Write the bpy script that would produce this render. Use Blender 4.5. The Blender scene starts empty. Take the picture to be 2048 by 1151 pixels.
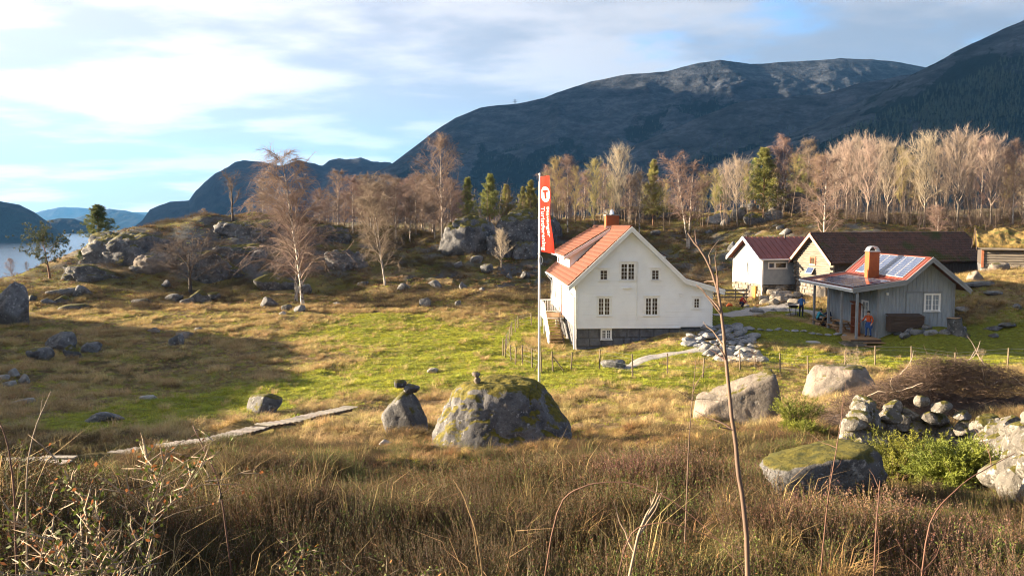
import bpy, math, random
import numpy as np
from mathutils import Vector, Matrix

# ------------------------------------------------------------------ camera, sky, sun, exposure
SC = bpy.context.scene
F, CX, CY = 1607.0, 1024.0, 575.5
PITCH = math.atan(127.5 / F)
cam_d = bpy.data.cameras.new('camera')
cam_d.sensor_width = 36.0
cam_d.lens = 36.0 * F / 2048.0
cam_d.clip_start = 0.05
cam_d.clip_end = 40000.0
cam_d.dof.use_dof = True
cam_d.dof.focus_distance = 45.0
cam_d.dof.aperture_fstop = 14.0
cam = bpy.data.objects.new('camera', cam_d)
SC.collection.objects.link(cam)
cam.location = (0, 0, 0)
cam.rotation_euler = (math.pi / 2 - PITCH, 0, 0)
SC.camera = cam

SUN_AZ = math.radians(-80.0)      # measured from +Y (view direction) towards +X
SUN_EL = math.radians(12.5)
sdir = Vector((math.sin(SUN_AZ) * math.cos(SUN_EL), math.cos(SUN_AZ) * math.cos(SUN_EL), math.sin(SUN_EL)))
SUN_STRENGTH = 5.0
SKY_STRENGTH = 0.05
EXPOSURE = 3.0

world = bpy.data.worlds.new('World')
SC.world = world
world.use_nodes = True
wn, wl = world.node_tree.nodes, world.node_tree.links
wn.clear()
def WN(t, **kw):
    n = wn.new(t)
    for k, v in kw.items(): setattr(n, k, v)
    return n
def wmath(op, a, b=None, c=None, clamp=False):
    n = WN('ShaderNodeMath', operation=op); n.use_clamp = clamp
    for i, s in enumerate((a, b, c)):
        if s is None: continue
        if isinstance(s, (int, float)): n.inputs[i].default_value = s
        else: wl.new(s, n.inputs[i])
    return n.outputs[0]
def wmix(fac, a, b):
    n = WN('ShaderNodeMix', data_type='RGBA')
    for s, i in ((fac, 0), (a, 6), (b, 7)):
        if isinstance(s, (int, float)): n.inputs[i].default_value = s
        elif isinstance(s, tuple): n.inputs[i].default_value = s + (1,)
        else: wl.new(s, n.inputs[i])
    return n.outputs[2]
sky = WN('ShaderNodeTexSky', sky_type='NISHITA')
sky.sun_disc = False
sky.sun_elevation = SUN_EL
sky.sun_rotation = SUN_AZ
sky.altitude = 50
sky.air_density = 0.75
sky.dust_density = 0.8
sky.ozone_density = 3.5
tc = WN('ShaderNodeTexCoord')
sep = WN('ShaderNodeSeparateXYZ'); wl.new(tc.outputs['Generated'], sep.inputs[0])
dx, dy, dz = sep.outputs
zz = wmath('ADD', wmath('MAXIMUM', dz, 0.0), 0.11)
px = wmath('DIVIDE', dx, zz); py = wmath('DIVIDE', dy, zz)
comb = WN('ShaderNodeCombineXYZ'); wl.new(px, comb.inputs[0]); wl.new(py, comb.inputs[1])
def wnoise(scale, loc, detail=8, rough=0.55, sc=(1, 1, 1), rz=0.0):
    m = WN('ShaderNodeMapping'); wl.new(comb.outputs[0], m.inputs[0])
    m.inputs[1].default_value = loc; m.inputs[2].default_value = (0, 0, rz); m.inputs[3].default_value = sc
    n = WN('ShaderNodeTexNoise'); wl.new(m.outputs[0], n.inputs['Vector'])
    n.inputs['Scale'].default_value = scale; n.inputs['Detail'].default_value = detail; n.inputs['Roughness'].default_value = rough
    return n.outputs[0]
def wrange(x, a, b, c=0.0, d=1.0):
    n = WN('ShaderNodeMapRange', interpolation_type='SMOOTHSTEP'); wl.new(x, n.inputs[0])
    for i, v in enumerate((a, b, c, d)): n.inputs[i + 1].default_value = v
    return n.outputs[0]
cover = wnoise(0.80, (3.1, 1.7, 0), 10, 0.60, (1.0, 0.75, 1), 0.35)
wisps = wnoise(1.7, (9.4, 2.2, 0), 7, 0.6, (0.45, 1.0, 1), 0.5)
dens = wmath('ADD', wmath('MULTIPLY', cover, 0.72), wmath('MULTIPLY', wisps, 0.28))
# the cloud sheet is thicker towards the open fjord (sun side), it breaks up away from the sun
sunside = wmath('ADD', wmath('MULTIPLY', dx, sdir.x), wmath('MULTIPLY', dy, sdir.y))
dens = wmath('ADD', dens, wmath('MULTIPLY', sunside, 0.17))
dens = wmath('ADD', dens, wmath('MULTIPLY', wmath('SUBTRACT', 1.0, wmath('MULTIPLY', wmath('MAXIMUM', dz, 0.0), 4.5), clamp=True), 0.13))   # the sheet closes up towards the horizon
mask = wrange(dens, 0.30, 0.44)
shade = wrange(wnoise(1.25, (1.3, 7.9, 0), 8, 0.55, (0.75, 1.0, 1), 0.35), 0.43, 0.60)
glow = wmath('POWER', wmath('MAXIMUM', wmath('ADD', wmath('MULTIPLY', sunside, 0.5), 0.5), 0.0), 3.2)
kk = wmath('ADD', wmath('MULTIPLY', glow, 3.6), 0.84)
ccol = wmix(shade, (0.98, 0.88, 0.88), (1.70, 1.48, 1.36))
vm = WN('ShaderNodeVectorMath', operation='SCALE'); wl.new(ccol, vm.inputs[0]); wl.new(kk, vm.inputs['Scale'])
skyc = wmix(wmath('MULTIPLY', mask, 0.93), sky.outputs[0], vm.outputs[0])
bg = WN('ShaderNodeBackground'); wl.new(skyc, bg.inputs[0]); bg.inputs[1].default_value = SKY_STRENGTH
wo = WN('ShaderNodeOutputWorld'); wl.new(bg.outputs[0], wo.inputs[0])

sun_d = bpy.data.lights.new('sun', 'SUN')
sun_d.energy = SUN_STRENGTH
sun_d.angle = math.radians(0.5)
sun_d.color = (1.0, 0.80, 0.55)
sun = bpy.data.objects.new('sun', sun_d)
SC.collection.objects.link(sun)
sun.rotation_euler = (-sdir).to_track_quat('-Z', 'Y').to_euler()
SC.view_settings.view_transform = 'Standard'
SC.view_settings.look = 'None'
SC.view_settings.gamma = 1.0
SC.view_settings.exposure = EXPOSURE
SC.view_settings.use_curve_mapping = False
SC.cycles.volume_bounces = 0
SC.cycles.max_bounces = 6
SC.cycles.diffuse_bounces = 3
SC.cycles.glossy_bounces = 3
SC.cycles.transparent_max_bounces = 6
SC.cycles.use_denoising = True
SC.cycles.filter_width = 1.1

# ------------------------------------------------------------------ helpers
rng = np.random.default_rng(11)
random.seed(5)
COL = SC.collection

def ray(u, v):
    a = (u - CX) / F; b = (v - CY) / F
    y = math.cos(PITCH) - b * math.sin(PITCH)
    return a / y, (-b * math.cos(PITCH) - math.sin(PITCH)) / y
def at(u, v, D):
    r = ray(u, v)
    return Vector((r[0] * D, D, r[1] * D))

def _hash(ix, iy, iz, seed):
    h = (ix.astype(np.int64) * 374761393 + iy.astype(np.int64) * 668265263 + iz.astype(np.int64) * 1274126177 + seed * 974711) & 0xFFFFFFFF
    h = ((h ^ (h >> 13)) * 1274126177) & 0xFFFFFFFF
    h = ((h ^ (h >> 16)) * 2246822519) & 0xFFFFFFFF
    return ((h ^ (h >> 15)) & 0xFFFFFF) / float(0xFFFFFF)
def noise3(x, y, z, seed=0):
    x, y, z = np.broadcast_arrays(np.asarray(x, float), np.asarray(y, float), np.asarray(z, float))
    fx, fy, fz = np.floor(x), np.floor(y), np.floor(z)
    ix, iy, iz = fx.astype(np.int64), fy.astype(np.int64), fz.astype(np.int64)
    tx, ty, tz = x - fx, y - fy, z - fz
    s = lambda t: t * t * t * (t * (t * 6 - 15) + 10)
    tx, ty, tz = s(tx), s(ty), s(tz)
    r = 0
    for a in (0, 1):
        for b in (0, 1):
            for c in (0, 1):
                w = (tx if a else 1 - tx) * (ty if b else 1 - ty) * (tz if c else 1 - tz)
                r = r + w * _hash(ix + a, iy + b, iz + c, seed)
    return r
def noise2(x, y, seed=0):
    x, y = np.broadcast_arrays(np.asarray(x, float), np.asarray(y, float))
    fx, fy = np.floor(x), np.floor(y)
    ix, iy = fx.astype(np.int64), fy.astype(np.int64)
    tx, ty = x - fx, y - fy
    s = lambda t: t * t * t * (t * (t * 6 - 15) + 10)
    tx, ty = s(tx), s(ty); z = np.zeros_like(ix)
    return (_hash(ix, iy, z, seed) * (1 - tx) + _hash(ix + 1, iy, z, seed) * tx) * (1 - ty) + (_hash(ix, iy + 1, z, seed) * (1 - tx) + _hash(ix + 1, iy + 1, z, seed) * tx) * ty
def fbm2(x, y, octv=5, seed=0, gain=0.5, ridged=False):
    a, s, r, x, y = 1.0, 0.0, 0.0, np.asarray(x, float), np.asarray(y, float)
    for i in range(octv):
        n = noise2(x, y, seed + i * 7)
        if ridged: n = 1 - np.abs(2 * n - 1)
        r = r + a * n; s += a; a *= gain
        x, y = x * 1.97 * 0.8 - y * 1.97 * 0.6 + 5.3, x * 1.97 * 0.6 + y * 1.97 * 0.8 + 1.7
    return r / s
def fbm3(p, octv=4, seed=0, gain=0.5):
    a, s, r = 1.0, 0.0, 0.0
    p = np.asarray(p, float).copy()
    for i in range(octv):
        r = r + a * noise3(p[..., 0], p[..., 1], p[..., 2], seed + i * 5); s += a; a *= gain
        p = p * 2.03 + 3.1
    return r / s
def sstep(a, b, x):
    t = np.clip((x - a) / (b - a), 0, 1)
    return t * t * (3 - 2 * t)

def mesh_np(name, verts, faces, smooth=False):
    """faces: list of int arrays (n,3) / (n,4)."""
    me = bpy.data.meshes.new(name)
    verts = np.asarray(verts, np.float32)
    me.vertices.add(len(verts)); me.vertices.foreach_set('co', verts.ravel())
    faces = [np.asarray(f, np.int32) for f in faces if len(f)]
    tot = [np.full(len(f), f.shape[1], np.int32) for f in faces]
    li = np.concatenate([f.ravel() for f in faces]); lt = np.concatenate(tot)
    ls = np.concatenate([[0], np.cumsum(lt)[:-1]]).astype(np.int32)
    me.loops.add(len(li)); me.loops.foreach_set('vertex_index', li)
    me.polygons.add(len(lt)); me.polygons.foreach_set('loop_start', ls); me.polygons.foreach_set('loop_total', lt)
    if smooth: me.polygons.foreach_set('use_smooth', np.ones(len(lt), bool))
    me.update(calc_edges=True)
    return me
def link(name, me, mat=None, parent=None, loc=None, rz=None, smooth=None):
    o = bpy.data.objects.new(name, me)
    COL.objects.link(o)
    if mat is not None and me is not None and not me.materials: me.materials.append(mat)
    if parent: o.parent = parent
    if loc is not None: o.location = loc
    if rz is not None: o.rotation_euler = (0, 0, rz)
    return o
def tag(o, label=None, cat=None, group=None, kind=None):
    if label: o['label'] = label
    if cat: o['category'] = cat
    if group: o['group'] = group
    if kind: o['kind'] = kind
    return o
def empty(name, loc, rz=0.0, label=None, cat=None, group=None):
    o = bpy.data.objects.new(name, None); COL.objects.link(o)
    o.location = loc; o.rotation_euler = (0, 0, rz); o.empty_display_size = 0.2
    return tag(o, label, cat, group)
def copy_tree(o, parent=None):
    c = o.copy(); COL.objects.link(c); c.parent = parent
    for ch in o.children: copy_tree(ch, c)
    return c

class MB:
    def __init__(s): s.v, s.f = [], []
    def box(s, c, d, M=None):
        x, y, z = c; a, b, h = d[0] / 2, d[1] / 2, d[2] / 2
        P = [(x + i * a, y + j * b, z + k * h) for k in (-1, 1) for j in (-1, 1) for i in (-1, 1)]
        return s.hexa(P if M is None else [M @ Vector(p) for p in P])
    def bb(s, x0, x1, y0, y1, z0, z1):
        return s.box(((x0 + x1) / 2, (y0 + y1) / 2, (z0 + z1) / 2), (abs(x1 - x0), abs(y1 - y0), abs(z1 - z0)))
    def hexa(s, P):
        n = len(s.v); s.v += [tuple(p) for p in P]
        s.f += [tuple(n + i for i in q) for q in ((0, 2, 3, 1), (4, 5, 7, 6), (0, 1, 5, 4), (2, 6, 7, 3), (0, 4, 6, 2), (1, 3, 7, 5))]
        return s
    def beam(s, a, b, w, h, up=(0, 0, 1)):
        """rectangular bar from a to b: w sideways, h along up."""
        a, b = Vector(a), Vector(b); d = (b - a).normalized(); up = Vector(up)
        if abs(d.dot(up)) > 0.98: up = Vector((0, 1, 0))
        sd = d.cross(up).normalized(); u2 = sd.cross(d).normalized()
        P = [p + sd * (i * w / 2) + u2 * (k * h / 2) for p in (a, b) for k in (-1, 1) for i in (-1, 1)]
        return s.hexa([P[0], P[1], P[4], P[5], P[2], P[3], P[6], P[7]])
    def quad(s, *P):
        n = len(s.v); s.v += [tuple(p) for p in P]; s.f.append(tuple(range(n, n + len(P)))); return s
    def prism(s, poly, off):
        """extrude polygon (list of 3d points) by vector off."""
        n, k = len(s.v), len(poly); off = Vector(off)
        s.v += [tuple(p) for p in poly] + [tuple(Vector(p) + off) for p in poly]
        s.f.append(tuple(range(n + k - 1, n - 1, -1))); s.f.append(tuple(range(n + k, n + 2 * k)))
        for i in range(k):
            j = (i + 1) % k; s.f.append((n + i, n + j, n + k + j, n + k + i))
        return s
    def tube(s, pts, rad, k=6, cap=True):
        pts = [Vector(p) for p in pts]; n0 = len(s.v); m = len(pts)
        if isinstance(rad, (int, float)): rad = [rad] * m
        ref = None
        for i, p in enumerate(pts):
            d = (pts[min(i + 1, m - 1)] - pts[max(i - 1, 0)]).normalized()
            if ref is None: ref = d.orthogonal().normalized()
            ref = (ref - d * ref.dot(d)).normalized(); b = d.cross(ref)
            for j in range(k):
                a = 2 * math.pi * j / k
                s.v.append(tuple(p + (ref * math.cos(a) + b * math.sin(a)) * rad[i]))
        for i in range(m - 1):
            for j in range(k):
                j2 = (j + 1) % k
                s.f.append((n0 + i * k + j, n0 + i * k + j2, n0 + (i + 1) * k + j2, n0 + (i + 1) * k + j))
        if cap:
            s.f.append(tuple(n0 + j for j in range(k - 1, -1, -1))); s.f.append(tuple(n0 + (m - 1) * k + j for j in range(k)))
        return s
    def mesh(s, name, smooth=False):
        me = bpy.data.meshes.new(name); me.from_pydata(s.v, [], s.f)
        if smooth: me.polygons.foreach_set('use_smooth', np.ones(len(s.f), bool))
        me.update(); return me
    def build(s, name, mat, parent=None, smooth=False, loc=None, rz=None):
        return link(name, s.mesh(name, smooth), mat, parent, loc, rz)

# ------------------------------------------------------------------ materials
def pmat(name, c1, c2=None, scale=4.0, rough=0.8, bump=0.0, bscale=None, detail=6.0, stretch=(1, 1, 1), metal=0.0, spec=0.35,
         c3=None, s3=1.0, t3=(0.55, 0.65), trans=0.0, rnd=0.0, coord='Object', lo=0.35, hi=0.65):
    m = bpy.data.materials.new(name); m.use_nodes = True
    nt = m.node_tree; N, L = nt.nodes, nt.links; N.clear()
    out = N.new('ShaderNodeOutputMaterial'); bs = N.new('ShaderNodeBsdfPrincipled')
    bs.inputs['Roughness'].default_value = rough; bs.inputs['Metallic'].default_value = metal
    bs.inputs['Specular IOR Level'].default_value = spec
    t = N.new('ShaderNodeTexCoord'); mp = N.new('ShaderNodeMapping'); mp.inputs[3].default_value = stretch
    L.new(t.outputs[coord], mp.inputs[0])
    if coord == 'Object':
        geo = N.new('ShaderNodeObjectInfo'); ad = N.new('ShaderNodeVectorMath'); ad.operation = 'ADD'
        L.new(mp.outputs[0], ad.inputs[0])
        cm = N.new('ShaderNodeVectorMath'); cm.operation = 'SCALE'; L.new(geo.outputs['Location'], cm.inputs[0]); cm.inputs['Scale'].default_value = 0.71
        L.new(cm.outputs[0], ad.inputs[1]); vec = ad.outputs[0]
    else: vec = mp.outputs[0]
    def nz(sc, det=detail):
        n = N.new('ShaderNodeTexNoise'); n.inputs['Scale'].default_value = sc; n.inputs['Detail'].default_value = det
        n.inputs['Roughness'].default_value = 0.6; L.new(vec, n.inputs['Vector']); return n.outputs[0]
    def rmp(x, a, b):
        n = N.new('ShaderNodeMapRange'); n.interpolation_type = 'SMOOTHSTEP'; L.new(x, n.inputs[0])
        n.inputs[1].default_value = a; n.inputs[2].default_value = b; return n.outputs[0]
    def mix(f, a, b):
        n = N.new('ShaderNodeMix'); n.data_type = 'RGBA'
        for s, i in ((f, 0), (a, 6), (b, 7)):
            if isinstance(s, float): n.inputs[i].default_value = s
            elif isinstance(s, tuple): n.inputs[i].default_value = tuple(s) + (1,)
            else: L.new(s, n.inputs[i])
        return n.outputs[2]
    col = tuple(c1)
    if c2 is not None: col = mix(rmp(nz(scale), lo, hi), tuple(c1), tuple(c2))
    if c3 is not None: col = mix(rmp(nz(s3), *t3), col, tuple(c3))
    if rnd > 0:
        oi = N.new('ShaderNodeObjectInfo'); hs = N.new('ShaderNodeHueSaturation')
        mr = N.new('ShaderNodeMapRange'); L.new(oi.outputs['Random'], mr.inputs[0]); mr.inputs[3].default_value = 1 - rnd; mr.inputs[4].default_value = 1 + rnd
        L.new(mr.outputs[0], hs.inputs['Value'])
        mh = N.new('ShaderNodeMath'); mh.operation = 'MULTIPLY_ADD'; 
        fr = N.new('ShaderNodeMath'); fr.operation = 'FRACT'; m7 = N.new('ShaderNodeMath'); m7.operation = 'MULTIPLY'; L.new(oi.outputs['Random'], m7.inputs[0]); m7.inputs[1].default_value = 7.3
        L.new(m7.outputs[0], fr.inputs[0]); L.new(fr.outputs[0], mh.inputs[0]); mh.inputs[1].default_value = 0.05; mh.inputs[2].default_value = 0.475
        L.new(mh.outputs[0], hs.inputs['Hue'])
        if isinstance(col, tuple): hs.inputs['Color'].default_value = col + (1,)
        else: L.new(col, hs.inputs['Color'])
        col = hs.outputs[0]
    if isinstance(col, tuple): bs.inputs['Base Color'].default_value = col + (1,)
    else: L.new(col, bs.inputs['Base Color'])
    if bump > 0:
        b = N.new('ShaderNodeBump'); b.inputs['Strength'].default_value = 1.0; b.inputs['Distance'].default_value = bump
        L.new(nz(bscale or scale * 3, 8.0), b.inputs['Height']); L.new(b.outputs[0], bs.inputs['Normal'])
    if trans > 0:
        tr = N.new('ShaderNodeBsdfTranslucent'); ms = N.new('ShaderNodeMixShader'); ms.inputs[0].default_value = trans
        if isinstance(col, tuple): tr.inputs[0].default_value = col + (1,)
        else: L.new(col, tr.inputs[0])
        L.new(bs.outputs[0], ms.inputs[1]); L.new(tr.outputs[0], ms.inputs[2]); L.new(ms.outputs[0], out.inputs[0])
    else: L.new(bs.outputs[0], out.inputs[0])
    m['nodes_ready'] = True
    return m

def rock_mat(name, base=(0.20, 0.20, 0.20), dark=(0.07, 0.07, 0.075), lichen=(0.46, 0.46, 0.44), moss=(0.105, 0.09, 0.014), moss_amt=0.5, lich_t=(0.56, 0.64), sc=1.0):
    """grey gneiss with pale lichen blotches; moss grows on the upward faces."""
    m = bpy.data.materials.new(name); m.use_nodes = True
    nt = m.node_tree; N, L = nt.nodes, nt.links; N.clear()
    out = N.new('ShaderNodeOutputMaterial'); bs = N.new('ShaderNodeBsdfPrincipled'); L.new(bs.outputs[0], out.inputs[0])
    bs.inputs['Roughness'].default_value = 0.85; bs.inputs['Specular IOR Level'].default_value = 0.25
    g = N.new('ShaderNodeNewGeometry')
    def nz(s, det=7.0, rough=0.62, off=0.0):
        n = N.new('ShaderNodeTexNoise'); n.inputs['Scale'].default_value = s * sc; n.inputs['Detail'].default_value = det; n.inputs['Roughness'].default_value = rough
        if off:
            a = N.new('ShaderNodeVectorMath'); a.operation = 'ADD'; L.new(g.outputs['Position'], a.inputs[0]); a.inputs[1].default_value = (off, off, off); L.new(a.outputs[0], n.inputs['Vector'])
        else: L.new(g.outputs['Position'], n.inputs['Vector'])
        return n.outputs[0]
    def rmp(x, a, b):
        n = N.new('ShaderNodeMapRange'); n.interpolation_type = 'SMOOTHSTEP'; L.new(x, n.inputs[0]); n.inputs[1].default_value = a; n.inputs[2].default_value = b; return n.outputs[0]
    def mix(f, a, b):
        n = N.new('ShaderNodeMix'); n.data_type = 'RGBA'
        for s, i in ((f, 0), (a, 6), (b, 7)):
            if isinstance(s, tuple): n.inputs[i].default_value = s + (1,)
            else: L.new(s, n.inputs[i])
        return n.outputs[2]
    def mth(op, a, b):
        n = N.new('ShaderNodeMath'); n.operation = op
        for i, s in enumerate((a, b)):
            if isinstance(s, float): n.inputs[i].default_value = s
            else: L.new(s, n.inputs[i])
        return n.outputs[0]
    c = mix(rmp(nz(1.3), 0.36, 0.62), dark, base)
    c = mix(rmp(nz(5.0, 8.0, 0.7, 3.7), *lich_t), c, lichen)
    c = mix(rmp(nz(14.0, 6.0, 0.7, 9.1), 0.53, 0.66), c, dark)
    c = mix(rmp(nz(40.0, 3.0, 0.6, 2.1), 0.60, 0.72), c, lichen)
    sp = N.new('ShaderNodeSeparateXYZ'); L.new(g.outputs['Normal'], sp.inputs[0])
    up = mth('ADD', mth('MULTIPLY', sp.outputs[2], 0.55), nz(1.7, 6.0, 0.65, 17.0))
    mc = mix(rmp(nz(9.0, 5.0, 0.6, 5.0), 0.35, 0.65), moss, (moss[0] * 0.42, moss[1] * 0.5, moss[2] * 0.7))
    c = mix(rmp(up, 1.12 - 0.42 * moss_amt, 1.22 - 0.42 * moss_amt), c, mc)
    L.new(c, bs.inputs['Base Color'])
    b = N.new('ShaderNodeBump'); b.inputs['Strength'].default_value = 1.0; b.inputs['Distance'].default_value = 0.10 / sc
    L.new(nz(3.5, 10.0, 0.68), b.inputs['Height']); L.new(b.outputs[0], bs.inputs['Normal'])
    return m

# ------------------------------------------------------------------ terrain
CTRL = [(0,1151,4.5),(1024,1151,4.5),(2048,1151,4.6),(0,1000,10),(500,1000,9.5),(1024,1000,9),(1500,1000,9),(2048,1010,8.5),
 (100,930,18),(400,930,16),(700,920,17),(1000,915,17.5),(1300,920,17),(1600,920,15.5),(2048,960,11.5),(1850,900,15),
 (240,905,22),(480,868,26),(700,828,31),(0,830,30),(300,800,34),(0,740,43),(100,700,50),(520,820,31.5),(800,860,25.5),
 (850,760,40),(700,760,40.5),(600,700,51),(300,660,58),(500,640,63),(700,640,63),(900,640,63),(1000,640,62),
 (1000,700,51.5),(1079,770,38),(1165,750,40.3),(1250,790,35),(1250,732,44.5),(1150,702,51.5),(1300,678,51.8),(1430,657,53),
 (1500,720,46),(1700,720,46),(1900,716,47),(2040,720,46),(1400,790,35),(1500,850,26),(1750,800,31),(2000,790,32),(2048,860,22),
 (1550,680,51),(1550,640,58),(1650,692,50),(1650,655,57),(1720,697,52),(1905,658,54.5),(1785,692,51.5),(1900,692,49.5),(1830,656,52.6),(1900,656,52.6),(1850,672,51),(2048,690,50),
 (1950,600,57),(2040,600,56),(1940,560,62),(2040,545,64),(2000,540,68),(2048,480,85),(2048,640,53),
 (1460,620,64),(1560,612,69),(1490,605,76),(1620,620,66),(1660,596,71),(1570,592,74),
 (1400,600,75),(1400,540,88),(1400,500,97),(1400,470,104),(1400,440,113),(1200,500,97),(1200,470,104),(1200,443,113),
 (950,620,67),(950,570,80),(950,520,90),(950,470,98),(1060,600,72),(1060,540,88),(1060,480,98),
 (750,600,74),(750,550,84),(750,500,95),(750,462,104),(480,440,92),(600,448,96),(300,455,90),(250,470,88),(200,530,82),(400,560,81),(400,600,74),
 (300,570,78),(500,500,86),(380,500,85),(250,520,83),(100,550,80),(50,560,78),(0,562,78),(0,612,68),(560,560,82),(560,600,74),
 (1560,470,92),(1560,440,108),(1750,465,92),(1900,465,96),(1650,430,120),(1900,425,125),(1300,430,122)]
XYZ = [(0,0,-1.7),(0,-10,0.6),(-20,-20,2.5),(20,-20,2.5),(-12,0,-1.6),(12,0,-1.6),(24,6,-2.6),(40,20,-4.5),(44,40,-5.5),(60,60,-1.5),(80,90,2),
 (-47,42,-5.0),(-60,40,-4.0),(-58,20,-2.0),(-43,30,-4.6),(-34,22,-4.6),(-26,11,-3.2),(-30,0,-1.5),(-50,57,-6),(-43,66,-7.2),
 (24.4,56,-8.05),(26,61,-7.9),(23,61,-7.9),(28.5,58,-7.6),(4,60,-8.0),(10,62,-7.4),(7,68,-7.4),(29,75,-6.9),(38,78,-6.3),(44,82,-5.5),
 (-60,70,-10),(-75,85,-16),(-58,100,-15),(-35,118,-9),(-10,130,-5),(15,140,0.5),(50,150,1),(90,140,3),(120,110,6)]
PTS = [tuple(at(*c)) for c in CTRL] + XYZ
_P = np.array(PTS)
def _tps_k(r2):
    return np.where(r2 > 1e-9, 0.5 * r2 * np.log(np.maximum(r2, 1e-9)), 0.0)
def _fit():
    xy = _P[:, :2] / 50.0; n = len(xy)
    K = _tps_k(((xy[:, None] - xy[None]) ** 2).sum(-1)) + np.eye(n) * 2e-4
    Q = np.hstack([np.ones((n, 1)), xy])
    A = np.vstack([np.hstack([K, Q]), np.hstack([Q.T, np.zeros((3, 3))])])
    return np.linalg.solve(A, np.concatenate([_P[:, 2], np.zeros(3)])), xy
_W, _XY = _fit()
WATER = -60.0
def base_h(x, y):
    x = np.asarray(x, float); y = np.asarray(y, float)
    X, Y = x / 50.0, y / 50.0
    r = np.zeros_like(X)
    for (a, b), w in zip(_XY, _W): r = r + w * _tps_k((X - a) ** 2 + (Y - b) ** 2)
    n = len(_XY)
    return r + _W[n] + _W[n + 1] * X + _W[n + 2] * Y
def rocky(x, y):
    """0 on meadow and lawn, 1 on the knolls and the hill."""
    x = np.asarray(x, float); y = np.asarray(y, float)
    k = sstep(70, 80, y + 0.10 * x)
    k = np.maximum(k, sstep(30, 36, x) * sstep(48, 54, y))
    k = np.maximum(k, sstep(-34, -42, x) * sstep(70, 50, y))
    k = k * (1 - sstep(12, 16, x) * sstep(44, 40, x) * sstep(86, 80, y) * 0.85)
    return k
SHADE_HILL = [(-48, 56.5, -0.8), (-47, 50, -0.6), (-45, 38, -0.4), (-36, 22, -0.5), (-27, 6, 0.8), (-24, -12, 2.2)]
def height(x, y):
    x = np.asarray(x, float); y = np.asarray(y, float)
    z = base_h(np.clip(x, -140, 140), np.clip(y, -35, 170))
    d = np.hypot(x - 5, y - 55)
    w = sstep(75, 145, d)
    shore = sstep(-60, 60, x + 0.34 * y + 26)
    far = -82 + shore * (72 + 0.012 * np.maximum(y, 0) + 0.03 * np.maximum(x, 0)) + 10 * (fbm2(x / 90, y / 90, 4, 3) - .5)
    far = np.where(y < 0, far * sstep(-400, 0, y) + (1 - sstep(-400, 0, y)) * 30, far)
    z = z * (1 - w) + far * w
    k = rocky(x, y)
    # unseen rocky hill, shaped to keep the low sun off the lower meadow
    dl = np.full(np.broadcast(x, y).shape, 1e9); top = np.zeros_like(dl)
    for (a, b, h1), (c, e, h2) in zip(SHADE_HILL[:-1], SHADE_HILL[1:]):
        vx, vy = c - a, e - b; t = np.clip(((x - a) * vx + (y - b) * vy) / (vx * vx + vy * vy), 0, 1)
        dd = np.hypot(x - a - t * vx, y - b - t * vy); m = dd < dl
        dl = np.where(m, dd, dl); top = np.where(m, h1 + (h2 - h1) * t, top)
    hl = top - 11.0 * sstep(2.5, 13, dl)
    dif = np.clip((hl - z) / 1.5, -20, 20)
    z = z + 1.5 * np.log1p(np.exp(dif)) * sstep(14, 10, dl)
    near = sstep(34, 22, y) * sstep(-5, 3, y)
    z = z + k * (1.9 * (fbm2(x / 9, y / 9, 4, 21) - .5) + 0.9 * (fbm2(x / 3.1, y / 3.1, 3, 31, ridged=True) - .55))
    z = z + (1 - k) * (0.42 * (fbm2(x / 5.5, y / 5.5, 3, 41) - .5) + 0.34 * (fbm2(x / 1.3, y / 1.3, 3, 51) - .5))
    z = z + near * 0.85 * (fbm2(x / 1.5, y / 1.5, 3, 61) - .5)
    return z
def hz(x, y): return float(height(np.array([x]), np.array([y]))[0])
_Ds = np.concatenate([np.arange(2.5, 40, 0.04), np.arange(40, 180, 0.1)])
def gpix(u, v, dmin=2.5):
    a, b = ray(u, v)
    D = _Ds[_Ds >= dmin]
    h = height(a * D, D)
    i = np.argmax(b * D < h)
    if not (b * D < h).any(): i = int(np.argmin(b * D - h))
    return Vector((a * D[i], D[i], float(h[i])))
def gat(u, D):
    x = (u - CX) / F * D * 1.0 / (math.cos(PITCH))
    x = (u - CX) / F * D
    return Vector((x, D, hz(x, D)))

def seg_spacing(parts):
    out = []
    for a, b, s in parts: out.append(np.arange(a, b, s))
    out.append([parts[-1][1]]); return np.concatenate(out)
gx = seg_spacing([(-700, -140, 20), (-140, -60, 2.0), (-60, -36, 0.8), (-36, -13, 0.42), (-13, 13, 0.22), (13, 36, 0.42), (36, 60, 0.8), (60, 140, 2.0), (140, 900, 20)])
gy = seg_spacing([(-420, -30, 20), (-30, 2, 1.6), (2, 24, 0.17), (24, 60, 0.30), (60, 110, 0.5), (110, 160, 1.4), (160, 900, 12)])
GX, GY = np.meshgrid(gx, gy)
GZ = height(GX, GY)
nx, ny = len(gx), len(gy)
idx = np.arange(nx * ny).reshape(ny, nx)
gme = mesh_np('ground', np.stack([GX, GY, GZ], -1).reshape(-1, 3), [np.stack([idx[:-1, :-1], idx[:-1, 1:], idx[1:, 1:], idx[1:, :-1]], -1).reshape(-1, 4)], True)

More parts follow.
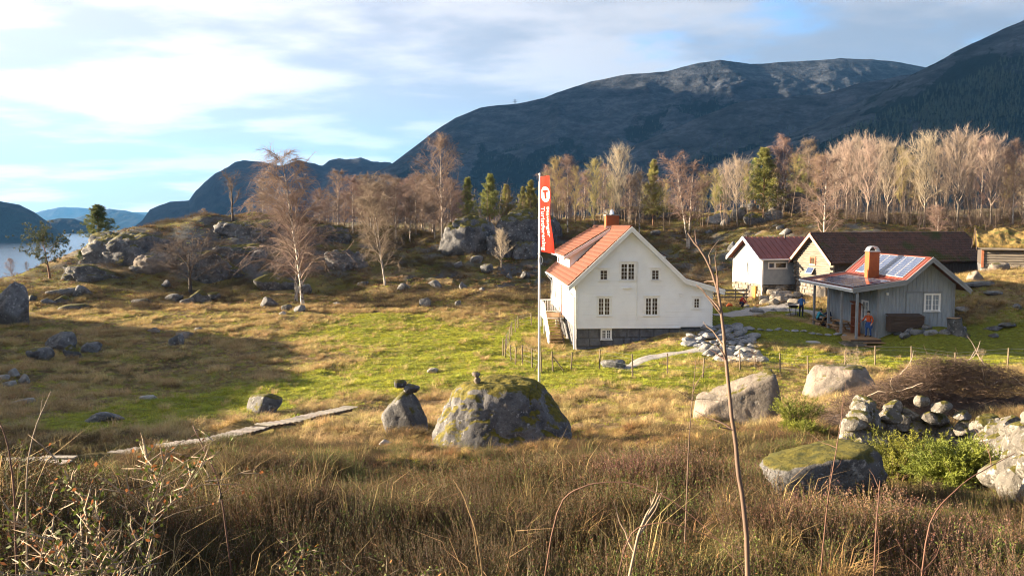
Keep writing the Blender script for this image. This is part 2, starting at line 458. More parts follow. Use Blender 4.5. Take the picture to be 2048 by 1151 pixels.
# what grows where (real colours of turf, dead grass, heath, bare rock)
def band(x, y, pts, w):
    """soft mask of distance to a polyline."""
    best = np.full(np.broadcast(x, y).shape, 1e9)
    for (a, b), (c, d) in zip(pts[:-1], pts[1:]):
        vx, vy = c - a, d - b; L2 = vx * vx + vy * vy
        t = np.clip(((x - a) * vx + (y - b) * vy) / L2, 0, 1)
        best = np.minimum(best, np.hypot(x - a - t * vx, y - b - t * vy))
    return sstep(w, w * 0.35, best)
def zones(x, y):
    x = np.asarray(x, float); y = np.asarray(y, float)
    n1 = fbm2(x / 4.0, y / 4.0, 4, 71); n2 = fbm2(x / 1.2, y / 1.2, 3, 81)
    k = rocky(x, y)
    green = band(x, y, [(-15, 28), (-10.5, 37), (-7, 44), (-3, 50)], 4.2)
    green = np.maximum(green, band(x, y, [(-6, 40), (2, 44), (8, 40)], 6.5) * 0.9)
    green = np.maximum(green, band(x, y, [(14, 57), (20, 54), (34, 50)], 6.0) * 1.15)
    green = np.maximum(green, band(x, y, [(16, 64), (22, 66)], 4.0))
    green = np.maximum(green, band(x, y, [(4, 47), (14, 47), (26, 46), (34, 47)], 3.0) * 0.8)
    green = np.maximum(green, band(x, y, [(-1, 56), (2, 62)], 3.2))
    green = np.maximum(green, band(x, y, [(-10, 60), (-4, 52), (0, 42)], 9.0) * .85)
    green = np.clip(green * 1.32 - 0.9 * (n1 - 0.42) - 0.5 * (n2 - .5), 0, 1) * (1 - k)
    heath = np.maximum(sstep(25, 18, y + 0.20 * np.abs(x)) , 0)
    heath = np.maximum(heath, k * sstep(0.44, 0.60, n1))
    heath = np.maximum(heath, band(x, y, [(-30, 40), (-22, 46)], 7) * sstep(.4, .55, n1))
    moss = sstep(0.52, 0.64, fbm2(x / 2.3, y / 2.3, 3, 91)) * (0.25 + 0.75 * k)
    return green, heath, moss, n1, n2
gr, he, mo, n1, n2 = zones(GX, GY)
c_straw = np.array([0.25, 0.182, 0.085]); c_brown = np.array([0.12, 0.085, 0.048]); c_green = np.array([0.14, 0.145, 0.02])
c_heath = np.array([0.040, 0.030, 0.015]); c_moss = np.array([0.085, 0.080, 0.016]); c_olive = np.array([0.135, 0.118, 0.032])
def lerp(a, b, t): return a * (1 - t[..., None]) + b * t[..., None]
gc = lerp(np.broadcast_to(c_straw, GX.shape + (3,)), c_brown, sstep(.35, .62, n2))
gc = lerp(gc, c_olive, sstep(.45, .62, fbm2(GX / 3, GY / 3, 3, 101)) * .8)
gc = lerp(gc, c_heath, np.clip(he, 0, 1) * 0.75)
gc = lerp(gc, c_moss, mo * .7)
gc = lerp(gc, c_green, gr)
# bare rock on steep ground of the knolls
sx = np.gradient(GZ, axis=1) / np.gradient(GX, axis=1); sy = np.gradient(GZ, axis=0) / np.gradient(GY, axis=0)
steep = sstep(0.38, 0.72, np.hypot(sx, sy) + 0.5 * (n1 - .5)) * rocky(GX, GY)
gc = lerp(gc, np.array([0.105, 0.105, 0.108]), steep * .9)
ca = gme.color_attributes.new('turf', 'FLOAT_COLOR', 'POINT')
ca.data.foreach_set('color', np.concatenate([gc, np.ones(GX.shape + (1,))], -1).astype(np.float32).ravel())
gm = bpy.data.materials.new('turf'); gm.use_nodes = True
N, L = gm.node_tree.nodes, gm.node_tree.links
bs = N['Principled BSDF']; bs.inputs['Roughness'].default_value = 0.95; bs.inputs['Specular IOR Level'].default_value = 0.1
at_ = N.new('ShaderNodeAttribute'); at_.attribute_name = 'turf'
ge = N.new('ShaderNodeNewGeometry')
nzz = N.new('ShaderNodeTexNoise'); nzz.inputs['Scale'].default_value = 5.0; nzz.inputs['Detail'].default_value = 8; nzz.inputs['Roughness'].default_value = 0.7
L.new(ge.outputs['Position'], nzz.inputs['Vector'])
mr = N.new('ShaderNodeMapRange'); L.new(nzz.outputs[0], mr.inputs[0]); mr.inputs[1].default_value = .3; mr.inputs[2].default_value = .7; mr.inputs[3].default_value = .55; mr.inputs[4].default_value = 1.4
vs = N.new('ShaderNodeVectorMath'); vs.operation = 'SCALE'; L.new(at_.outputs['Color'], vs.inputs[0]); L.new(mr.outputs[0], vs.inputs['Scale'])
L.new(vs.outputs[0], bs.inputs['Base Color'])
bp = N.new('ShaderNodeBump'); bp.inputs['Strength'].default_value = 1; bp.inputs['Distance'].default_value = .12; L.new(nzz.outputs[0], bp.inputs['Height']); L.new(bp.outputs[0], bs.inputs['Normal'])
tag(link('ground', gme, gm), 'grassy hillside, meadow and rocky knolls around the farm', None, None, 'structure')

# ------------------------------------------------------------------ fjord
wm = bpy.data.materials.new('fjord_water'); wm.use_nodes = True
N, L = wm.node_tree.nodes, wm.node_tree.links
bs = N['Principled BSDF']; bs.inputs['Base Color'].default_value = (0.03, 0.045, 0.055, 1); bs.inputs['Roughness'].default_value = 0.2; bs.inputs['IOR'].default_value = 1.33
tx = N.new('ShaderNodeTexNoise'); tx.inputs['Scale'].default_value = 0.05; tx.inputs['Detail'].default_value = 6
ge = N.new('ShaderNodeNewGeometry'); L.new(ge.outputs['Position'], tx.inputs['Vector'])
bp = N.new('ShaderNodeBump'); bp.inputs['Distance'].default_value = 1.8; bp.inputs['Strength'].default_value = .6; L.new(tx.outputs[0], bp.inputs['Height']); L.new(bp.outputs[0], bs.inputs['Normal'])
wme = MB().quad((-14000, -2000, WATER), (9000, -2000, WATER), (9000, 15500, WATER), (-14000, 15500, WATER)).mesh('fjord')
tag(link('fjord', wme, wm), 'calm pale fjord water beyond the knoll', None, None, 'structure')

# ------------------------------------------------------------------ mountains
def mountain_mat(name, rockc, rockd, forest, line, sc, bumpd):
    m = bpy.data.materials.new(name); m.use_nodes = True
    N, L = m.node_tree.nodes, m.node_tree.links
    bs = N['Principled BSDF']; bs.inputs['Roughness'].default_value = 0.95; bs.inputs['Specular IOR Level'].default_value = 0.05
    g = N.new('ShaderNodeNewGeometry'); a = N.new('ShaderNodeAttribute'); a.attribute_name = 'wood'
    def nz(s, stretch=(1, 1, 1), det=8.0):
        mp = N.new('ShaderNodeMapping'); mp.inputs[3].default_value = stretch; L.new(g.outputs['Position'], mp.inputs[0])
        n = N.new('ShaderNodeTexNoise'); n.inputs['Scale'].default_value = s; n.inputs['Detail'].default_value = det; n.inputs['Roughness'].default_value = .68
        L.new(mp.outputs[0], n.inputs['Vector']); return n.outputs[0]
    def rmp(x, p, q):
        n = N.new('ShaderNodeMapRange'); n.interpolation_type = 'SMOOTHSTEP'; L.new(x, n.inputs[0]); n.inputs[1].default_value = p; n.inputs[2].default_value = q; return n.outputs[0]
    def mix(f, p, q):
        n = N.new('ShaderNodeMix'); n.data_type = 'RGBA'
        for s, i in ((f, 0), (p, 6), (q, 7)):
            if isinstance(s, tuple): n.inputs[i].default_value = s + (1,)
            else: L.new(s, n.inputs[i])
        return n.outputs[2]
    fine = nz(0.045 * sc, (1, 1, 1.8))
    rock = mix(rmp(nz(0.014 * sc, (1, 1, 2.5)), .38, .62), rockd, rockc)
    rock = mix(rmp(fine, .45, .62), rock, tuple(c * .45 for c in rockc))
    ad = N.new('ShaderNodeMath'); ad.operation = 'ADD'; L.new(a.outputs['Fac'], ad.inputs[0])
    sb = N.new('ShaderNodeMath'); sb.operation = 'MULTIPLY_ADD'; L.new(nz(0.02 * sc), sb.inputs[0]); sb.inputs[1].default_value = 1.3; sb.inputs[2].default_value = -.65
    L.new(sb.outputs[0], ad.inputs[1])
    L.new(mix(rmp(ad.outputs[0], .42, .58), rock, forest), bs.inputs['Base Color'])
    b = N.new('ShaderNodeBump'); b.inputs['Strength'].default_value = 1; b.inputs['Distance'].default_value = bumpd; L.new(nz(0.03 * sc, (1, 1, 1.4), 10.0), b.inputs['Height']); L.new(b.outputs[0], bs.inputs['Normal'])
    return m
MT = {}
def mountain(label, ridge, foot_f, foot_z, cols, rows, mat, amp, power=1.0, back=0.5, seed=1, wood_line=0.6, rough_scale=260.0, edge=6.0, dust=0.0):
    """ridge: (u, v, D) points of the crest; the front slope runs down to foot_f * D, the back falls away behind."""
    R = np.array([tuple(at(*r)) for r in ridge]); S = np.arange(len(R)); t = np.linspace(0, len(R) - 1, cols)
    R = np.stack([np.interp(t, S, R[:, i]) for i in range(3)], -1)
    ker = np.ones(5) / 5
    tt = np.concatenate([np.linspace(0, 1, rows) ** 0.9, 1 + np.linspace(0.03, back, rows // 3)])
    V = np.zeros((len(tt), cols, 3)); W = np.zeros((len(tt), cols))
    for i, k in enumerate(tt):
        f = foot_f + (1 - foot_f) * k
        V[i, :, 0] = R[:, 0] * f; V[i, :, 1] = R[:, 1] * f
        if k <= 1: p = 1 - (1 - k) ** power if power >= 1 else k ** (1 / power)
        else: p = 1 - (k - 1) * 0.9
        V[i, :, 2] = foot_z + (R[:, 2] - foot_z) * p
        W[i, :] = k
    x, y = V[..., 0], V[..., 1]
    win = np.clip(np.minimum(W * 2.2, 1), 0, 1) * np.where(W < 1, np.clip((1 - W) * 5 + 0.18, 0, 1), 1)
    hgt = np.clip((R[:, 2] - foot_z) / max(1e-6, (R[:, 2] - foot_z).max()), 0.05, 1)[None]
    big = fbm2(x / rough_scale, y / rough_scale, 6, seed, 0.52, True) - .62
    sm = fbm2(x / (rough_scale * .18), y / (rough_scale * .18), 4, seed + 50) - .5
    win = win * np.clip(np.abs(W - 1) * 7, 0, 1)
    V[..., 2] += amp * hgt * win * (big * 1.5 + sm * .38)
    V[..., 2] += edge * (fbm2(x / 45 * 200 / rough_scale, y / 45 * 200 / rough_scale, 4, seed + 90) - .5) * hgt
    wood = 1 - sstep(wood_line - .28, wood_line + .2, W + .5 * (fbm2(x / rough_scale, y / rough_scale, 4, seed + 33) - .5))
    wood = wood * np.where(big * 1.5 + sm * .3 > 0.16, .45, 1)
    idx = np.arange(len(tt) * cols).reshape(len(tt), cols)
    me = mesh_np('mountain', V.reshape(-1, 3), [np.stack([idx[:-1, :-1], idx[:-1, 1:], idx[1:, 1:], idx[1:, :-1]], -1).reshape(-1, 4)], True)
    at2 = me.attributes.new('wood', 'FLOAT', 'POINT'); at2.data.foreach_set('value', wood.astype(np.float32).ravel())
    tag(link('mountain', me, mat), label, None, None, 'structure')
    return V, wood
mA = mountain_mat('mountain_gneiss', (0.058, 0.065, 0.080), (0.011, 0.013, 0.018), (0.0025, 0.0055, 0.0055), .5, 1.0, 9.0)
mB = mountain_mat('far_mountain_rock', (0.038, 0.038, 0.044), (0.020, 0.020, 0.024), (0.009, 0.012, 0.011), .5, 0.5, 14.0)
D = 2500
rA = [(560,430,D),(700,372,D),(780,330,D),(820,300,D),(870,262,D),(910,236,D),(960,215,D),(1040,206,D),(1090,195,D),(1115,185,D),(1180,164,D),(1250,150,D),(1330,143,D),(1400,125,D),(1440,120,D),(1500,128,D),(1560,125,D),(1640,120,D),(1680,116,D),(1740,118,D),(1800,125,D),(1855,135,D),(1950,150,D),(2100,170,D),(2400,220,D)]
VA, wA = mountain('long dark rounded mountain behind the forest', rA, 0.72, -70, 420, 150, mA, 62, 1.0, .5, 3, .64, 260, 5)
D = 1700
rB = [(1150,345,D),(1250,300,D),(1350,256,D),(1420,226,D),(1470,207,D),(1530,197,D),(1600,193,D),(1650,187,D),(1720,167,D),(1800,152,D),(1900,140,D),(2100,130,D)]
VB, wB = mountain('bare rounded rock shoulder below the long mountain', rB, 0.78, -60, 260, 90, mA, 42, 1.05, .3, 13, .74, 190, 6)
D = 1250
rC = [(1420,330,D),(1500,300,D),(1600,262,D),(1700,214,D),(1760,182,D),(1850,135,D),(1900,110,D),(1950,86,D),(2000,62,D),(2048,40,D),(2150,0,D),(2400,-60,D)]
VC, wC = mountain('steep wooded mountainside rising out of the right of view', rC, 0.60, -60, 260, 120, mA, 36, 1.0, .5, 23, .92, 150, 6)
D = 4600
rE = [(262,458,D),(285,440,D),(300,420,D),(340,405,D),(378,402,D),(392,382,D),(415,362,D),(430,348,D),(470,330,D),(520,325,D),(560,336,D),(600,323,D),(645,336,D),(680,322,D),(722,321,D),(765,332,D),(800,336,D),(900,345,D),(1100,360,D)]
mountain('blue hazy mountain with sheer cliffs across the fjord', rE, 0.80, WATER - 5, 300, 90, mB, 45, 2.2, .4, 33, .2, 420, 6)
D = 2900
rF = [(-900,330,D),(-500,360,D),(-200,388,D),(0,402,D),(40,410,D),(70,425,D),(100,447,D),(118,462,D),(134,476,D)]
mountain('dark blue headland on the left shore of the fjord', rF, 0.90, WATER - 3, 160, 60, mB, 40, 1.6, .5, 43, .9, 260, 6)
D = 5600
rG = [(60,450,D),(95,440,D),(120,436,D),(150,438,D),(175,446,D),(192,461,D)]
mountain('low dark promontory jutting into the fjord', rG, 0.94, WATER - 3, 90, 30, mB, 30, 1.5, .4, 53, .9, 260, 6)
D = 8500
rI = [(115,452,D),(140,440,D),(165,431,D),(195,423,D),(218,417,D),(250,421,D),(285,429,D),(340,438,D),(420,446,D)]
mountain('pale blue ridge at the far end of the fjord', rI, 0.94, WATER - 3, 120, 30, mB, 60, 1.5, .4, 63, .9, 500, 10)
D = 11500
rH = [(-60,444,D),(40,436,D),(85,421,D),(130,414,D),(170,416,D),(230,424,D),(300,424,D),(380,432,D),(480,440,D)]
mountain('faint pale ridge on the horizon', rH, 0.95, WATER - 3, 120, 24, mB, 60, 1.5, .4, 73, .9, 600, 10)

# unseen mountain wall, added to keep the low sun off the far mountains
def added_shade_wall(foot, ridge, label, cols=150, rows=60):
    f, rg_ = np.array(foot, float), np.array(ridge, float); t = np.linspace(0, len(f) - 1, cols); S = np.arange(len(f))
    f = np.stack([np.interp(t, S, f[:, i]) for i in range(3)], -1); rg_ = np.stack([np.interp(t, S, rg_[:, i]) for i in range(3)], -1)
    bk = rg_ + (rg_ - f) * np.array([1.1, 1.1, 0]); bk[:, 2] = WATER - 5
    k = np.linspace(0, 1, rows)[:, None, None]; V = np.concatenate([f[None] * (1 - k) + rg_[None] * k, rg_[None] * (1 - k[1:]) + bk[None] * k[1:]])
    w = np.concatenate([k[:, 0, 0], 1 - k[1:, 0, 0]])[:, None]
    V[..., 2] += (fbm2(V[..., 0] / 420, V[..., 1] / 420, 6, 83, .52, True) - .62) * 220 * np.minimum(w * 2, 1)
    ii = np.arange(V.shape[0] * cols).reshape(-1, cols); me = mesh_np('mountain', V.reshape(-1, 3), [np.stack([ii[:-1, :-1], ii[:-1, 1:], ii[1:, 1:], ii[1:, :-1]], -1).reshape(-1, 4)], True)
    a = me.attributes.new('wood', 'FLOAT', 'POINT'); a.data.foreach_set('value', (1 - sstep(.3, .7, np.broadcast_to(w, V.shape[:2]))).astype(np.float32).ravel())
    tag(link('mountain', me, mA), label, None, None, 'structure')
added_shade_wall([(-1050, 1150, -65), (-1250, 1600, -65), (-1800, 2450, -65), (-2350, 3250, -65), (-2900, 3900, -65), (-3500, 4800, -65), (-4000, 5500, -65)], [(-2150, 1000, 120), (-2350, 1500, 950), (-2900, 2500, 1180), (-3450, 3350, 1230), (-4050, 4150, 1220), (-4700, 5100, 1150), (-5200, 5900, 400)], 'added unseen mountain wall that shades the mountains behind the farm')
# air between the camera and the far shore
hm = bpy.data.materials.new('air'); hm.use_nodes = True
N, L = hm.node_tree.nodes, hm.node_tree.links; N.clear()
pv = N.new('ShaderNodeVolumePrincipled'); pv.inputs['Color'].default_value = (0.15, 0.46, 1.0, 1); pv.inputs['Density'].default_value = 0.00005; pv.inputs['Anisotropy'].default_value = 0.25
mo_ = N.new('ShaderNodeOutputMaterial'); L.new(pv.outputs[0], mo_.inputs['Volume'])
tag(MB().bb(-14500, 9500, -2500, 16000, -90, 1420).build('haze', hm), 'thin blue air between the farm and the far mountains', None, None, 'stuff')

# ------------------------------------------------------------------ building materials
M = {}
M['white'] = pmat('white_paint', (0.86, 0.87, 0.87), (0.80, 0.81, 0.81), 1.1, 0.55, 0.003, 30)
M['trim'] = pmat('white_trim', (0.82, 0.82, 0.80), (0.76, 0.75, 0.73), 3.0, 0.5)
M['tile'] = pmat('orange_clay_tile', (0.115, 0.033, 0.015), (0.078, 0.025, 0.013), 3.5, 0.75, 0.006, 24, c3=(0.08, 0.034, 0.02), s3=0.9, t3=(.56, .7))
M['brick'] = pmat('orange_brick_paint', (0.34, 0.085, 0.022), (0.28, 0.07, 0.02), 4.0, 0.7, 0.006, 20)
M['oldtile'] = pmat('old_dark_tile', (0.135, 0.072, 0.052), (0.075, 0.048, 0.038), 2.5, 0.9, 0.01, 20, c3=(0.055, 0.062, 0.018), s3=0.42, t3=(.52, .66), rnd=0.0)
M['redmetal'] = pmat('red_metal_roof', (0.20, 0.055, 0.038), (0.165, 0.045, 0.033), 1.5, 0.38, spec=0.5)
M['orangemetal'] = pmat('rust_red_roof_sheet', (0.16, 0.04, 0.026), (0.13, 0.034, 0.023), 1.2, 0.33, spec=0.5)
M['grey'] = pmat('blue_grey_paint', (0.29, 0.325, 0.36), (0.235, 0.27, 0.30), 2.2, 0.6, 0.004, 30, stretch=(4, 4, .6))
M['greytrim'] = pmat('grey_trim_paint', (0.25, 0.26, 0.28), (0.20, 0.215, 0.235), 2.5, 0.6)
M['oldwood'] = pmat('weathered_timber', (0.215, 0.188, 0.155), (0.125, 0.108, 0.09), 3.0, 0.85, 0.012, 18, stretch=(.35, .35, 5))
M['oldboard'] = pmat('weathered_board', (0.30, 0.26, 0.21), (0.17, 0.145, 0.12), 3.0, 0.85, 0.01, 18, stretch=(5, 5, .35))
M['darkwood'] = pmat('dark_brown_wood', (0.085, 0.055, 0.040), (0.05, 0.034, 0.026), 3.0, 0.8, 0.008, 18, stretch=(.4, 4, 4))
M['darkboard'] = pmat('dark_weathered_board', (0.085, 0.07, 0.06), (0.045, 0.038, 0.034), 3.0, 0.85, 0.008, 18, stretch=(5, 5, .4))
M['deck'] = pmat('larch_decking', (0.36, 0.22, 0.11), (0.24, 0.145, 0.075), 3.0, 0.75, 0.006, 20, stretch=(.5, 5, 5))
M['redbrown'] = pmat('red_brown_wood', (0.30, 0.11, 0.055), (0.21, 0.075, 0.04), 3.0, 0.7)
M['reddoor'] = pmat('dark_red_door', (0.24, 0.035, 0.028), (0.19, 0.03, 0.025), 3.0, 0.55)
M['salmon'] = pmat('faded_pink_bargeboard', (0.56, 0.31, 0.22), (0.45, 0.24, 0.18), 3.0, 0.75)
M['yellowdoor'] = pmat('ochre_door', (0.48, 0.26, 0.04), (0.40, 0.21, 0.035), 3.0, 0.7)
M['metal'] = pmat('galvanised_metal', (0.62, 0.63, 0.64), (0.50, 0.51, 0.53), 4.0, 0.32, metal=0.9)
M['blackmetal'] = pmat('black_iron', (0.03, 0.03, 0.032), (0.02, 0.02, 0.02), 5.0, 0.5, metal=0.4)
M['glass'] = pmat('dark_window_glass', (0.030, 0.028, 0.025), (0.075, 0.055, 0.035), 2.2, 0.05, spec=0.7)
M['solar'] = pmat('solar_cell', (0.030, 0.050, 0.115), (0.022, 0.038, 0.095), 2.0, 0.12, spec=0.7)
M['alu'] = pmat('pale_aluminium', (0.66, 0.67, 0.68), (0.60, 0.61, 0.62), 4.0, 0.35, metal=0.7)
M['concrete'] = pmat('grey_concrete', (0.33, 0.31, 0.29), (0.25, 0.24, 0.225), 3.0, 0.85, 0.006, 22)
M['mortar'] = pmat('dark_mortar', (0.10, 0.10, 0.105), (0.07, 0.07, 0.075), 4.0, 0.95, 0.01, 20)
M['found'] = rock_mat('foundation_stone', (0.145, 0.145, 0.155), (0.085, 0.085, 0.092), (0.21, 0.21, 0.215), moss_amt=-.5, lich_t=(.55, .7))
M['drystone'] = rock_mat('warm_dry_stone', (0.25, 0.215, 0.175), (0.115, 0.10, 0.085), (0.34, 0.31, 0.265), moss_amt=-.2, sc=1.5)
M['rock'] = rock_mat('lichened_gneiss', (0.155, 0.155, 0.158), (0.06, 0.06, 0.064), (0.31, 0.31, 0.305), moss_amt=.30)
M['mossrock'] = rock_mat('mossy_gneiss', (0.115, 0.112, 0.112), (0.045, 0.045, 0.048), (0.27, 0.265, 0.255), moss_amt=.78)
M['bigrock'] = rock_mat('blue_grey_gneiss', (0.125, 0.122, 0.124), (0.042, 0.042, 0.046), (0.28, 0.275, 0.275), moss=(0.13, 0.105, 0.012), moss_amt=.92, lich_t=(.58, .66), sc=1.25)
M['wallstone'] = rock_mat('lichened_wall_stone', (0.165, 0.15, 0.13), (0.075, 0.07, 0.062), (0.28, 0.265, 0.24), moss_amt=.62, lich_t=(.53, .62), sc=1.6)
M['crag'] = rock_mat('dark_crag', (0.13, 0.13, 0.135), (0.05, 0.05, 0.054), (0.30, 0.30, 0.295), moss=(0.11, 0.095, 0.02), moss_amt=.72, lich_t=(.55, .66), sc=.7)
M['palerock'] = rock_mat('pale_granite', (0.30, 0.29, 0.27), (0.18, 0.175, 0.168), (0.40, 0.385, 0.36), moss_amt=-.4)
M['warmrock'] = rock_mat('tan_gneiss', (0.215, 0.18, 0.15), (0.115, 0.10, 0.085), (0.27, 0.25, 0.22), moss_amt=.28, lich_t=(.60, .7))
M['slab'] = rock_mat('pale_paving_slab', (0.27, 0.27, 0.28), (0.14, 0.145, 0.15), (0.36, 0.36, 0.36), moss_amt=-.5)
M['gravel'] = pmat('gravel', (0.34, 0.32, 0.30), (0.24, 0.225, 0.21), 9.0, 0.95, 0.02, 40)

# ------------------------------------------------------------------ building pieces
class Wall2D:
    """maps (a along wall, z up, out) to local 3d."""
    def __init__(s, o, ax, n): s.o, s.ax, s.n = Vector(o), Vector(ax), Vector(n)
    def __call__(s, a, z, out=0.0): return s.o + s.ax * a + Vector((0, 0, z)) + s.n * out
def wbox(mb, W, a0, a1, z0, z1, o0, o1):
    P = [W(a, z, o) for z in (z0, z1) for o in (o0, o1) for a in (a0, a1)]
    return mb.hexa(P)
def window(parent, W, a, z, w, h, casements=2, cols=2, rows=4, mat=None, casing=0.11, head=True, name='window', glass=None):
    """window centred on a, sill at z: casing, casement frames, muntins, panes, sill."""
    mat = mat or M['trim']; a0, a1 = a - w / 2, a + w / 2
    mb = MB()
    wbox(mb, W, a0 - casing, a0, z - .02, z + h, -.06, .045); wbox(mb, W, a1, a1 + casing, z - .02, z + h, -.06, .045)
    wbox(mb, W, a0 - casing, a1 + casing, z + h, z + h + casing, -.06, .047)
    fr = mb.build(name, mat, parent)
    if head: wbox(MB(), W, a0 - casing - .05, a1 + casing + .05, z + h + casing + .002, z + h + casing + .04, 0, .10).build('head_board', mat, fr)
    wbox(MB(), W, a0 - casing - .04, a1 + casing + .04, z - .07, z - .022, -.05, .10).build('sill', mat, fr)
    cw = w / casements
    for i in range(casements):
        c0, c1 = a0 + i * cw, a0 + (i + 1) * cw; t = .05
        cs = MB()
        wbox(cs, W, c0, c0 + t, z, z + h, -.05, .028); wbox(cs, W, c1 - t, c1, z, z + h, -.05, .028)
        wbox(cs, W, c0 + t, c1 - t, z, z + t, -.05, .028); wbox(cs, W, c0 + t, c1 - t, z + h - t, z + h, -.05, .028)
        cs.build('casement', mat, fr)
        ms = MB(); iw, ih = cw - 2 * t, h - 2 * t
        for k in range(1, cols): wbox(ms, W, c0 + t + iw * k / cols - .011, c0 + t + iw * k / cols + .011, z + t, z + h - t, -.035, .012)
        for k in range(1, rows): wbox(ms, W, c0 + t, c1 - t, z + t + ih * k / rows - .011, z + t + ih * k / rows + .011, -.033, .010)
        if ms.v: ms.build('muntin', mat, fr)
        for p in range(cols):
            pb = MB()
            x0, x1 = c0 + t + iw * p / cols, c0 + t + iw * (p + 1) / cols
            wbox(pb, W, x0, x1, z + t, z + h - t, -.040, -.028)
            pb.build('pane', glass or M['glass'], fr)
    return fr
def clapboard(W, top, z0, step, holes, proud=.034, back=.03):
    """horizontal lapped boards: top(z) -> list of (a0, a1) at that height; holes = (a0, a1, z0, z1)."""
    mb = MB(); z = z0
    while True:
        z1 = z + step; A = top(z); B = top(z1 - 1e-4)
        if not A: break
        if not B: B = [((A[0][0] + A[0][1]) / 2,) * 2]
        l0, r0, l1, r1 = A[0][0], A[0][1], B[0][0], B[0][1]
        cuts = sorted((h[0], h[1]) for h in holes if h[2] < z + step * .5 < h[3])
        segs, cur = [], None
        edges = [None] + [c for c in cuts] + [None]
        left = (l0, l1)
        for c in cuts:
            segs.append((left[0], c[0], left[1], c[0])); left = (c[1], c[1])
        segs.append((left[0], r0, left[1], r1))
        for a, b, c, d in segs:
            if b - a < .01: continue
            mb.hexa([W(a, z, -back), W(b, z, -back), W(a, z, proud), W(b, z, proud), W(c, z1, -back), W(d, z1, -back), W(c, z1, 0.0), W(d, z1, 0.0)])
        z = z1
        if z > 40: break
    return mb
def poly_top(poly):
    """horizontal extent of a convex-ish outline [(a, z)...] at height z."""
    def f(z):
        xs = []
        for (a, b), (c, d) in zip(poly, poly[1:] + poly[:1]):
            if (b - z) * (d - z) <= 0 and abs(b - d) > 1e-9:
                xs.append(a + (c - a) * (z - b) / (d - b))
        if len(xs) < 2 or max(xs) - min(xs) < .05: return []
        return [(min(xs), max(xs))]
    return f
def pantiles(p0, along, up, length, run, tw=.24, th=.34, amp=.028, step=.03):
    """tiled slope as waved courses; p0 eave corner, along eave unit, up the slope unit."""
    p0, along, up = Vector(p0), Vector(along), Vector(up); n = along.cross(up).normalized()
    if n.z < 0: n = -n
    k = 4; nc = int(length / tw) * k + 1; nr = int(math.ceil(run / th))
    s = np.linspace(0, length, nc); ph = (np.arange(nc) % k) / k * 2 * np.pi
    wave = amp * np.cos(ph)
    V, Fc = [], []
    A, U, Nn, P = (np.array(q) for q in (along, up, n, p0))
    for r in range(nr):
        t0, t1 = r * th, min((r + 1) * th + .02, run)
        jit = rng.normal(0, .003, nc)
        for t, o in ((t0, step - .03), (t0, step + .012), (t1, .004)):
            V.append(P + s[:, None] * A + t * U + (wave + o + jit)[:, None] * Nn)
        b = r * 3 * nc; i = np.arange(nc - 1)
        for q in (0, 1): Fc.append(np.stack([b + q * nc + i, b + q * nc + i + 1, b + (q + 1) * nc + i + 1, b + (q + 1) * nc + i], -1))
    return np.concatenate(V), np.concatenate(Fc)
def slab(parent, name, mat, e0, e1, r1, r0, thick):
    """flat roof slab: eave corners e0,e1, ridge corners r1,r0 (top surface), extruded down along normal."""
    e0, e1, r0, r1 = Vector(e0), Vector(e1), Vector(r0), Vector(r1)
    n = (e1 - e0).cross(r0 - e0).normalized()
    if n.z < 0: n = -n
    mb = MB(); mb.hexa([p - n * thick for p in (e0, e1, r0, r1)] + [e0, e1, r0, r1])
    return mb.build(name, mat, parent)
def stones_wall(parent, W, a0, a1, z0, z1, mat, size=.45, depth=.16, name='stone', irregular=.35, skip=()):
    """coursed rubble: each stone a mesh of its own, uneven faces; skip rectangles (a0,a1,z0,z1)."""
    z = z0; r = random.Random(int(a0 * 100 + z1 * 77 + size * 1000)); c = 0
    while z < z1 - .05:
        h = min(size * r.uniform(.55, .95), z1 - z); h = h if z1 - z - h > .08 else z1 - z
        a = a0
        while a < a1 - .03:
            w = min(size * r.uniform(.7, 1.7), a1 - a); w = w if a1 - a - w > .12 else a1 - a
            if not any(s[0] - .02 < a + w / 2 < s[1] + .02 and s[2] < z + h / 2 < s[3] for s in skip):
                g = .012; out = r.uniform(.0, .07) * (irregular / .35); mb = MB()
                j = lambda q: r.uniform(-1, 1) * q * irregular
                cor = [(a + g, z + g), (a + w - g, z + g), (a + w - g, z + h - g), (a + g, z + h - g)]
                cor = [(p + j(.06), q + j(.05)) for p, q in cor]
                ins = [(p + (a + w / 2 - p) * .22, q + (z + h / 2 - q) * .22) for p, q in cor]
                B = [W(p, q, -depth) for p, q in cor]; Fm = [W(p, q, out - .03) for p, q in cor]; T = [W(p, q, out + .02 + j(.02)) for p, q in ins]
                n = 0; mb.v = [tuple(v) for v in B + Fm + T]
                for b in (0, 4):
                    for k in range(4): mb.f.append((b + k, b + (k + 1) % 4, b + 4 + (k + 1) % 4, b + 4 + k))
                mb.f.append((8, 9, 10, 11)); mb.f.append((3, 2, 1, 0))
                mb.build(name, mat, parent); c += 1
            a += w
        z += h
    return c
